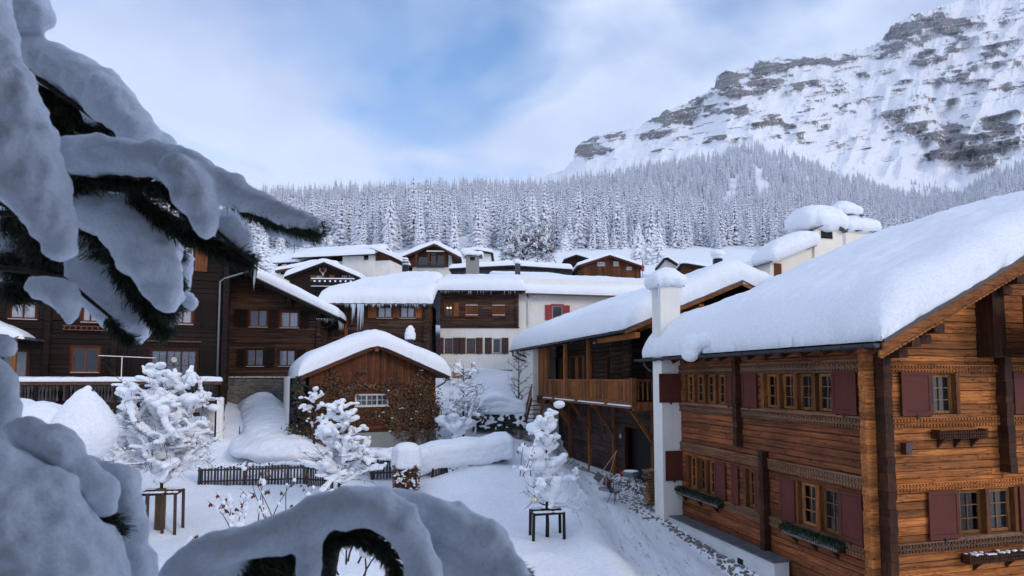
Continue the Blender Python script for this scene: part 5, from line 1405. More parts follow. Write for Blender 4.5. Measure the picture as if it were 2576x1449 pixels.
# chimneys standing on that roof
def simple_chimney(px0, px1, pyt, pyb, y, label, m, cap, Tc, round_=False, ov=.12, depthf=1.0):
    p, r_ = WY(px0, pyt, y), WY(px1, pyt, y); zt_c = p[1]; zb_c = WY(px0, pyb, y)[1] - 1.2
    w = r_[0] - p[0]; c0 = WH.w(p[0] + w/2, y + w/2)
    e = empty('roof_chimney', (c0.x, c0.y, CZ + zb_c), R_(2), label, 'chimney'); h = zt_c - zb_c
    mb = MB()
    if round_:
        mb.lathe((0,0,0), [(w*.5, 0), (w*.5, h - .55)], 16); mb.build('flue', m, e, True)
        mb = MB(); mb.lathe((0,0,0), [(w*.55, h - .55), (w*.55, h - .45), (w*.35, h - .42), (w*.35, h - .3), (w*.52, h - .28), (w*.52, h - .18), (w*.35, h - .15), (w*.35, h - .04), (w*.5, h - .02), (w*.45, h + .02)], 16); mb.build('cowl', ZINC, e, True)
        blobs('snow_cap', [(0, 0, h - .40, w*.5, w*.5, .07), (0, 0, h - .12, w*.5, w*.5, .08), (0, 0, h + .08, w*.45, w*.45, .14)], SNOW, e, 0.04, 2, 2)
    else:
        mb.box(-w/2, w/2, -w/2*depthf, w/2*depthf, 0, h); mb.build('shaft', m, e)
        if cap:
            mb = MB(); mb.box(-w/2 - ov, w/2 + ov, -w/2*depthf - ov, w/2*depthf + ov, h, h + .06); mb.build('cap_slab', SLATE, e)
            mb = MB(); mb.box(-w*.18, w*.18, -w/2*depthf - .01, 0, h - .45, h - .12); mb.build('smoke_opening', DARK, e)
        snow_cap(e, -w/2, w/2, -w/2*depthf, w/2*depthf, h + (.05 if cap else 0), Tc, ov + .12, 0.06, 9)
    return e
simple_chimney(1010.5, 1027.5, 652, 702, 5.5, 'dark round metal flue with snow on its stacked cowl, on the centre roof', BLACK, False, 0, True)
simple_chimney(1172, 1205, 643, 684, 7.2, 'stained concrete chimney with drooping snow cap on the centre roof ridge', CONCRETE, True, 0.5, False, .3)
simple_chimney(1296, 1309, 662, 682, 9.0, 'small dark vent stub with a ball of snow, right of the concrete chimney', ROOFS, False, 0.45, False, .06)

# ================================================================== LEFT PART: brown timber house with long icicles
KH = Frame('icicle_house', 'brown timber house with long icicles under its eave, left of the white plaster storey', 'house', px=852, depth=44.0, deg=2.0, z0=CZ)
E = KH.e
def KY(px, py, c=0.0): return KH.Y(px, py, c)
xk1 = KY(1075, 800)[0]; zkt = KY(1000, 757)[1]; zkb = KY(1000, 990)[1]
wz0, wz1 = KY(1000, 800)[1], KY(1000, 771)[1]
kw_ = [(KY(a, 785)[0], KY(b, 785)[0]) for a, b in ((949, 987), (1006, 1044))]
kh = [(a, b, wz0, wz1) for a, b in kw_] + [(KY(867, 790)[0], KY(890, 790)[0], wz0 + .1, wz1 - .05), (KY(1007, 860)[0], KY(1030, 860)[0], KY(1000, 880)[1], KY(1000, 848)[1])]
plank_wall(E, WB_X, 'y', 0.0, -6.0, xk1 - .1, zkb, zkt + .3, h=0.26, th=0.12, holes=kh, seed=51, maxlen=4, jit=0.02)
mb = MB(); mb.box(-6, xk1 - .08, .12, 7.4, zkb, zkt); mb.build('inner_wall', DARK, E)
plank_wall(E, WB_Y, 'X', xk1 - .05, 0.15, 7.5, zkb, zkt + .2, h=0.26, th=0.12, holes=[(2.0, 2.9, wz0 - .1, wz1), (2.2, 3.2, KY(1000, 880)[1], KY(1000, 848)[1])], seed=52, maxlen=5, jit=0.02)
r_ = random.Random(6)
for side in (xk1 - .22, xk1 - 3.6):
    if side < xk1 - 1: continue
    z = zkb
    while z < zkt:
        mb = MB(); mb.box(side, side + .25, -0.22 * r_.uniform(.8, 1.15), 0.1, z + .005, z + .25); mb.build('log_end', WB_X, E); z += 0.26
window(E, 'X', xk1 - .05, 2.0, 2.9, wz0 - .1, wz1, FRAMED, 1, 1, 2, rec=0.05)
shutter(E, 'X', xk1 - .05, 2.95, 3.4, wz0 - .1, wz1, WSH, style='board'); shutter(E, 'X', xk1 - .05, 1.5, 1.95, wz0 - .1, wz1, WSH, style='board')
window(E, 'X', xk1 - .05, 2.2, 3.2, KY(1000, 880)[1], KY(1000, 848)[1], FRAMEK, 1, 1, 2, rec=0.05)
for i, (a, b) in enumerate(kw_):
    window(E, 'y', 0, a, b, wz0, wz1, FRAMED, 1, 1, 2, cur=CURTAIN, rec=0.05, casing=.05, sillm=GREYW, fw=.06)
for (p0, p1) in ((926, 948), (988, 1005), (1045, 1062)):
    shutter(E, 'y', 0, KY(p0, 785)[0], KY(p1, 785)[0], wz0 - .02, wz1 + .04, WSH, style='board')
shutter(E, 'y', 0, KY(867, 790)[0], KY(890, 790)[0], wz0 + .1, wz1 - .05, WB_X, d=0, style='board')
shutter(E, 'y', 0, KY(1007, 860)[0], KY(1030, 860)[0], KY(1000, 880)[1], KY(1000, 848)[1], WK_Z, d=0, style='board')
xv_ = KY(868, 800)[0]
mb = MB(); mb.box(xv_, xv_ + .2, -.06, 0, zkb, wz0 - .2); mb.build('drain_board', WSH, E)
mb = MB(); xv2 = KY(845, 800)[0]; mb.tube([(xv2, -.8, zkt - .6), (xv2, -.8, zkb)], .05, 8); mb.build('downpipe', BLACK, E, True)
v_boards(E, WSH, 'y', -0.5, KY(798, 850)[0], KY(822, 850)[0], zkb, KY(800, 812)[1], w=.25, name='red_board')
zEk = KY(950, 764, -0.8)[1]; zRk = zRw + 0.05
xk0 = KY(800, 764, -.85)[0]
def kbase(x, y):
    a = zEk + .05 + np.minimum(y + .85, 17.0 - y) * (zRk - zEk) / 9.85
    hip = zEk + .05 + (x - xk0 + .3) * (zRk - zEk) / 5.6
    return (x, y, np.minimum(a, hip) - .0)
snow_cover(E, kbase, xk0, xk1 + .45, -.85, 17.0, T=.95, R=.75, nu=80, nv=60, seed=23, amp=.2, fr=.28, bulge=.12, lump=.05, rough_edge=.07, Tf=lambda U, V: 0.95 - 0.22 * np.clip((V + .8) / 9, 0, 1))
mb = MB(); mb.prism([(xk1 + .4, -.8, zEk - .1), (xk1 + .4, 9, zRk - .1), (xk1 + .4, 9, zRk), (xk1 + .4, -.8, zEk + .02)], (xk0 + 5.3 - xk1 - .4, 0, 0)); mb.prism([(xk0 + 5.3, -.8, zEk - .1), (xk0 + 5.3, 9, zRk - .1), (xk0 + 5.3, 9, zRk), (xk0 + 5.3, -.8, zEk + .02)], (-.01, 0, 0))
mb.add([(xk0, -.8, zEk - .1), (xk0 + 5.3, -.8, zEk - .1), (xk0 + 5.3, 9, zRk - .1), (xk0, -.8, zEk), (xk0 + 5.3, -.8, zEk), (xk0 + 5.3, 9, zRk), (xk0, 9, zEk), (xk0, 9, zEk - .1)], [(0,7,2,1),(3,4,5,6),(0,1,4,3),(0,3,6,7)]); mb.build('roof_panel', WK_Z, E)
mb = MB(); mb.box(xk0, xk1 + .42, -.84, -.78, zEk - .12, zEk + .04); mb.build('eave_board', METAL, E)
mb = MB(); mb.prism([(xk1 + .42, -.85, zEk - .2), (xk1 + .42, 9, zRk - .2), (xk1 + .42, 9, zRk + .05), (xk1 + .42, -.85, zEk + .05)], (.06, 0, 0)); mb.build('bargeboard', WK_X, E)
ic = []
for i in range(70):
    px = random.uniform(868, 1075); l_ = random.uniform(.06, .32)
    if 905 < px < 918 or 886 < px < 896: l_ *= 3.3
    ic.append(((KY(px, 764, -.85)[0], -0.87 + random.uniform(-.03, .05), zEk - .04), l_, random.uniform(.012, .03)))
for i in range(22): ic.append(((KY(random.uniform(900, 914), 764, -.85)[0], -0.87 + random.uniform(-.05, .05), zEk - .04), random.uniform(.8, 2.2), random.uniform(.025, .05)))
for i in range(8): ic.append(((KY(random.uniform(884, 893), 764, -.85)[0], -0.87, zEk - .04), random.uniform(.8, 1.7), random.uniform(.02, .04)))
icicles(E, ic)
# ================================================================== LEFT HOUSES
L2 = Frame('dark_gable_house', 'dark timber gable house at the left with lace-curtained windows on a rubble stone base', 'house', px=566, depth=40.0, deg=8.0, z0=CZ)
E = L2.e
def PY(px, py, c=0.0): return L2.Y(px, py, c)
x1 = PY(806, 820)[0]; x0 = -4.0
tip = PY(850, 797, -0.9); ap = PY(640, 697, -0.9)
sl = (ap[1] - tip[1]) / (tip[0] - ap[0])
zst = PY(700, 948)[1]; zl2 = PY(700, 1060)[1]
rows2 = []
for (a, b, t, u) in ((628, 673, 779, 822), (706, 751, 784, 824), (624, 666, 878, 921), (704, 745, 880, 921)):
    rows2.append((PY(a, 800)[0], PY(b, 800)[0], PY(a, u)[1], PY(a, t)[1]))
xrd = x1 + .9 - (x1 + .9 - tip[0]) ; rdx = tip[0] - 7.2; zr2 = tip[1] + sl * 7.2
plank_wall(E, WB_X, 'y', 0.0, x0, x1 - .12, zst, zr2, h=0.235, th=0.12, holes=rows2, seed=61, maxlen=4, jit=0.018,
           lim=lambda z: (x0, min(x1 - .1, tip[0] - (z - tip[1] + .3) / sl)))
mb = MB(); mb.box(x0, x1 - .2, .13, 9, zl2, tip[1] + .3); mb.prism([(x0, .14, tip[1]), (tip[0] - .5, .14, tip[1]), (rdx, .14, zr2 - .4), (x0, .14, zr2 - 1)], (0, 8.5, 0)); mb.build('inner_wall', DARK, E)
plank_wall(E, WB_Y, 'X', x1, 0.1, 8, zst, tip[1] + .2, h=0.235, th=0.12, seed=62, maxlen=4, jit=0.02)
r_ = random.Random(8)
for a in (x1 - .22,):
    z = zst
    while z < tip[1] + .3:
        mb = MB(); mb.box(a, a + .24, -.2 * r_.uniform(.8, 1.2), .1, z + .005, z + .23); mb.build('log_end', WB_X, E); z += .235
PLAID = mat('plaid_curtain', lambda n: (setc(n, n.mix(n.math('GREATER_THAN', n.math('SINE', n.math('MULTIPLY', n.new('ShaderNodeSeparateXYZ').outputs[0], 40.0)), 0.3), (0.55, 0.55, 0.6), (0.40, 0.38, 0.42)))))
for i, (a, b, g0, g1_) in enumerate(rows2):
    window(E, 'y', 0, a, b, g0, g1_, FRAMED, 1, 1, 2, cur=CURTAIN, rec=0.05, casing=.08, sillm=GREYW, fw=.04)
    if i in (0, 2): shutter(E, 'y', 0, a - .95 if i == 0 else a - .62, a - .12, g0, g1_, WK_Z, style='slat')
    shutter(E, 'y', 0, b + .12, b + .72, g0 - .05, g1_ + .05, WK_Z, style='slat' if i < 2 else 'board')
mb = MB(); mb.box(x0, x1, -.06, 0, PY(700, 862)[1], PY(700, 866)[1] + .15); mb.build('ledge_beam', WB_X, E)
# rubble base
def stone_wall(parent, pl, c, a0, a1, z0, z1, size=0.35, seed=1, m=None, backm=None):
    rnd = random.Random(seed); mb = MB(); wb_(mb, pl, c, a0, a1, -.4, -.03, z0, z1); mb.build('mortar_core', CONCRETE, parent)
    z = z0; n = 0
    while z < z1 - .05:
        h = min(rnd.uniform(.5, .9) * size * .6, z1 - z); a = a0
        while a < a1 - .05 and n < 280:
            w = min(rnd.uniform(.5, 1.5) * size, a1 - a); d = rnd.uniform(.0, .05)
            j = lambda: rnd.uniform(-.02, .02)
            g = .012
            A = [wp(pl, c, a+g+j(), -.06, z+g), wp(pl, c, a+w-g+j(), -.06, z+g), wp(pl, c, a+w-g+j(), -.06, z+h-g), wp(pl, c, a+g+j(), -.06, z+h-g)]
            B = [wp(pl, c, a+g*3+j(), d, z+g*3+j()), wp(pl, c, a+w-g*3+j(), d, z+g*3+j()), wp(pl, c, a+w-g*3+j(), d, z+h-g*3+j()), wp(pl, c, a+g*3+j(), d, z+h-g*3+j())]
            mesh_obj('stone', A + B, [(0,1,2,3),(7,6,5,4),(0,4,5,1),(1,5,6,2),(2,6,7,3),(3,7,4,0)], STONE, parent); n += 1
            a += w
        z += h
stone_wall(E, 'y', 0.06, -2, x1 + .1, zl2, zst - .05, .5, 3)
blobs('ledge_snow', [(x, -.05, zst - .02, .2, .08, .04) for x in np.arange(-1.5, x1, .15) if random.random() < .8], SNOW, E, .04, 1, 2)
sx_, sz_ = PY(663, 1003); mb = MB(); 
for (a, b, c_, d) in ((-.42, .42, .26, .34), (-.42, .42, -.34, -.26), (-.42, -.34, -.3, .3), (.34, .42, -.3, .3)): mb.box(sx_ + a, sx_ + b, -.03, .1, sz_ + c_, sz_ + d)
mb.build('cellar_frame', CONCRETE, E); v_boards(E, WG_Z, 'y', 0.03, sx_ - .34, sx_ + .34, sz_ - .26, sz_ + .26, w=.17, th=.02, name='cellar_board')
pz = PY(771, 939); mb = MB(); mb.box(pz[0] - .14, pz[0] + .14, -.04, -.03, pz[1] - .09, pz[1] + .09); npl = mb.build('number_plate', DARK, E)
text('150', npl, (pz[0], -.045, pz[1]), (PI/2, 0, 0), .15, WHITEP)
roof(E, 2*rdx - tip[0], tip[0], rdx, tip[1], zr2, -0.9, 9.5, 'y', th=.14, T=.62, R=.42, nu=60, nv=60, seed=27, amp=.1, fr=.5, bulge=.06, lump=.04, wood_=WK_X, bw=.30, board=ZINC)
for (x, e) in ((tip[0] - 1.3, -.8), (tip[0] - 3.2, -.85), (tip[0] - 5.2, -.85)):
    z = tip[1] + sl * (tip[0] - x) - .3
    for k in range(2): mb = MB(); mb.box(x - .14, x + .14, e + .3 * k, .1, z - .24 * (k + 1), z - .24 * k); mb.build('purlin', WK_X, E)
gutter_run(E, (tip[0] + .08, -.9, tip[1]), (tip[0] + .08, 9.5, tip[1]), .075, METAL, 1)
icicles(E, [((tip[0] - .15, y, tip[1] - .1), random.uniform(.15, .7), .02) for y in np.arange(.3, 7, .22)] + [((tip[0] - .3 - y*.2, -.75, tip[1] - .1), random.uniform(.1, .35), .018) for y in np.arange(0, 6, .5)])
mb = MB(); xd = PY(850, 800, -.9)[0]; mb.tube([(tip[0] + .08, -.5, tip[1] - .05), (x1 + .3, -.3, tip[1] - .8)], .05, 8); mb.build('downpipe', BLACK, E, True)

# ---- tall dark house
L1 = Frame('tall_dark_house', 'tall very dark timber house at the far left with a snow-topped terrace rail', 'house', px=566, depth=34.0, deg=24.0, z0=CZ)
E = L1.e
def QY(px, py, c=0.0): return L1.Y(px, py, c)
xl, xr1 = QY(-160, 700)[0], 0.0
ter = QY(300, 948, -2.2); terz = QY(300, 985)[1] - .4
ztop = QY(560, 690)[1]; zbot = QY(300, 1140)[1]
def rect(p0, p1, t, b, c=0.0): return (QY(p0, (t+b)/2, c)[0], QY(p1, (t+b)/2, c)[0], QY((p0+p1)/2, b, c)[1], QY((p0+p1)/2, t, c)[1])
W1 = [rect(442, 486, 622, 676), rect(434, 485, 758, 815), rect(206, 249, 765, 810), rect(24, 93, 755, 802), rect(181, 249, 874, 936), rect(378, 495, 880, 958), rect(-60, 70, 880, 960)]
holes1 = [(a, b, z0, z1) for a, b, z0, z1 in W1]
zgab = ztop + 5
tipL = QY(640, 652, -1.0); slL = 0.50; 
plank_wall(E, WK_X, 'y', 0.0, xl, xr1 - .1, terz - 1.5, zgab, h=0.25, th=0.12, holes=holes1, seed=71, maxlen=5, jit=0.03, lim=lambda z: (xl, min(xr1 - .1, tipL[0] - (z - tipL[1] + .35) / slL)))
plank_wall(E, WK_X, 'X', xr1, 0.1, 7.5, zbot, tipL[1] + .6, h=0.25, th=0.12, seed=72, maxlen=5, jit=0.03)
mb = MB(); mb.box(xl, xr1 - .12, .14, 8, zbot, tipL[1]); mb.prism([(xl, .14, tipL[1] - .1), (xr1 + .3, .14, tipL[1] - .1), (tipL[0] - 6, .14, tipL[1] + 2.7), (xl, .14, tipL[1] + 5)], (0, 7.5, 0)); mb.build('inner_wall', DARK, E)
r_ = random.Random(9)
for a, zt_l in ((-.22, tipL[1] + .2), (QY(284, 800)[0], tipL[1]), (QY(115, 800)[0], tipL[1] - 3)):
    z = terz - .5
    while z < zt_l:
        mb = MB(); mb.box(a, a + .26, -.22 * r_.uniform(.8, 1.2), .1, z + .005, z + .245); mb.build('log_end', WK_X, E); z += .25
LACE = mat('lace_curtain', lambda n: (setc(n, n.ramp(n.noise(n.coords(), 22, 2, .5), (.45, (.10, .13, .19)), (.6, (.30, .34, .42))))))
kinds = [(None, 2, 3, 1), (CURTAIN, 1, 1, 2), (CURTAIN, 1, 1, 2), (CURTAIN, 1, 1, 2), (None, 1, 1, 2), (LACE, 2, 2, 3), (CURTAIN_D, 2, 1, 2)]
for i, ((a, b, g0, g1_), (cu, co, ro, sa)) in enumerate(zip(W1, kinds)):
    fm = GREYW if i == 0 else FRAMED
    o = window(E, 'y', 0, a, b, g0, g1_, fm, co, ro, sa, cur=cu, rec=.05, casing=.09, sillm=GREYW, glass=None, fw=.05)
    if i in (1, 2, 3):      # drawn-aside curtains: cover the middle with dark room
        mb = MB(); m_ = (a + b) / 2; w = (b - a) * .5 / 2
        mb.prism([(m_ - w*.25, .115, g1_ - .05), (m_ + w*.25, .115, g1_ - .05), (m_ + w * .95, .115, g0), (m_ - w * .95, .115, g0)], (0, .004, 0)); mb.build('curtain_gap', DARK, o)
    if i == 4:
        mb = MB(); wb_(mb, 'y', 0, a + .06, b - .06, -.10, -.095, g1_ - .38, g1_ - .06); mb.build('curtain', CURTAIN, o)
a, b, g0, g1_ = W1[0]; shutter(E, 'y', 0, b + .1, b + .72, g0 - .1, g1_ + .05, WSH, style='slat', label='orange louvred shutter beside the top window')
a, b, g0, g1_ = W1[1]; shutter(E, 'y', 0, b + .2, b + 1.15, g0 - .1, g1_ + .15, WK_Z, style='slat')
a, b, g0, g1_ = W1[3]; shutter(E, 'y', 0, b + .15, b + 1.15, g0, g1_ + .15, WK_Z, style='slat')
a, b, g0, g1_ = W1[5]
for (u0, u1) in ((a - 1.05, a - .2), (a - 2.05, a - 1.15), (b + .15, b + 1.05)): shutter(E, 'y', 0, u0, u1, g0 + .1, g1_ + .05, WK_Z, style='slat')
mb = MB(); mb.box(a - .2, b + .2, -.18, 0, g1_ + .42, g1_ + .5); mb.build('canopy_board', WT, E)
mb = MB(); c_ = Vector(((a+b)/2, .0, g1_ - .5)); mb.lathe((0, 0, 0), [(.0, -.004), (.15, -.004), (.15, .004), (.0, .004)], 14)
st = mb.build('straw_star', plain('straw_star', (.55, .5, .4), .8), E); st.location = ((a+b)/2, -.02, g1_ - .55); st.rotation_euler = (PI/2, 0, 0)
mb = MB(); ab = rect(162, 280, 818, 832); mb.box(ab[0], ab[1], -.3, 0, ab[2], ab[2] + .03)
for i in range(9): mb.bar((ab[0] + (ab[1]-ab[0]) * i / 8, -.3, ab[2]), (ab[0] + (ab[1]-ab[0]) * (i + .5) / 9, -.3, ab[2] + .22), .025)
mb.bar((ab[0], -.3, ab[2] + .22), (ab[1], -.3, ab[2] + .2), .03); mb.build('flower_rack', WT, E)
# roof corner
roof(E, tipL[0] - 16, tipL[0], tipL[0] - 8, tipL[1], tipL[1] + slL * 8, -1.0, 8.5, 'y', th=.16, T=.8, R=.5, nu=50, nv=60, seed=33, amp=.1, fr=.5, wood_=WK_X, bw=.3)
gutter_run(E, (tipL[0] + .1, -1.0, tipL[1] - .02), (tipL[0] + .1, 8.5, tipL[1] - .02), .09, METAL, .5)
pa = QY(554, 700, -.12)
mb = MB(); mb.tube([(tipL[0] + .05, -.3, tipL[1] - .12), (tipL[0] - .15, -.35, tipL[1] - .55), (pa[0] + .25, -.15, pa[1] + .02), (pa[0], -.12, pa[1] - .2), (pa[0], -.12, terz)], .06, 8); mb.build('downpipe', ZINC, E, True)
icicles(E, [((tipL[0] + .1 - random.uniform(0, .1), y, tipL[1] - .1), random.uniform(.2, .9), .014) for y in np.arange(-.7, 6, .12)])
for y in np.arange(-.8, 7, .8): mb = MB(); mb.bar((tipL[0] - .1, y, tipL[1] - .2), (0, y, tipL[1] - .2 + tipL[0] * slL), .1, .14); mb.build('rafter', WK_X, E)
# terrace
tyo = -2.3
def TY(px, py): return L1.Y(px, py, tyo)
tx0, tx1 = TY(28, 960)[0], TY(558, 960)[0]; rz = TY(300, 957)[1]
mb = MB(); mb.box(tx0, tx1, tyo, .0, rz - 1.35, rz - 1.15); mb.build('terrace_floor', WK_X, E)
mb = MB(); mb.box(tx0, tx1, tyo - .12, tyo + .25, rz - .22, rz - .02); mb.build('terrace_rail', WT, E)
snow_cover(E, lambda u, v: (u, v, rz - .02 + 0*u), tx0, tx1, tyo - .16, tyo + .85, T=.20, R=.12, nu=80, nv=8, seed=4, amp=.1, lump=.02, bulge=.03, name='rail_snow')
mb = MB(); mb.box(tx0, tx1, tyo + .25, tyo + .8, rz - .1, rz - .03); mb.build('shelf', WT, E)
rnd = random.Random(12); x = tx0 + .05; i = 0
while x < tx1 - .15:
    w = .13
    if rnd.random() > .08:
        mb = MB(); mb.prism([(x, tyo + .02, rz - 1.0), (x + w, tyo + .02, rz - 1.0), (x + w * rnd.uniform(.5, .9), tyo + .02, rz - .6), (x + w, tyo + .02, rz - .24), (x, tyo + .02, rz - .24), (x + w * rnd.uniform(.1, .5), tyo + .02, rz - .6)], (0, .025, 0)); mb.build('terrace_board', WG_Z, E)
    x += w + .01; i += 1
mb = MB(); mb.box(tx0, tx1, tyo - .04, tyo + .1, rz - 1.45, rz - 1.08); mb.build('terrace_beam', WK_X, E)
for px in (90, 170, 290, 455, 545):
    x = TY(px, 1000)[0]; mb = MB(); mb.box(x - .06, x + .06, tyo - .06, tyo + .06, rz - 3.4, rz - .2); mb.build('terrace_post', WK_Z, E)
for px in (555,):
    x = TY(px, 1030)[0]; mb = MB(); mb.box(x - .18, x + .12, tyo - .1, tyo + .25, TY(px, 1105)[1] - 1, TY(px, 1005)[1]); mb.build('white_pillar', PLASTER, E)
    blobs('pillar_snow', [(x - .03, tyo + .08, TY(px, 1003)[1], .2, .22, .1)], SNOW, E, .04, 2, 2)
# white ground floor
mb = MB(); gz = QY(400, 1022)[1]; mb.box(QY(250, 1050)[0], 0, -.3, .1, zbot - 1, gz + .4); mb.build('ground_floor_wall', PLASTER_G, E)
window(E, 'y', -.3, QY(462, 1060)[0], QY(500, 1060)[0], QY(480, 1090)[1], QY(480, 1040)[1], RED2, 1, 1, 1, rec=-.06, casing=.05, casem=RED)
mb = MB(); mb.box(QY(228, 1050)[0], QY(520, 1050)[0], -.5, -.3, gz + .4, gz + .5); mb.build('lintel', WK_X, E)
# side shed roof at the very left
px_ = QY(70, 850, -1.8)
mb = MB(); x0_ = QY(-200, 850, -1.8)[0]; mb.prism([(x0_, -1.9, px_[1] + .4), (px_[0] + .3, -1.9, px_[1] - .1), (px_[0] + .3, -1.9, px_[1]), (x0_, -1.9, px_[1] + .5)], (0, 1.9, 0)); mb.build('porch_roof', WG_Z, E)
snow_cover(E, lambda u, v: (u, v, px_[1] + .45 - .5 * np.clip((u - x0_) / (px_[0] - x0_), 0, 1)), x0_, px_[0] - .1, -1.9, 0, T=.9, R=.7, nu=30, nv=12, seed=6, name='porch_snow', Tf=lambda U, V: 1.5 - 1.2 * np.clip((U - x0_) / (px_[0] - x0_), 0, 1))
mb = MB(); mb.box(QY(28, 900, -1.6)[0], QY(42, 900, -1.6)[0], -1.7, -1.55, terz, px_[1]); mb.build('porch_post', FRAMEW, E)
# rotary rack / white T pole on the terrace
tp = QY(307, 900, -1.5); tw = L1.w(tp[0], -1.5, 0)
TP = empty('drying_pole', (tw.x, tw.y, rz - 1.15 + CZ), L1.a, 'thin white T-shaped drying pole standing on the dark house terrace', 'clothes pole')
zt_ = tp[1] + .02 - (rz - 1.15); hz = QY(307, 897, -1.5)[1] - (rz - 1.15)
mb = MB(); mb.tube([(0, 0, 0), (0, 0, hz)], .022, 6); mb.build('pole', WHITEP, TP)
l_ = QY(248, 893, -1.5)[0] - tp[0]; r__ = QY(391, 897, -1.5)[0] - tp[0]
mb = MB(); mb.bar((l_, 0, hz + .04), (r__, 0, hz - .05), .05, .035); mb.build('crossbar', WHITEP, TP)

# ================================================================== GARDEN COTTAGE
GC = Frame('garden_cottage', 'small brown cottage with a thick rounded snow roof and withered climbers on its gable', 'cottage', px=779, depth=31.2, deg=24.0, z0=CZ)
E = GC.e
def SY_(px, py, c=0.0): return GC.Y(px, py, c)
sx1 = SY_(1095, 1000)[0]; ov = -.55
tl, tr, tap = SY_(757, 946, ov), SY_(1129, 947, ov), SY_(949, 866, ov)
zee = (tl[1] + tr[1]) / 2; sb = SY_(900, 1128)[1]; zcon = SY_(850, 1090)[1]; zb2 = SY_(900, 965)[1]
rdS = tap[0]
ss = (tap[1] - zee) / (rdS - tl[0])
wn = rect2 = (SY_(893, 1010)[0], SY_(977, 1006)[0], SY_(935, 1022)[1], SY_(935, 991)[1])
plank_wall(E, WS_X, 'y', 0.0, .0, sx1, zcon, zb2, h=.17, th=.05, holes=[wn], seed=81, maxlen=9, jit=.006, vary=.05)
v_boards(E, WS_Z, 'y', -.05, .0, sx1, zb2, lambda x: min(zee + ss * (x - tl[0]), tap[1] - ss * (x - rdS)) - .12, w=.13, th=.03, seed=82)
mb = MB(); mb.box(-.02, sx1 + .02, -.03, 0, zb2 - .09, zb2); mb.build('rail_board', WS_X, E)
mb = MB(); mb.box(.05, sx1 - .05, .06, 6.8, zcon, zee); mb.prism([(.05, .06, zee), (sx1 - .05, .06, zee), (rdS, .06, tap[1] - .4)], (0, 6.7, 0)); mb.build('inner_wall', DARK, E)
mb = MB(); mb.box(-.03, sx1 + .03, -.06, 6.8, sb - 1.5, zcon - .01); mb.build('concrete_base', CONCRETE, E)
mb = MB(); mb.box(.06, .12, -.07, -.055 + .02, sb - .2, sb); 
window(E, 'y', 0, *wn, GREYW, 2, 2, 3, rec=.02, sillm=GREYW, fw=.05, sashw=.03, bar=.025)
# left side: white wall with glazing
mb = MB(); mb.box(-.9, -.02, 1.4, 6.6, sb - 1.5, zee); mb.build('white_side_wall', PLASTER, E)
mb = MB(); mb.box(-.85, -.03, 1.30, 1.395, sb - 1, zee - .1); mb.build('pane', GLASS, E)
mb = MB()
for x in (-.85, -.45, -.05): mb.box(x - .03, x + .03, 1.24, 1.29, sb - .5, zee - .1)
for z in (0, .9, 1.8): mb.box(-.85, -.05, 1.24, 1.29, sb + .4 + z, sb + .45 + z)
mb.build('glazing_bars', WK_Z, E)
roof(E, tl[0], tr[0], rdS, zee, tap[1], ov, 7.6, 'y', th=.10, T=1.0, R=.8, nu=80, nv=80, seed=37, amp=.08, fr=.5, wood_=WS_X, bw=.20, bulge=.10, board=METAL, lump=.03, rough_edge=.03, overs=.10)
mb = MB(); mb.lathe((0, 0, 0), [(.03, -.05), (.11, -.05), (.11, .35), (.03, .35)], 10); o = mb.build('ridge_beam_end', WT, E); o.location = (rdS, ov + .02, tap[1] - .28); o.rotation_euler = (-PI/2, 0, 0)
gutter_run(E, (tr[0] + .05, ov, zee), (tr[0] + .05, 7.4, zee), .07, METAL, 1); gutter_run(E, (tl[0] - .05, ov, zee), (tl[0] - .05, 7.4, zee), .07, METAL, 1)
mb = MB(); mb.tube([(tr[0] + .02, ov + .4, zee - .05), (tr[0] - .1, ov + .45, zee - .35), (sx1 + .1, -.05, zee - .6)], .045, 8); mb.build('downpipe', METAL, E, True)
mb = MB(); mb.tube([(tl[0] - .03, ov + .4, zee - .05), (tl[0] + .1, ov + .45, zee - .35), (.1, -.05, zee - .7)], .045, 8); mb.build('downpipe', METAL, E, True)

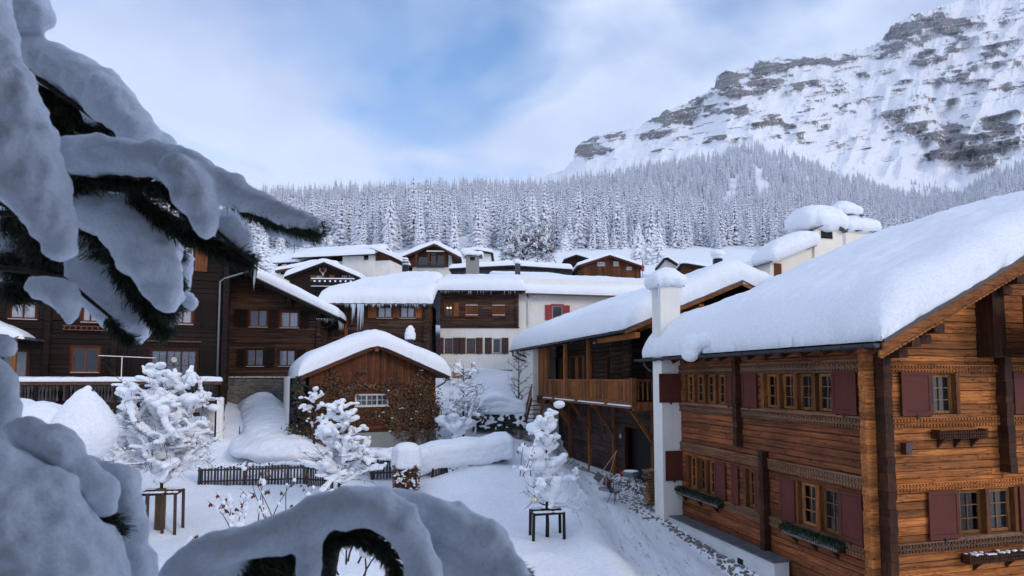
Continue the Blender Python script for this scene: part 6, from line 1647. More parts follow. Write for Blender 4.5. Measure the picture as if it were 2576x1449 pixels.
# climbers: stems and many small leaves
def climber(name, label, spots, par_frame, z_off, leafm, n_leaf, seed, dense=1.0, y0=-.06):
    e = empty(name, par_frame.w(0, -.05, 0), par_frame.a, label, 'climbing plant')
    rnd = random.Random(seed); mb = MB(); mb2 = MB(); sn = []
    for (pts, n, spread) in spots:
        P_ = [Vector((SY_(a, b)[0], y0 + .0, SY_(a, b)[1])) for a, b in pts]
        mb.tube(P_, [.03 * (1 - .6 * i / len(P_)) for i in range(len(P_))], 5)
        for k in range(int(n * 1.2)):
            t = rnd.random() * (len(P_) - 1); i = int(t); c = P_[i].lerp(P_[min(i+1, len(P_)-1)], t - i)
            c = c + Vector((rnd.gauss(0, spread), -abs(rnd.gauss(0, .12)), rnd.gauss(0, spread)))
            if rnd.random() < .12: mb.tube([c, c + Vector((rnd.gauss(0, .15), rnd.uniform(-.1, 0), rnd.gauss(0, .2)))], .006, 3)
            v = Vector((rnd.gauss(0, 1), rnd.gauss(0, .5), rnd.gauss(-.6, .7))).normalized() * rnd.uniform(.05, .10); s = v.cross(Vector((rnd.gauss(0, .5), 1, rnd.gauss(0, .5)))).normalized() * rnd.uniform(.035, .065)
            mb2.add([c - v*.6, c + s, c + v, c - s, c + Vector((0, -.012, 0))], [(0,1,4),(1,2,4),(2,3,4),(3,0,4)], rnd.choice((0, 0, 0, 1, 2)))
            if rnd.random() < .007: sn.append((c.x, c.y, c.z + .02, rnd.uniform(.04, .11), .06, rnd.uniform(.03, .07)))
    for b in (mb, mb2): b.v = [(x, y + .05, z) for (x, y, z) in b.v]
    mb.build('stems', BARK, e); mb2.build('leaves', leafm, e, kind='stuff')
    if sn: blobs('snow_patches', [(x, y + .05, z, a, b, c) for x, y, z, a, b, c in sn], SNOW, e, .03, 1, 2, kind='stuff')
climber('climbing_vine', 'withered brown vine spreading over the cottage gable right of the window',
        [([(1040, 1115), (1030, 1060), (1000, 1010), (985, 965)], 700, .28), ([(1075, 1110), (1085, 1040), (1060, 985), (1055, 955)], 800, .30), ([(1040, 1060), (1060, 1020), (1090, 990)], 500, .25), ([(985, 1000), (975, 980), (930, 970), (880, 972)], 190, .10), ([(1020, 1000), (990, 1035), (950, 1045), (880, 1045)], 330, .15), ([(1000, 1090), (990, 1060), (1010, 1020)], 350, .22), ([(1095, 1020), (1100, 1070)], 200, .15)],
        GC, 0, [LEAFB, LEAFB2, LEAFG], 0, 5)
climber('climbing_vine', 'withered brown vine on the left half of the cottage gable',
        [([(800, 1110), (815, 1040), (850, 1000), (865, 975)], 650, .26), ([(780, 1100), (790, 1020), (825, 970), (845, 945)], 420, .2), ([(850, 1030), (880, 990), (905, 950), (915, 930)], 230, .12), ([(810, 1070), (860, 1050), (900, 1060)], 350, .22)],
        GC, 0, [LEAFB, LEAFB2, LEAFG], 0, 6)
climber('ivy', 'dark ivy hanging down the white side wall of the cottage', [([(768, 1100), (762, 1040), (752, 985), (748, 965)], 500, .13), ([(750, 1110), (740, 1080)], 260, .2)], GC, 0, [LEAFG, LEAFB, LEAFG], 0, 7, y0=.2)

# ================================================================== BACKGROUND CHALETS
def chalet(label, px, depth, deg, tipL_, tipR_, apex, wallx, ybase, m_wall, m_trim, wins=(), T=.55, long=9, balcony=None, ov=-.8, name='chalet', boards=True, yb_extra=4.0, glass_gable=None, lowwhite=None, seed=1):
    h = Frame(name, label, 'chalet', px=px, depth=depth, deg=deg, z0=CZ); E = h.e
    f = lambda a, b, c=0.0: h.Y(a, b, c)
    l, r_, a_ = f(*tipL_, ov), f(*tipR_, ov), f(*apex, ov)
    w0, w1 = f(wallx[0], ybase)[0], f(wallx[1], ybase)[0]; zb = f(px, ybase)[1] - yb_extra
    def top(x): return min(l[1] + (a_[1]-l[1]) * (x - l[0]) / (a_[0]-l[0]), r_[1] + (a_[1]-r_[1]) * (r_[0] - x) / (r_[0]-a_[0])) - .15
    hs_ = [(f(q[0], q[3])[0], f(q[1], q[3])[0], f(q[0], q[3])[1], f(q[0], q[2])[1]) for q in wins]
    if boards: v_boards(E, m_wall, 'y', 0, w0, w1, zb + yb_extra - 1.2, top, w=.45 if depth > 70 else .3, th=.05, holes=hs_ + ([tuple(glass_gable)] if glass_gable else []), seed=seed)
    mb = MB(); mb.box(w0, w1, .08, long, zb, min(top(w0), top(w1))); mb.prism([(w0, .08, min(top(w0), top(w1))), (w1, .08, min(top(w0), top(w1))), (w1, .08, top(w1)), (a_[0], .08, a_[1] - .3), (w0, .08, top(w0))], (0, long - .1, 0)); mb.build('wall', m_wall if not lowwhite else lowwhite, E)
    if not boards:
        pass
    for i, (q, hh) in enumerate(zip(wins, hs_)):
        window(E, 'y', 0, *hh, q[4] if len(q) > 4 else GREYW, 1, 1, 2, rec=.03, casing=.0, cur=CURTAIN if len(q) > 5 else None)
    zl, zr_ = l[1], r_[1]
    roof(E, l[0], r_[0], a_[0], zl, a_[1], ov, long + .5, 'y', ze1=zr_, th=.2, T=T, R=T * .7, nu=24, nv=30, wood_=m_trim, seed=seed, amp=.15, lump=.04, bw=.3)
    return h, E, f
# dark chalet with balcony and antlers
h, E, f = chalet('dark chalet with a snow-lined balcony and antlers under its gable', 728, 78, 3, (715, 697), (905, 698), (815, 660), (728, 893), 745, WK_Z, WK_X,
    wins=[(796, 810, 694, 709, GREYW, 1), (860, 873, 693, 706, GREYW), (847 + 30, 888, 693, 706, GREYW), (788 + 4, 796, 0, 0)][:3], T=.75, long=10, seed=3)
for (p0, p1) in ((755 - 0, 768), (769, 777), (803 - 5, 806), (829, 842)):
    pass
for (p0, p1) in ((781, 795), (829, 842)):
    shutter(E, 'y', 0, f(p0, 700)[0], f(p1, 700)[0], f(p0, 708)[1], f(p0, 692)[1], WSH, style='board')
yb_ = -1.3
bl, br = f(786, 710, yb_)[0], f(889, 710, yb_)[0]; bz0, bz1 = f(830, 720, yb_)[1], f(830, 702, yb_)[1]
mb = MB(); mb.box(bl, br, yb_, 0, bz0 - .15, bz0); mb.build('balcony_floor', WK_X, E)
mb = MB(); mb.box(bl, br, yb_ - .05, yb_ + .07, bz1 - .1, bz1); mb.build('balcony_rail', WK_X, E)
n = 30
for i in range(n): mb = MB(); x = bl + (br - bl) * (i + .5) / n; mb.box(x - .07, x + .07, yb_ - .02, yb_ + .02, bz0, bz1 - .1); mb.build('baluster', WK_Z, E)
blobs('rail_snow', [(x, yb_, bz1 + .06, .25, .14, .1) for x in np.arange(bl, br, .2)] + [(x, yb_ - .05, bz0 + .0, .25, .12, .06) for x in np.arange(bl, br, .2)], SNOW, E, .07, 1, 2)
for i in range(8):
    x = bl + .3 + (br - bl - .6) * i / 7; blobs('flower_pot_snow', [(x, yb_ - .18, bz1 - .30, .16, .14, .15)], SNOW, E, .07, 1, 1)
a0 = f(814.5, 686); mb = MB(); mb.box(a0[0] - .12, a0[0] + .12, -.12, 0, a0[1] - 1.0, f(814, 664)[1]); mb.build('king_post', WS_Z, E)
sk = f(812.5, 690, -.2); an = MB()
an.lathe((sk[0], -.25, sk[1]), [(.04, -.35), (.10, -.1), (.14, .12), (.05, .2)], 8)
for s_ in (-1, 1): an.tube([(sk[0] + s_ * .08, -.25, sk[1] + .15), (sk[0] + s_ * .4, -.3, sk[1] + .45), (sk[0] + s_ * .42, -.3, sk[1] + .95)], [.04, .035, .015], 5); an.tube([(sk[0] + s_ * .4, -.3, sk[1] + .5), (sk[0] + s_ * .2, -.35, sk[1] + .75)], [.03, .01], 5)
an.build('antlers', plain('bone', (.6, .52, .42), .7), E, True)
# light chalet with glazed gable
h, E, f = chalet('broad chalet with a glazed gable and wide light-brown eaves', 1040, 100, 3, (948, 672), (1160, 648), (1093, 613), (1037, 1135), 676, PLASTER, WS_X, T=.75, long=12, boards=False, ov=-2.2, seed=4)
gy = -.3
for (p0, p1, t, b) in ((1052, 1078, 645, 670), (1080, 1098, 636, 670), (1100, 1118, 640, 670)):
    window(E, 'y', gy, f(p0, 650, gy)[0], f(p1, 650, gy)[0], f(p0, b, gy)[1], f(p0, t, gy)[1], FRAMED, 2, 1, 1, rec=0.0)
mb = MB(); mb.prism([(f(1036, 640)[0], -.25, f(1036, 672)[1]), (f(1128, 640)[0], -.25, f(1128, 672)[1]), (f(1128, 640)[0], -.25, f(1128, 634)[1]), (f(1093, 620)[0], -.25, f(1093, 618)[1]), (f(1040, 640)[0], -.25, f(1040, 640)[1])], (0, .2, 0)); mb.build('gable_boards', WS_Z, E)
for p in (1047, 1078, 1118): x = f(p, 660, -1.5)[0]; mb = MB(); mb.box(x - .18, x + .18, -1.6, -1.3, f(p, 671, -1.5)[1], f(p, 630, -1.5)[1]); mb.build('gable_post', WS_Z, E)
bz = f(1080, 659, -1.7)[1]; xl_, xr_ = f(1048, 660, -1.7)[0], f(1118, 660, -1.7)[0]
mb = MB(); mb.box(xl_, xr_, -1.75, -1.65, bz - .12, bz); mb.box(xl_, xr_, -1.75, -1.65, bz - 1.0, bz - .9)
for i in range(26): x = xl_ + (xr_ - xl_) * i / 25; mb.box(x - .03, x + .03, -1.72, -1.68, bz - 1, bz)
mb.build('balcony_rail', METAL, E)
mb = MB(); mb.prism([(f(955, 672, -.3)[0], -.3, f(955, 674, -.3)[1]), (f(1040, 660, -.3)[0], -.3, f(1040, 672, -.3)[1]), (f(1040, 645, -.3)[0], -.3, f(1040, 646, -.3)[1])], (0, .3, 0)); mb.build('eave_soffit', WS_X, E)
mb = MB(); xx = f(1076, 633, -1.8)[0]; mb.box(f(1073, 633, -1.8)[0], f(1117, 633, -1.8)[0], -2, -1.8, f(1076, 633, -1.8)[1], f(1076, 631, -1.8)[1]); mb.build('awning_case', WHITEP, E)
# brown chalet, right of centre
chalet('orange-brown gable chalet with two small curtained windows, left of the dark spruces', 1534, 96, 2, (1451, 669), (1621, 671), (1534, 642), (1462, 1612), 681, WS_Z, WS_X, wins=[(1503, 1521, 659, 669, GREYW, 1), (1543, 1556, 658, 669, GREYW, 1), (1576, 1589, 671, 679, GREYW, 1)], T=.55, long=9, seed=5)
chalet('small near-black gable roof hut behind the orange-brown chalet', 1455, 112, 0, (1419, 652), (1492, 654), (1450, 641), (1426, 1484), 664, WK_Z, WK_X, T=.5, long=8, seed=6)
chalet('low dark brick-brown shed roofed in snow, right of the three spruces', 1760, 90, -8, (1712, 664), (1800, 675), (1722, 662), (1718, 1792), 692, WS_X, WK_X, wins=[(1760, 1778, 677, 686, METAL)], T=.45, long=9, seed=7)
chalet('pale hut with a dark eave just right of the three spruces', 1700, 95, -5, (1670, 650), (1722, 675), (1680, 648), (1674, 1712), 690, PLASTER, WK_X, T=.5, long=8, boards=False, seed=8)
# white house with long stepped roof
LH = Frame('white_chalet', 'white plastered house with two long stepped snow roofs on the left hillside', 'chalet', px=870, depth=92, deg=-12, z0=CZ)
E = LH.e; f = lambda a, b, c=0.0: LH.Y(a, b, c)
zt_ = f(900, 642)[1]; zb_ = zt_ - 9
xa, xb = f(862, 650)[0], f(942, 650)[0]
ww = (f(915, 645)[0], f(927, 645)[0], f(920, 654)[1], f(920, 638)[1])
mb = MB()
for (a, b, c_, d) in ((xa, ww[0], zb_, zt_), (ww[1], xb, zb_, zt_ + .8), (ww[0], ww[1], zb_, ww[2]), (ww[0], ww[1], ww[3], zt_ + .3)): mb.box(a, b, 0, .4, c_, d)
mb.box(xa, xb, .4, 8, zb_, zt_); mb.build('wall', PLASTER, E)
window(E, 'y', 0, *ww, FRAMED, 1, 1, 1, rec=.1)
xf0 = f(682, 665)[0]
mb = MB(); mb.box(xf0, xa - .1, 1.2, 8, zb_ + 1, f(760, 662, 1.2)[1]); mb.build('rear_wall', PLASTER, E)
for i, p in enumerate((700, 722, 850)): 
    mb = MB(); mb.box(f(p, 668, 1.2)[0], f(p + 9, 668, 1.2)[0], 1.1, 1.2, f(p, 671, 1.2)[1], f(p, 664, 1.2)[1]); mb.build('pane', GLASS, E)
zr_l = f(975, 626, 3)[1]
roof(E, -1.0, 9.0, 4.0, f(900, 641, -1)[1], f(900, 641, -1)[1] + 1.9, f(744, 650)[0], f(948, 640)[0], 'x', T=.8, R=.5, nu=40, nv=20, wood_=WS_X, seed=11, amp=.2)
roof(E, 0.2, 10.0, 5.0, f(700, 661, .2)[1], f(700, 661, .2)[1] + 1.7, xf0 - .8, f(752, 650)[0], 'x', T=.8, R=.5, nu=30, nv=20, wood_=WS_X, seed=12, amp=.2)
gx0, gx1 = f(942, 650)[0], f(975, 650)[0]
mb = MB(); mb.prism([(gx0, .5, f(950, 655)[1]), (gx1, .5, f(950, 655)[1]), (gx1, .5, f(972, 641)[1]), (gx0 + .6, .5, f(950, 628)[1]), (gx0, .5, f(945, 630)[1])], (0, 6, 0)); mb.build('gable_boards', WS_Z, E)
mb = MB(); mb.box(gx0, gx1 + .3, .3, 6, zb_, f(950, 655)[1]); mb.build('wall', PLASTER, E)
snow_cover(E, lambda u, v: (u, v, f(948, 627)[1] - .0 + (-(u - gx0)) * .42), gx0 - .4, gx1 + 1.0, -.8, 7, T=.75, R=.5, nu=12, nv=12, seed=13)
for (p, y) in ((723, 650), (827, 646), (882, 632)):
    zz = f(p, y, 3)[1]; xx = f(p, y, 3)[0]; mb = MB(); mb.box(xx - .8, xx + .8, 2.5, 3.6, zz - 1.6, zz); mb.build('roof_vent', METAL, E)
    blobs('vent_snow', [(xx + k, 3, zz + .1, .5, .5, .2) for k in (-.6, -.2, .2, .6)], SNOW, E, .12, 1, 2)
# low white house before it
chalet('low white annex with flat-looking snow roof under the stepped-roof house', 760, 86, 6, (692, 681), (850, 668), (800, 664), (700, 845), 690, PLASTER, WS_X, wins=[(706, 718, 681, 690, METAL)], T=.7, long=8, boards=False, seed=21)
# flat-roofed house behind
chalet('low house with a snow slab roof behind the concrete chimney', 1200, 118, 0, (1160, 634), (1240, 636), (1200, 629), (1166, 1234), 645, PLASTER, WK_X, T=.7, long=8, boards=False, seed=22)
chalet('long low white snowbound roof between the glazed chalet and the bare tree', 1300, 85, 0, (1130, 676), (1440, 678), (1290, 668), (1140, 1430), 690, ROOFS, WK_X, T=.8, long=12, boards=False, seed=23)
# huts on the skyline
for i, (pl_, pr_, pa_, yt, yb2, lab) in enumerate(((690, 702, 695, 481, 488, 'leftmost tiny dark hut on the forested skyline'), (705, 720, 712, 481, 490, 'second tiny dark hut on the skyline from the left'), (832, 868, 847, 475, 487, 'largest dark gabled hut on the skyline with snow roof'), (946, 962, 953, 479, 485, 'tiny reddish hut on the skyline among spruces'))):
    D = 545.0; lp_, rp_, tp_ = at(pl_, yb2 - 2, D), at(pr_, yb2 - 2, D), at(pa_, yt, D)
    e = empty('skyline_hut', (lp_.x, D, lp_.z - 6), 0, lab, 'hut'); w = rp_.x - lp_.x; hgt = tp_.z - lp_.z; zb_ = 6
    mb = MB(); mb.prism([(0, 0, 0), (w, 0, 0), (w, 0, zb_), (tp_.x - lp_.x, 0, zb_ + hgt - .3), (0, 0, zb_)], (0, 9, 0)); mb.build('wall', WK_Z, e)
    mb = MB(); a_ = tp_.x - lp_.x
    mb.prism([(-1, -1, zb_ - .5), (a_, -1, zb_ + hgt), (w + 1, -1, zb_ - .5), (w + 1, -1, zb_ + .4), (a_, -1, zb_ + hgt + .9), (-1, -1, zb_ + .4)], (0, 11, 0)); mb.build('snow_roof', SNOW, e)
# ================================================================== PICKET FENCE
def fence_run(label, pts_px, depth_pts, gap=.145, h=.95, seed=1):
    P0, P1 = at(pts_px[0][0], pts_px[0][1], depth_pts[0]), at(pts_px[1][0], pts_px[1][1], depth_pts[1])
    d = Vector((P1.x - P0.x, P1.y - P0.y, 0)); L_ = d.length; a = math.atan2(d.y, d.x)
    z0 = P0.z; dz = (P1.z - P0.z) / L_
    e = empty('picket_fence', (P0.x, P0.y, z0), a, label, 'fence'); rnd = random.Random(seed)
    n = int(L_ / gap)
    for i in range(n):
        x = gap * (i + .5); z = dz * x; w = .09 * rnd.uniform(.8, 1.1); t = rnd.uniform(-.02, .02); hh = h * rnd.uniform(.93, 1.05)
        mb = MB(); mb.prism([(x - w/2, -.03, z - .05), (x + w/2, -.03, z - .05), (x + w/2 + t, -.03, z + hh - .03), (x + t, -.03, z + hh), (x - w/2 + t, -.03, z + hh - .03)], (0, .025, 0)); mb.build('picket', WG_Z, e)
    for zz in (.22, .72):
        mb = MB(); mb.bar((0, .02, zz), (L_, .02, zz + dz * L_), .04, .07); mb.build('rail', WG_Z, e)
    for x in np.arange(.1, L_, 2.0): mb = MB(); mb.box(x - .05, x + .05, .04, .14, dz*x - .2, dz*x + h * .9); mb.build('fence_post', WG_Z, e)
    # snow heaped behind, peeping over the pickets
    blobs('snow_ridge', [(x, .10 + rnd.uniform(-.03, .05), h * .93 + dz * x + rnd.uniform(-.03, .06), .16, .17, rnd.uniform(.07, .13)) for x in np.arange(0, L_, .12)], SNOW, e, .035, 1, 3, .03, .3)
fence_run('long grey picket fence with a snow ridge on top, left of the middle fruit tree', [(496, 1224), (772, 1216)], (27.6, 27.6), seed=2)
fence_run('short grey picket fence piece at an angle, behind the middle fruit tree', [(765, 1218), (832, 1222)], (27.6, 26.2), seed=3)
fence_run('grey picket fence beside the copper hedge column', [(930, 1203), (1000, 1200)], (27.8, 27.8), h=.85, seed=4)
fence_run('grey picket fence behind the long snow-covered hedge', [(1085, 1212), (1235, 1172)], (27.8, 29.5), h=.8, seed=5)

# ================================================================== SNOW-LADEN HEDGES AND BUSHES
def leafy(mb, c, sx, sy, sz, n, rnd, s0=.03, s1=.06, nm=2):
    for k in range(n):
        u = Vector((rnd.uniform(-1, 1), rnd.uniform(-1, 1), rnd.uniform(-1, 1)))
        f = rnd.choice((0, 1, 1, 2))
        if f == 0: u.x = math.copysign(rnd.uniform(.85, 1.05), u.x)
        elif f == 1: u.y = -rnd.uniform(.8, 1.08)
        p = Vector((c[0] + u.x * sx, c[1] + u.y * sy, c[2] + u.z * sz))
        v = Vector((rnd.gauss(0, 1), rnd.gauss(0, 1), rnd.gauss(-.3, 1))).normalized() * rnd.uniform(s0, s1); s = v.cross(Vector((rnd.random(), 1, rnd.random()))).normalized() * rnd.uniform(s0, s1) * .6
        mb.add([p - v*.5, p + s, p + v, p - s, p + Vector((0, -.01, .0))], [(0,1,4),(1,2,4),(2,3,4),(3,0,4)], rnd.randrange(nm))
hc = at(1022, 1228, 26.5)
e = empty('hedge_column', hc, 0, 'short rust-leaved hedge column with a tall rounded snow cap', 'hedge'); rnd = random.Random(5)
mb = MB(); mb.box(-.42, .42, -.3, .3, 0, 1.0); mb.build('core', BARK, e)
mb = MB(); leafy(mb, (0, 0, .5), .52, .42, .55, 2600, rnd); mb.build('leaves', [LEAFB2, LEAFB], e, kind='stuff')
it = []
for i in range(9):
    for j in range(5):
        fx, fy = i/8*2-1, j/4*2-1; ee = (abs(fx)**3 + abs(fy)**3) ** (1/3)
        if ee < 1.05:
            for k in range(5): it.append((fx*.42, fy*.28, 1.02 + k * .20 * (1.0 - .22 * min(ee,1)**3), .26 - .01*k, .26, .2))
blobs('snow_cap', it, SNOW, e, .045, 1, 5, .04, .4)
blobs('snow_patches', [(rnd.uniform(-.5, .5), -.42 + rnd.uniform(-.05, .05), rnd.uniform(0, .9), rnd.uniform(.03, .09), .05, rnd.uniform(.02, .05)) for _ in range(60)] + [(rnd.choice((-.5, .5)), rnd.uniform(-.4, .3), rnd.uniform(0, .9), .06, .09, .05) for _ in range(30)], SNOW, e, .025, 1, 1)
h0, h1 = at(1075, 1210, 28.5), at(1238, 1182, 29.6); dv = Vector((h1.x - h0.x, h1.y - h0.y, 0)); hl_ = dv.length
e = empty('long_hedge', (h0.x, h0.y, h0.z), math.atan2(dv.y, dv.x), 'long brown hedge buried under a deep smooth roll of snow', 'hedge')
dzh = (h1.z - h0.z) / hl_
mb = MB(); leafy(mb, (hl_/2, 0, .35), hl_/2, .45, .45, 5200, rnd); mb.build('leaves', [LEAFB2, LEAFB, BARK], e, kind='stuff')
it = []
for x in np.arange(-.9, hl_ + .8, .17):
    b = .12 * math.sin(x * 1.7) + .08 * math.sin(x * 4.1)
    for y in (-.45, -.15, .2, .55, .9):
        for k in range(3): it.append((x, y, .78 + dzh * x + .33 * k * (1 - .3 * abs(y - .2)) + b * .5, .38, .36, .34))
blobs('snow_roll', it, SNOW, e, .06, 1, 6, .10, .5)
blobs('snow_patches', [(rnd.uniform(0, hl_), -.5 + rnd.uniform(-.06, .05), rnd.uniform(.0, .8) + .0, rnd.uniform(.04, .14), .06, rnd.uniform(.03, .08)) for _ in range(110)], SNOW, e, .035, 1, 1)
# low snowed shrub left of the hedge column
c = at(960, 1190, 28.6); e = empty('low_shrub', c, 0, 'low shrub mound under lumpy snow between fence and hedge column', 'shrub')
blobs('snow', [(rnd.uniform(-1.0, .6), rnd.uniform(-.3, .5), .5 + rnd.uniform(0, .5), .3, .3, .22) for _ in range(40)], SNOW, e, .05, 1, 3, .06, .3)
mb = MB()
for _ in range(60): p = Vector((rnd.uniform(-1, .6), -.35, rnd.uniform(.1, .8))); mb.tube([p, p + Vector((rnd.gauss(0, .2), -.1, rnd.uniform(.1, .4)))], .008, 3)
mb.build('twigs', BARK, e, kind='stuff')

# ================================================================== FRUIT TREES LADEN WITH SNOW
def laden_tree(name, label, base, H, trunkh, spread, seed, n_limb=9, voxel=.04, clump=1.0, lean=(0, 0), twig=1.0, prof=None, snow_on=.75, leaves=False, smat=None, tr_=.010):
    rnd = random.Random(seed); e = empty(name, base, rnd.uniform(0, .3), label, 'tree')
    mb = MB(); tw = MB(); lf = MB(); it = []
    top = Vector((lean[0], lean[1], H))
    tr = [Vector((0, 0, -.4)), Vector((.02, 0, trunkh * .5)), Vector((lean[0]*.3, lean[1]*.3, trunkh)), Vector((lean[0]*.6, lean[1]*.6, (trunkh + H) / 2)), top]
    mb.tube(tr, [.075, .065, .055, .035, .008], 7)
    def limb(p, d, l, r, lev):
        pts = [p]; q = p.copy(); dd = d.normalized(); n = max(3, int(l / .22))
        for i in range(n):
            dd = (dd + Vector((rnd.gauss(0, .16), rnd.gauss(0, .16), rnd.gauss(.02 if lev < 2 else .0, .14)))).normalized(); q = q + dd * (l / n); pts.append(q.copy())
        rr = [r * (1 - .8 * i / n) for i in range(n + 1)]
        (mb if lev < 2 else tw).tube(pts, rr, 5 if lev < 2 else 3, cap=False)
        if lev < 3:
            for i in range(1, n + 1):
                for _ in range(2 if rnd.random() < .6 * twig else 1):
                    if rnd.random() < .85:
                        a = Vector((rnd.gauss(0, 1), rnd.gauss(0, 1), rnd.gauss(.25, .7))).normalized(); limb(pts[i], (dd * .7 + a).normalized(), l * rnd.uniform(.35, .62), max(tr_, r * .5), lev + 1)
        if lev <= 3 and rnd.random() < (snow_on + .2 if lev < 2 else snow_on * (.8 if lev == 2 else .22)):
            s0 = clump * rnd.uniform(.045, .085) * (1.3, 1.25, 1.0, .8)[min(lev, 3)]
            for i in range(1, n + 1):
                s = s0 * rnd.uniform(.75, 1.3)
                if rnd.random() < .09: s = s0 * rnd.uniform(1.5, 2.3)
                for k in (0, .5):
                    c = pts[i].lerp(pts[i-1], k) + Vector((0, 0, s * .55)); it.append((c.x, c.y, c.z, s * 1.05, s * 1.05, s * .72))
            if leaves and rnd.random() < .3:
                p_ = pts[-1]; v = Vector((rnd.gauss(0, .3), rnd.gauss(0, .3), -1)).normalized() * .07; s_ = Vector((.025, .01, 0)); lf.add([p_, p_ + v*.5 + s_, p_ + v, p_ + v*.5 - s_], [(0,1,2,3)])
    for i in range(n_limb):
        t = (i + .5) / n_limb; z = trunkh + (H - trunkh) * t ** 1.05 * .96; a = i * 2.4 + rnd.uniform(-.4, .4)
        w = spread * (prof(t) if prof else (math.sin(PI * (.18 + .78 * t)) ** .8)) * rnd.uniform(.85, 1.1)
        k = t * (1 if z > trunkh else 0)
        p = Vector((lean[0] * z / H * .9, lean[1] * z / H * .9, z - .1))
        limb(p, Vector((math.cos(a), math.sin(a), rnd.uniform(.15, .6))), w, .03, 1)
    mb.build('branches', BARK, e, True)
    tw.build('twigs', BARK, e, kind='stuff')
    if lf.v: lf.build('leaves', LEAFB, e, kind='stuff')
    if it: blobs('snow_load', it, smat or SNOW, e, voxel, 1, 3, .035, .18, kind='stuff')
    return e
tl_ = at(402, 1338, 22.0)
T1 = laden_tree('fruit_tree', 'wide fruit tree heavy with snow in the left garden, above a staked wooden frame', tl_, 5.45, 1.75, 1.75, 3, n_limb=38, clump=1.4, voxel=.03, prof=lambda t: 1.02 - .55 * abs(t - .35), twig=1.0)
tm_ = at(852, 1262, 24.5)
T2 = laden_tree('fruit_tree', 'slender upright fruit tree with snow clumps in front of the cottage', tm_, 4.1, .7, 1.45, 8, n_limb=28, clump=1.3, voxel=.03, prof=lambda t: 1.12 - .8 * t, twig=.9)
tr_ = at(1376, 1352, 21.0)
T3 = laden_tree('fruit_tree', 'small fruit tree with a stool-like stake frame and a golden ball, beside the street', tr_, 4.3, 1.0, .88, 15, n_limb=22, clump=1.5, voxel=.03, prof=lambda t: 1.15 - .75 * t, twig=.8, snow_on=.7)
blobs('snow_top', [(.06, 0, 4.05, .20, .18, .14), (.12, 0, 4.2, .17, .16, .12), (-.02, 0, 3.92, .12, .12, .1), (0, 0, 3.8, .10, .10, .12), (.02, 0, 3.66, .10, .10, .12), (0, 0, 3.52, .11, .11, .12), (0, 0, 3.36, .12, .12, .12), (.02, 0, 3.2, .11, .11, .12)], SNOW, T3, .03, 2, 3)
def stake_frame(label, base, w, h, n, cross=True, seed=1):
    rnd = random.Random(seed); e = empty('stake_frame', base, .15, label, 'tree stakes'); mb = MB()
    pos = [(-w, -w*.6), (w, -w*.6), (w, w*.6), (-w, w*.6)] + ([(-w*.45, -w*.62), (w*.35, -w*.6)] if n > 4 else [])
    for x, y in pos:
        mb = MB(); mb.tube([(x * 1.04, y, -.3), (x, y, h)], .055, 7); mb.build('stake', BARK if n <= 4 else TWIGB, e, True)
    for a, b in ((0, 1), (1, 2), (2, 3), (3, 0)):
        mb = MB(); p, q = pos[a], pos[b]; mb.tube([(p[0], p[1], h - .05), (q[0], q[1], h - .02)], .05, 6); mb.build('top_rail', BARK, e, True)
    if n > 4:
        mb = MB(); mb.box(-.16, .14, -.1, .1, -.2, h + .1)
        mb.build('reed_guard', wood('reed_mat', (.05, .03, .015), (.22, .15, .08), 'z', grain=3, knots=False), e)
    blobs('rail_snow', [(rnd.uniform(-w, w), -w*.6, h + .03, .12, .07, .045) for _ in range(12)], SNOW, e, .03, 1, 2)
    blobs('rail_snow', [(rnd.uniform(-w, w), w*.6, h + .03, .12, .07, .05) for _ in range(14)], SNOW, e, .03, 1, 2)
stake_frame('round wooden stakes with top rails guarding the left fruit tree', at(402, 1336, 21.95), .62, 1.42, 6, seed=3)
stake_frame('stool-like frame of four stakes round the small fruit tree by the street', at(1376, 1350, 20.95), .52, .88, 4, seed=4)
gb = at(1345, 1257, 20.5); e = empty('bauble', gb, 0, 'shiny golden bauble hanging low in the small fruit tree', 'ornament')
mb = MB(); mb.lathe((0, 0, 0), [(.01, -.115), (.05, -.105), (.09, -.07), (.113, -.02), (.113, .02), (.09, .07), (.05, .105), (.015, .115)], 18); o = mb.build('ball', GOLD, e, True)
mb = MB(); mb.tube([(0, 0, .11), (.0, 0, .30)], .006, 4); mb.lathe((0,0,0), [(.02, .11), (.02, .135)], 8); mb.build('hook', BLACK, e)

# shrubs right of the cottage
T4 = laden_tree('garden_shrub', 'tall frosted shrub with upright twigs right of the cottage', at(1165, 1090, 34.0), 3.9, .3, 1.35, 23, n_limb=20, clump=.95, voxel=.05, prof=lambda t: 1.15 - .55 * t, twig=1.0)
T4['category'] = 'shrub'
T4b = laden_tree('garden_shrub', 'low snow-balled shrub at the foot of the frosted shrub', at(1140, 1110, 32.8), 1.5, .1, .8, 25, n_limb=9, clump=1.7, voxel=.05, twig=.6); T4b['category'] = 'shrub'
T5 = laden_tree('garden_shrub', 'small snowy bush at the cottage front left corner, by the ivy', at(790, 1100, 30.4), 2.6, .3, .7, 27, n_limb=11, clump=1.0, voxel=.045, twig=.8); T5['category'] = 'shrub'
# gnarled climber on the white end wall
T6 = laden_tree('gnarled_bush', 'dark gnarled leafless bush against the white end wall of the log house', at(1305, 1085, 37.0), 5.0, 1.2, 1.0, 31, n_limb=17, clump=.35, voxel=.06, snow_on=.05, twig=1.0, prof=lambda t: .9 - .3*t); T6['category'] = 'bush'
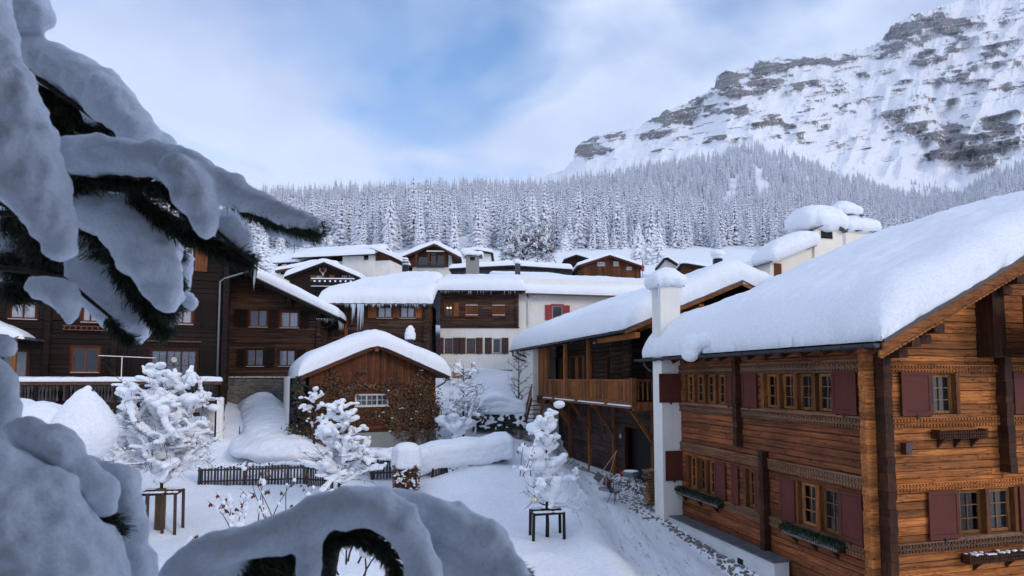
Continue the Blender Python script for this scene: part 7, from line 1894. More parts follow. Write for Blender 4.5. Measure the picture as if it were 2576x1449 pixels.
# dark evergreen hedge under overhanging snow
hb = at(1255, 1080, 36.5); e = empty('evergreen_hedge', hb, .1, 'dark evergreen hedge with a thick overhanging snow cap on the slope', 'hedge')
mb = MB(); leafy(mb, (0, 0, .7), 1.55, .7, .75, 3800, rnd, .05, .09); mb.build('foliage', [LEAFG, NEEDLE], e, kind='stuff')
mb = MB(); mb.box(-1.3, 1.3, -.4, .5, 0, 1.3); mb.build('core', BARK, e)
it = []
for x in np.arange(-1.7, 1.5, .17):
    for y in np.arange(-.75, 1.3, .25):
        hh = 1.35 + .75 * math.exp(-((x + .1) / 1.3) ** 2) * (1 - .25 * abs(y)); 
        for k in (0, .5, 1): it.append((x, y, 1.15 + (hh - 1.15) * k, .25, .25, .22))
blobs('snow_cap', it, SNOW, e, .06, 1, 6, .1, .5)
blobs('snow_patches', [(rnd.uniform(-1.5, 1.5), -.72 + rnd.uniform(-.1, .05), rnd.uniform(.1, 1.3), rnd.uniform(.05, .2), .08, rnd.uniform(.04, .13)) for _ in range(70)], SNOW, e, .04, 1, 2)
# bank of stones under the gnarled bush
mb = MB()
e = empty('stone_bank', at(1300, 1100, 36.0), 0, 'rough stone bank half buried in snow below the evergreen hedge', 'wall')
for k in range(60):
    x, z = rnd.uniform(-.9, .7), rnd.uniform(-.2, 1.0); s = rnd.uniform(.08, .2); mb = MB(); V, Fq = ICO[0]
    mb.add([(x + v[0]*s*1.3 + rnd.uniform(-.02, .02), -.1 + z * .5 + v[1]*s, z + v[2]*s*.7 + rnd.uniform(-.02, .02)) for v in V], [tuple(f) for f in Fq]); mb.build('stone', STONE, e)

# snow heap in the lane left of the cottage
def heap(name, label, pts, seed, voxel=.09, kind='structure'):
    it = []; r_ = random.Random(seed)
    for (px, py, d, rx, ry, rz) in pts: p = at(px, py, d); it.append((p.x, p.y, p.z, rx, ry, rz))
    o = blobs(name, it, SNOW_GROUND, None, voxel, 2, 16, .18, .8); 
    tag(o, kind=kind); return o
hp_ = []
for i in range(16):
    t = i / 15; hp_.append((655 + 55 * t, 1030 + 95 * t, 38 - 7.5 * t, 1.45 + .35 * t, 1.1, .95 - .40 * t))
    hp_.append((625 + 40 * t, 1075 + 60 * t, 37.5 - 7 * t, 1.7, 1.2, .72 - .3 * t))
for i in range(12):
    t = i / 11; hp_.append((640 + 80 * t, 1085 + 55 * t, 37.5 - 7 * t, 2.1, 1.6, .5)); hp_.append((690 + 55 * t, 1070 + 65 * t, 37 - 6.5 * t, 1.5, 1.4, .5))
hp_ += [(662, 1006, 38.2, .75, .6, .55), (640, 1015, 38, .6, .6, .6)]
heap('snow_heap', None, hp_, 2)
# big snow-laden topiary at the left and a rounded bush behind it
c = at(207, 1165, 18.0); e = empty('topiary', c, 0, 'egg-shaped shrub wholly wrapped in snow with a little knob on top', 'shrub')
it = []
for i in range(14):
    t = i / 13; r = 1.06 * math.sin(PI * (.12 + .80 * (1 - t))) ** .75 * (1 - .35 * t); it.append((.0, 0, .15 + 1.75 * t, r, r, .35))
it += [(0.03, 0, 2.1, .14, .14, .2), (0.07, 0, 2.25, .10, .1, .08)]
blobs('snow', it, SNOW, e, .04, 2, 7, .08, .35)
mb = MB(); mb.lathe((.16, -.0, 2.0), [(.06, 0), (.1, .1), (.04, .2)], 8); mb.build('tip', LEAFG, e)
c = at(95, 1150, 21.0); e = empty('snowed_bush', c, 0, 'broad rounded bush under smooth snow behind the egg-shaped shrub', 'shrub')
blobs('snow', [(-1.0, 0, .9, 1.5, 1.3, 1.15), (.1, 0, .8, 1.2, 1.2, 1.15), (.9, .1, .4, 1.0, 1.0, .9), (-2.2, 0, .8, 1.3, 1.2, 1.2)], SNOW, e, .07, 2, 8, .15, .7)

# saplings with brown leaves in the garden
def sapling(px, py, d, H, seed, label, n=3, w=.35):
    r_ = random.Random(seed); c = at(px, py, d); e = empty('sapling', c, 0, label, 'sapling'); mb = MB(); lf = MB(); it = []
    for k in range(n):
        p = Vector((r_.uniform(-w, w) * .4, r_.uniform(-.1, .1), -.1)); pts = [p]; q = p.copy(); dr = Vector((r_.uniform(-.45, .45), r_.uniform(-.2, .2), 1)); hh = H * r_.uniform(.6, 1)
        for i in range(6):
            dr = (dr + Vector((r_.gauss(0, .12), r_.gauss(0, .1), 0))).normalized(); q = q + dr * hh / 6; pts.append(q.copy())
            if r_.random() < .7 and i > 1:
                a = Vector((r_.choice((-1, 1)) * r_.uniform(.3, .8), r_.uniform(-.3, .3), r_.uniform(.2, .8))).normalized() * r_.uniform(.15, .4); mb.tube([q, q + a * .6, q + a], [.007, .005, .003], 3)
                for _ in range(2):
                    b = q + a * r_.uniform(.5, 1); v = Vector((r_.gauss(0, .25), r_.gauss(0, .2), -1)).normalized() * r_.uniform(.07, .12); s = Vector((r_.uniform(.02, .04), .015, 0)); lf.add([b, b + v*.5 + s, b + v, b + v*.55 - s], [(0,1,2,3)])
            if r_.random() < .5: s = r_.uniform(.03, .09); it.append((q.x, q.y, q.z + s * .4, s * 1.1, s, s * 1.2))
        mb.tube(pts, [.016 - .002 * i for i in range(7)], 4)
    mb.build('stems', TWIGB, e)
    if lf.v: lf.build('leaves', plain('dark_red_leaf', (.10, .03, .02), .8), e, kind='stuff')
    if it: blobs('snow_bits', it, SNOW, e, .02, 1, 2, kind='stuff')
sapling(590, 1330, 15.5, 1.25, 41, 'young shrub with hanging dark leaves and snow blobs, nearest the left stakes', 5, .5)
sapling(668, 1300, 16.0, 1.7, 42, 'taller sapling with brown leaves right of the first young shrub', 4, .5)
sapling(708, 1330, 15.0, 2.1, 43, 'tallest dark upright stem rising before the picket fence', 3, .3)
sapling(466, 1375, 14.0, .5, 44, 'tiny two-leaved seedling alone in the snow', 1, .1)
sapling(776, 1345, 14.5, 1.3, 45, 'thin bare sapling just left of the snowy bough crest', 3, .4)
sapling(1315, 1190, 20.5, 1.8, 46, 'thin leafless sapling left of the golden-ball tree', 3, .9)
for i, (x, y) in enumerate(((850, 1400), (880, 1430))): sapling(x, y, 9.0, .9, 50 + i, ('thin twigs seen through the arch of the front bough', 'second bunch of twigs under the arch of the front bough')[i], 5, .8)
c = at(603, 1128, 33); e = empty('garden_stake', c, 0, 'thin dark stake leaning in the snow by the lane heap', 'stake'); mb = MB(); mb.tube([(0, 0, -.2), (-.05, 0, 1.2)], .02, 5); mb.tube([(.12, 0, .1), (-.05, 0, 1.2)], .012, 4); mb.build('rod', BLACK, e)

# ================================================================== STREET LAMP, MARKER
lp0 = at(1035, 905, 38.5); e = empty('street_lamp', lp0, 0, 'dark curved street lamp with a tall snow bonnet behind the cottage roof', 'street lamp')
lt_ = at(1033, 826, 38.5); hh = lt_.z - lp0.z
mb = MB(); mb.tube([(.06, 0, -3), (.06, 0, hh - .25), (.02, 0, hh - .08), (-.10, 0, hh), (-.2, 0, hh - .08)], .05, 8); mb.build('pole', METAL, e, True)
mb = MB(); mb.lathe((-.12, .1, hh - .85), [(.05, 0), (.28, .05), (.30, .12), (.1, .2)], 12); mb.build('lamp_head', METAL, e, True)
blobs('snow_cap', [(-.12, .12, hh - .62, .36, .33, .22), (-.12, .12, hh - .40, .37, .34, .3), (-.12, .12, hh - .12, .30, .28, .25), (-.1, .12, hh + .08, .17, .17, .14)], SNOW, e, .04, 2, 4, .03, .2)
c = at(1187, 930, 44); e = empty('marker_post', c, 0, 'small red marker post in front of the grey wall base', 'post'); mb = MB(); mb.tube([(0, 0, -.4), (0, 0, .5)], .04, 6); mb.build('post', RED2, e)
c = at(1617, 682, 90); e = empty('red_flag', c, 0, 'furled red flag beside the orange-brown gable chalet', 'flag'); mb = MB(); mb.prism([(-.25, 0, 0), (.25, 0, 0), (.15, 0, .9), (0, 0, 1.6), (-.1, 0, .8)], (0, .1, 0)); mb.build('cloth', RED2, e); mb = MB(); mb.tube([(0, .05, -1), (0, .05, 2)], .04, 5); mb.build('pole', METAL, e)
c = at(1806, 676, 70); e = empty('spiral_vent', c, 0, 'ribbed dark roof vent with a cup-shaped snow cap above the right-hand roofs', 'chimney'); mb = MB(); mb.lathe((0,0,0), [(.5,-1.5),(.5,0)] + [(.62 if i % 2 else .5, .0 + i * .1) for i in range(12)], 14); mb.build('flue', METAL, e)
blobs('snow_cap', [(0, 0, 1.35, .6, .6, .3), (0, 0, 1.7, .85, .85, .35), (0, 0, 1.95, .8, .8, .25)], SNOW, e, .07, 2, 4)
# stacked firewood in front of the centre house
e = empty('log_pile', at(1160, 948, 42.5), 0, 'little row of cut logs under snow below the centre house wall', 'firewood')
for i in range(12): mb = MB(); mb.lathe((0, 0, 0), [(.14, 0), (.14, .4)], 8); o = mb.build('log', LOGEND, e); o.location = (-1.0 + (i % 7) * .27, 0, (i // 7) * .25); o.rotation_euler = (PI/2, 0, 0)

# ================================================================== THINGS BY THE LOG HOUSE WALL
def gz_at(x, y): return g1(x, y)
def wire_chair(px, py, d, rot, label):
    c = at(px, py, d); c.z = gz_at(c.x, c.y) + .02 if abs(gz_at(c.x, c.y) - c.z) < .6 else c.z
    e = empty('wire_chair', c, rot, label, 'chair', 'black wire chairs by the log house wall')
    mb = MB(); n = 14
    for k, (r, z) in enumerate(((.20, .44), (.25, .52), (.28, .62), (.29, .72), (.28, .80))):
        a0, a1 = (0, 2*PI) if k < 2 else (-.3, PI + .3)
        mb.tube([(r * math.cos(a0 + (a1-a0)*i/n), r * math.sin(a0 + (a1-a0)*i/n), z) for i in range(n+1)], .009, 4)
    for i in range(11):
        a = -.3 + (PI + .6) * i / 10; mb.tube([(r * math.cos(a + w), r * math.sin(a + w), z) for r, z, w in ((.1, .43, 0), (.2, .44, .05), (.25, .52, .12), (.28, .66, .2), (.28, .80, .25))], .007, 4)
        mb.tube([(r * math.cos(a - w), r * math.sin(a - w), z) for r, z, w in ((.1, .43, 0), (.2, .44, .05), (.25, .52, .12), (.28, .66, .2), (.28, .80, .25))], .007, 4)
    mb.build('basket_seat', BLACK, e)
    for sx, sy in ((-1, -1), (1, -1), (1, 1), (-1, 1)): mb = MB(); mb.tube([(sx*.10, sy*.10, .44), (sx*.24, sy*.22, 0)], .011, 5); mb.build('leg', BLACK, e)
wire_chair(1547, 1238, 25.0, .6, 'black wire basket chair left of the small table')
wire_chair(1612, 1240, 24.4, -.9, 'black wire basket chair right of the small table, before the firewood')
c = at(1588, 1236, 25.2); e = empty('small_table', c, 0, 'small round table with a fluted metal tub-like top between wire chairs', 'table')
mb = MB(); mb.lathe((0, 0, .62), [(.12, 0), (.30, .02), (.38, .16), (.36, .17), (.36, .19), (.05, .20)], 20); mb.build('table_top', ZINC, e)
for k in range(3): a = k * 2.1; mb = MB(); mb.tube([(.12*math.cos(a), .12*math.sin(a), .62), (.3*math.cos(a), .3*math.sin(a), 0)], .012, 5); mb.build('leg', BLACK, e)
blobs('snow_layer', [(0, 0, .83, .33, .33, .04)], SNOW, e, .03, 2, 1)
def shovel(px0, py0, px1, py1, d0, d1, label, blade, rev=False):
    p, q_ = at(px0, py0, d0), at(px1, py1, d1); e = empty('snow_shovel', p, 0, label, 'shovel'); v = q_ - p
    mb = MB(); mb.tube([v * .12, v], .02, 6); mb.build('handle', plain('pale_handle_wood', (.42, .25, .13), .7), e)
    mb = MB(); u = v.normalized(); s = u.cross(Vector((0, 1, 0))).normalized()
    mb.add([s*-.17 - u*.25, s*.17 - u*.25, s*.17 + u*.15, s*-.17 + u*.15, s*-.17 - u*.25 + Vector((0,.03,0)), s*.17 - u*.25 + Vector((0,.03,0)), s*.17 + u*.15 + Vector((0,.06,0)), s*-.17 + u*.15 + Vector((0,.06,0)), Vector((0,.10,.0))], [(0,1,2,3),(4,7,6,5),(0,4,5,1),(1,5,6,2),(2,6,7,3),(3,7,4,0)]); mb.build('blade', blade, e)
shovel(1507, 1198, 1552, 1133, 27.4, 28.0, 'wood-handled snow shovel with a grey blade leaning on the log house wall', ZINC)
shovel(1528, 1212, 1551, 1135, 26.8, 28.0, 'wood-handled scraper leaning next to the snow shovel', WOODB if False else TWIGB)
for (px, py, lab) in ((1525, 1208, 'red-headed brush standing by the shovels'), (1566, 1194, 'red scoop leaning on the plinth near the table')):
    c = at(px, py, 26.2); e = empty('hand_broom', c, 0, lab, 'broom'); mb = MB(); mb.tube([(0, 0, .1), (.03, .2, 1.05)], .013, 5); mb.build('handle', TWIGB, e); mb = MB(); mb.box(-.1, .1, -.05, .05, -.08, .12); mb.build('head', RED2, e)
c = at(1525, 1232, 25.2); e = empty('parasol_foot', c, 0, 'round grey parasol foot with its short tube on the street edge', 'parasol base'); mb = MB(); mb.lathe((0,0,0), [(.33, 0), (.33, .06), (.05, .08), (.03, .09), (.03, .6), (.025, .62)], 18); mb.build('base', ZINC, e, True)
# firewood stack beside the chimney
fw = empty('firewood_stack', MH.w(.4, -.6, 0) , MH.a, 'stack of split firewood between the log house and the white chimney', 'firewood'); fwz = MH.g(.6, -.6) + MH.z0
fw.location.z = fwz; rnd = random.Random(17)
for r in range(11):
    for k in range(8):
        x = -.15 + k * .17 + rnd.uniform(-.02, .02) + (r % 2) * .06; z = .05 + r * .125; s = rnd.uniform(.055, .08); n = rnd.choice((3, 4, 5)); a0 = rnd.random() * 6
        mb = MB(); mb.prism([(x + s*1.15*math.cos(a0 + 2*PI*i/n), -.25 + rnd.uniform(-.0, .0), z + s*.9*math.sin(a0 + 2*PI*i/n)) for i in range(n)], (0, .5, 0)); mb.build('split_log', LOGEND, fw)
# pebbles along the walls
mb = MB(); rnd = random.Random(19); V, Fq = ICO[0]
def pebbles(n, fn, s0, s1):
    for _ in range(n):
        p = fn(); s = rnd.uniform(s0, s1); z = g1(p.x, p.y) if False else p.z
        mb.add([(p.x + v[0]*s*rnd.uniform(.8, 1.3), p.y + v[1]*s*rnd.uniform(.8, 1.3), z + v[2]*s*.7) for v in V], [tuple(f) for f in Fq])
def along(fr, x0, x1, y0, y1):
    def f():
        y = rnd.uniform(y0, y1); x = rnd.uniform(x0, x1); p = fr.w(x, y); p.z = 0; return p
    return f
pp = [along(MH, .35, 1.15, .5, 12)() for _ in range(330)] + [along(MH, -.6, 1.1, -1.2, 1.6)() for _ in range(120)] + [along(RH, -1.0, -.65, 3.4, 9.5)() for _ in range(210)] + [along(RH, -1.4, .1, 9.3, 11.0)() for _ in range(120)]
zz = G(np.array([p.x for p in pp]), np.array([p.y for p in pp]))
for p, z in zip(pp, zz):
    s = rnd.uniform(.025, .075); mb.add([(p.x + v[0]*s*rnd.uniform(.8, 1.3), p.y + v[1]*s*rnd.uniform(.8, 1.3), z + .03 + v[2]*s*.7) for v in V], [tuple(f) for f in Fq])
mb.build('pebbles', plain('grey_pebbles', (.17, .16, .15), .85, 0, 9, .6), None, kind='stuff')

# ================================================================== TREES IN THE VILLAGE
def single_con(px, py, d, s, seed, label, wid=1.0):
    c = at(px, py, d); e = empty('spruce_tree', c, seed * 1.3, label, 'tree')
    o = bpy.data.objects.new('crown', CONN[seed % 4]); C.objects.link(o); o.parent = e; o.scale = (s * wid, s * wid, s)
    return e
single_con(1608, 672, 150, .95, 1, 'leftmost and darkest of three snowy spruces behind the brown chalet')
single_con(1632, 676, 140, .80, 2, 'middle spruce of three, heavily dusted with snow')
single_con(1657, 678, 125, .72, 3, 'rightmost whitest spruce of three above the roofs', 1.2)
single_con(705, 648, 150, .62, 4, 'single dark spruce on the meadow at the left under the wood')
single_con(662, 690, 70, .40, 5, 'small snowy spruce beside the tall dark house eave', 1.3)
single_con(1422, 640, 190, .8, 6, 'spruce just left of the hut row, below the wood')
single_con(1208, 622, 230, .8, 7, 'lone spruce at the meadow edge in the centre')
for i, (px, py, H, sp, lab) in enumerate(((1300, 668, 7.5, 4.2, 'broad bare tree full of frost, left crown behind the centre roof'), (1352, 668, 8.2, 4.6, 'broad bare tree full of frost, right crown behind the centre roof'))):
    t = laden_tree('bare_tree', lab, at(px, py, 98), H * .82, 1.0, sp * .8, 60 + i, n_limb=30, clump=1.5, voxel=.11, twig=1.0, snow_on=.8, tr_=.03, prof=lambda t: 1.0 - .55 * t)
t = laden_tree('bare_tree', 'thin bare tree on the left meadow between two spruces', at(740, 650, 140), 8, 2, 4.5, 65, n_limb=16, clump=1.2, voxel=.2, snow_on=.3, twig=.8)
t = laden_tree('bare_tree', 'frosted dark bush beside the roof vents of the white chalet', at(824, 652, 110), 4.5, .3, 3.0, 66, n_limb=14, clump=1.8, voxel=.16, snow_on=.4, twig=.8)
# ================================================================== FRONT SPRUCE BOUGHS UNDER HEAVY SNOW
def Pd(px, py, d): return at(px, py, d)
def bchain(pts, d, step=.35, flat=1.0, dz=0.0):
    """pts (px, py, radius px)[, depth]"""
    q = []
    for p in pts:
        dd = p[3] if len(p) > 3 else d
        q.append((Pd(p[0], p[1], dd), p[2] * dd / F))
    return chain(q, step, flat)
SP = empty('snowy_spruce', (-4.2, 2.6, -0.2), 0, 'spruce close by on the left, its drooping boughs thickly padded with snow', 'tree')
def shift(it, o): l = o.location; return [(a - l.x, b - l.y, c - l.z, d, e, f) for a, b, c, d, e, f in it]
rnd = random.Random(77)
def rough(it, k=.10, seed=1):
    r_ = random.Random(seed); out = []
    for (a, b, c, d, e, f) in it:
        d *= .98; e *= .98; f *= .98
        out.append((a, b, c, d, e, f))
        for _ in range(4):
            v = Vector((r_.gauss(0, 1), r_.gauss(0, 1), r_.gauss(0, .9))).normalized() * d * r_.uniform(.45, .72); s = d * r_.uniform(.32, .56)
            out.append((a + v.x, b + v.y, c + v.z, s, s, s))
    return out
def bough_snow(name, chains, par, voxel=.016, seed=1, disp=.03):
    it = []
    for c in chains: it += c
    return blobs(name, rough(shift(it, par), seed=seed), SNOW_NEAR, par, voxel, 1, 3, disp * 1.6, .10)
# upper boughs
bough_snow('bough_snow', [
    bchain([(50,-60,62),(55,0,60),(48,32,56),(90,30,48)], 2.7),
    bchain([(60,112,34),(98,143,50),(150,168,56),(200,196,62),(245,228,68),(285,268,68),(318,305,58),(352,335,44)], 2.75),
    bchain([(330,320,50),(372,345,42),(410,365,36)], 2.85)], SP, .018, 2)
bough_snow('bough_snow', [
    bchain([(-90,-40,100),(-60,60,90),(-30,130,78),(0,200,78),(15,250,80),(35,330,88),(55,410,90),(85,470,82),(118,530,62),(140,580,48),(152,622,32)], 2.1)], SP, .016, 3)
bough_snow('bough_snow', [
    bchain([(80,395,48),(150,392,50),(230,392,52),(310,396,52),(390,402,50),(450,420,54),(505,448,50),(560,472,44),(615,497,38),(665,518,33),(715,538,28),(760,553,24),(788,562,20),(803,575,15)], 2.35),
    bchain([(450,432,52),(482,478,54),(505,520,46),(516,560,34),(520,580,24)], 2.25),
    bchain([(668,548,26),(700,570,32),(740,580,36),(778,585,30),(798,575,20)], 2.5),
    bchain([(572,565,46),(596,598,42),(606,624,28)], 2.5)], SP, .015, 4, .025)
# inner drooping lobes
for q_ in ([bchain([(240,530,62),(300,550,66),(345,590,80),(375,640,72),(398,690,58),(416,730,46),(426,765,26)], 2.5)],
    [bchain([(395,590,48),(436,645,42),(458,690,28),(464,722,18)], 2.8)],
    [bchain([(225,640,60),(240,700,70),(285,745,74),(312,785,60),(335,815,46),(350,852,20)], 2.75)],
    [bchain([(90,722,28),(140,728,40),(170,760,36),(174,796,18)], 2.4)],
    [bchain([(468,748,20),(480,766,20)], 2.6)], [bchain([(415,800,28),(426,836,14)], 2.7)], [bchain([(180,640,34),(150,690,24)], 2.95)], [bchain([(60,690,26),(95,650,40),(140,640,30)], 3.05)]):
    bough_snow('bough_snow', q_, SP, .018, 5)
for q_ in ([bchain([(-20,560,50),(25,600,44),(60,640,20)], 2.9), bchain([(20,590,60),(80,600,40)], 3.0)], [bchain([(-20,660,40),(30,685,34)], 2.9)],
    [bchain([(0,860,28),(22,872,24)], 2.0)], [bchain([(-30,935,40),(8,965,32),(14,1010,32),(10,1060,42),(-10,1110,50)], 2.0)]):
    bough_snow('bough_snow', q_, SP, .018, 6)
# lower left mass
bough_snow('bough_snow', [
    bchain([(-60,1180,90),(-40,1290,150),(20,1380,160),(90,1440,150),(150,1500,140)], 1.75),
    bchain([(0,1210,90),(70,1250,95),(120,1330,105),(170,1410,110),(230,1480,90)], 1.8)], SP, .014, 7)
bough_snow('bough_snow', [
    bchain([(30,1075,26),(70,1100,44),(120,1120,52),(165,1160,54),(210,1205,50),(248,1240,44),(268,1278,30)], 1.9),
    bchain([(200,1190,42),(250,1198,44),(300,1215,46),(325,1255,38),(318,1310,46),(325,1370,48),(345,1430,46),(350,1490,44)], 2.1),
    bchain([(230,1300,60),(270,1370,70),(290,1440,70)], 2.15)], SP, .015, 8)

# wood and needles
brn = MB()
def branch(pts, d, r0, r1):
    P_ = [Pd(p[0], p[1], p[2] if len(p) > 2 else d) - SP.location for p in pts]
    mb = MB(); mb.tube(P_, [r0 + (r1 - r0) * i / (len(P_) - 1) for i in range(len(P_))], 7); mb.build('branch', BARK, SP, True)
mb = MB(); mb.tube([(0, 0, -3), (0.02, 0, 3), (0, 0, 8), (0, 0, 13)], [.22, .19, .13, .03], 10); mb.build('trunk', BARK, SP, True)
branch([(-2600, -300, 2.6), (-600, 100), (0, 60), (100, 200), (200, 270), (290, 340)], 2.7, .022, .008)
branch([(-2700, 300, 2.6), (-500, 380), (0, 440), (160, 465), (300, 450), (420, 480), (520, 560), (630, 655)], 2.4, .024, .007)
branch([(300, 440), (450, 445), (560, 488), (700, 545), (800, 582)], 2.36, .016, .005)
branch([(-2700, 700, 2.6), (-400, 520), (100, 540), (250, 590), (340, 680), (430, 800)], 2.6, .02, .007)
branch([(-2700, 900, 2.6), (-400, 640), (60, 680), (160, 700), (280, 800)], 2.6, .018, .007)
branch([(-2900, 1500, 2.6), (-500, 1150), (60, 1150), (160, 1250), (290, 1340)], 1.9, .02, .007)
def needles(par, strokes, seed, name='needles', ln=.040, org=None):
    """bristling shoots: dense thin blades round each twig"""
    r_ = random.Random(seed); V = []; Fc = []; org = org or par.location
    for (pts, n, spread, dd) in strokes:
        P_ = [Pd(p[0], p[1], dd) - org for p in pts]
        cum = [0]
        for a, b in zip(P_, P_[1:]): cum.append(cum[-1] + (b - a).length)
        tot = cum[-1]
        for _ in range(int(n * 1.05)):
            s = r_.random() * tot; i = 0
            while i < len(cum) - 2 and cum[i+1] < s: i += 1
            t = (s - cum[i]) / max(1e-6, cum[i+1] - cum[i]); c = P_[i].lerp(P_[i+1], t); ax = (P_[i+1] - P_[i]).normalized()
            off = Vector((r_.gauss(0, 1), r_.gauss(0, 1), r_.gauss(-.25, 1))); off = (off - ax * off.dot(ax)).normalized()
            c = c + off * abs(r_.gauss(0, spread)) * .7
            v = (off * r_.uniform(.5, 1.0) + ax * r_.uniform(.4, 1.0) + Vector((0, 0, -.15))).normalized() * ln * r_.uniform(.7, 1.3)
            w = v.cross(Vector((r_.gauss(0, 1), r_.gauss(0, 1), r_.gauss(0, 1)))).normalized() * .0016
            k = len(V); V += [c - w, c + w, c + v * .8 + w * .7, c + v, c + v * .8 - w * .7]; Fc += [(k, k+1, k+2, k+4), (k+2, k+3, k+4, k+4)][:1] + [(k+2, k+3, k+4)]
    return mesh_obj(name, V, Fc, [NEEDLE], par, kind='stuff')
needles(SP, [
    ([(52, 60), (40, 40), (35, 30)], 500, .02, 2.7),
    ([(62,175),(100,215),(150,255),(210,290),(262,325),(292,350)], 5200, .030, 2.78), ([(80,200),(100,250),(125,300),(150,345)], 2600, .035, 2.8), ([(120,230),(160,290),(170,345)], 2800, .04, 2.82), ([(180,290),(230,330),(250,345)], 1500, .03, 2.8),
    ([(155,468),(200,462),(260,450),(320,455),(380,465),(430,485),(470,520),(492,555)], 5200, .026, 2.4), ([(330,478),(380,525),(430,565),(480,592)], 2600, .03, 2.45), ([(440,560),(500,602),(560,632),(600,648),(632,660)], 3400, .024, 2.45), ([(165,475),(175,510),(190,530)], 1500, .03, 2.45),
    ([(545,478),(600,505),(660,525),(720,548),(775,568),(803,580)], 4200, .018, 2.36),
    ([(600,520),(680,555),(740,572),(795,590)], 1500, .015, 2.40),
    ([(190,530),(235,560),(262,610),(255,650)], 4500, .05, 2.7), ([(190,560),(200,620),(210,670)], 3500, .05, 2.75), ([(200,640),(240,640)], 1800, .05, 2.75),
    ([(0,440),(40,470),(60,500)], 1400, .03, 2.6), ([(0,560),(50,555),(80,600),(110,640),(140,680)], 4200, .045, 2.8), ([(0,640),(60,700),(110,700),(180,690),(230,650)], 4800, .05, 2.85), ([(0,720),(60,745),(110,720)], 2200, .04, 2.8), ([(60,600),(120,680),(170,700)], 3000, .05, 2.9), ([(170,540),(150,640),(190,720)], 3500, .06, 3.0),
    ([(308,640),(335,690),(360,740),(400,775),(438,790)], 3600, .025, 2.62), ([(352,745),(382,790),(408,828),(420,842)], 2600, .022, 2.65), ([(440,690),(448,735),(466,765)], 1900, .02, 2.7), ([(270,800),(300,840),(335,860)], 700, .012, 2.55),
    ([(155,1235),(195,1270),(240,1305),(290,1345)], 2600, .022, 1.92), ([(225,1290),(262,1330)], 1200, .02, 1.95), ([(170,1250),(200,1330)], 900, .02, 1.95),
    ([(300,600),(290,660),(330,720),(370,770)], 3000, .03, 2.62), ([(395,560),(425,600),(450,650)], 1800, .02, 2.7), ([(200,600),(170,660),(215,720)], 2600, .04, 2.85),
], 5)

# ---- second spruce: its bent top rises from below
S2 = empty('bent_spruce', (-.55, 2.25, -.2), 0, 'spruce top below the camera, bent into an arch under a thick roll of snow', 'tree')
def shift2(it): l = S2.location; return [(a - l.x, b - l.y, c - l.z, d, e, f) for a, b, c, d, e, f in it]
it = []
for c in (
    bchain([(430,1500,52),(455,1440,46),(495,1402,44),(555,1378,48),(630,1362,50),(700,1350,52),(760,1322,54),(825,1288,56),(890,1272,55),(950,1276,54),(1000,1308,52),(1032,1350,48),(1055,1400,46),(1068,1460,46)], 1.95),
    bchain([(960,1272,48),(1030,1282,48),(1095,1300,52),(1155,1320,54),(1212,1350,52),(1258,1392,46),(1290,1432,40),(1310,1480,36)], 2.15),
    bchain([(1100,1390,42),(1140,1430,52),(1200,1440,50),(1250,1470,50)], 2.15), bchain([(1075,1440,50),(1120,1500,60)], 2.1),
    bchain([(790,1320,40),(780,1370,30),(776,1420,28),(775,1480,26)], 1.93),
    bchain([(470,1450,55),(540,1430,44),(600,1420,36)], 2.0), bchain([(500,1500,70),(420,1520,50)], 1.95), bchain([(560,1490,56),(650,1492,48),(740,1488,40)], 2.2)): it += c
blobs('bough_snow', rough(shift2(it), seed=9), SNOW_NEAR, S2, .015, 1, 4, .045, .13)
P_ = [Pd(a, b, c) - S2.location for a, b, c in ((860, 2600, 2.25), (860, 1900, 2.25), (820, 1500, 2.2), (835, 1380, 2.1), (900, 1320, 2.0), (985, 1345, 2.0), (1035, 1430, 2.0), (1050, 1600, 2.0))]
mb = MB(); mb.tube([Vector((0, 0, -.2))] + P_[1:], [.09, .05, .03, .025, .02, .016, .012, .008], 8); mb.build('stem', BARK, S2, True)
for pts in (((835, 1400), (760, 1400), (650, 1410), (520, 1440)),):
    mb = MB(); mb.tube([Pd(a, b, 2.1) - S2.location for a, b in pts], [.02, .016, .012, .006], 6); mb.build('branch', BARK, S2, True)
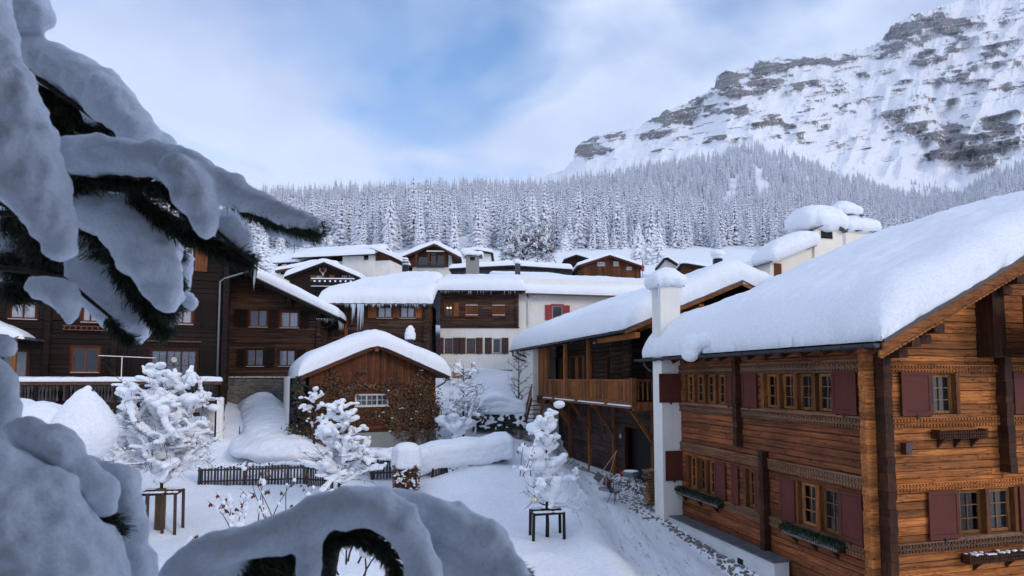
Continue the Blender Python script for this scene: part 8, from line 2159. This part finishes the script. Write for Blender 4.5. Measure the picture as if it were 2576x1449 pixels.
needles(S2, [
    ([(790,1372),(835,1355),(880,1345),(920,1352),(960,1375)], 2160, .012, 2.0), ([(960,1370),(985,1405),(1000,1450),(1005,1500)], 1100, .013, 2.0), ([(600,1430),(660,1418),(720,1405),(755,1392)], 1800, .024, 2.0), ([(620,1450),(700,1440),(745,1420)], 1080, .022, 2.02),
    ([(795,1380),(805,1410)], 420, .015, 2.0), ([(1072,1355),(1095,1378),(1090,1400)], 960, .018, 2.15), ([(1152,1386),(1175,1400),(1200,1415)], 1020, .02, 2.16), ([(1270,1425),(1300,1442),(1325,1455)], 900, .014, 2.16)], 6, org=S2.location)

# ================================================================== ADDED UNSEEN HOUSE: wall behind and deep eave above shade the near boughs
VH = empty('added_shade_house', (0, 0, 0), R_(6), 'unseen house added behind the viewpoint, its wall and deep eave shading the near boughs', 'house')
mb = MB(); mb.box(-13, 7.5, -5.5, -1.3, -1.5, CZ + 3.2); mb.build('wall', PLASTER_G, VH)
mb = MB(); mb.prism([(-14, -6, CZ + 4.4), (-14, 1.6, CZ + 2.34), (-14, 1.6, CZ + 2.54), (-14, -6, CZ + 4.65)], (22.5, 0, 0)); mb.build('eave', WK_X, VH)
snow_cover(VH, lambda u, v: (u, v, CZ + 2.37 + (2.3 - v) * .275), -14, 8.5, -6, 2.3, T=.6, R=.5, nu=30, nv=20, seed=3)
mb = MB(); mb.box(-13, 7.5, -1.3, -.45, CZ - 1.75, CZ - 1.6); mb.build('balcony_floor', WK_X, VH)

# ================================================================== THIN WINTER AIR
hz = MB(); hz.box(-6500, 6500, -60, 9000, -9, 2600)
HAZE_M = bpy.data.materials.new('thin_air'); HAZE_M.use_nodes = True; t_ = HAZE_M.node_tree; t_.nodes.clear()
o_ = t_.nodes.new('ShaderNodeOutputMaterial'); pv = t_.nodes.new('ShaderNodeVolumePrincipled'); pv.inputs['Color'].default_value = (0.80, 0.87, 1.0, 1); pv.inputs['Density'].default_value = 0.00008; pv.inputs['Anisotropy'].default_value = 0.2
t_.links.new(pv.outputs[0], o_.inputs['Volume'])
hz.build('haze', HAZE_M, kind='stuff')
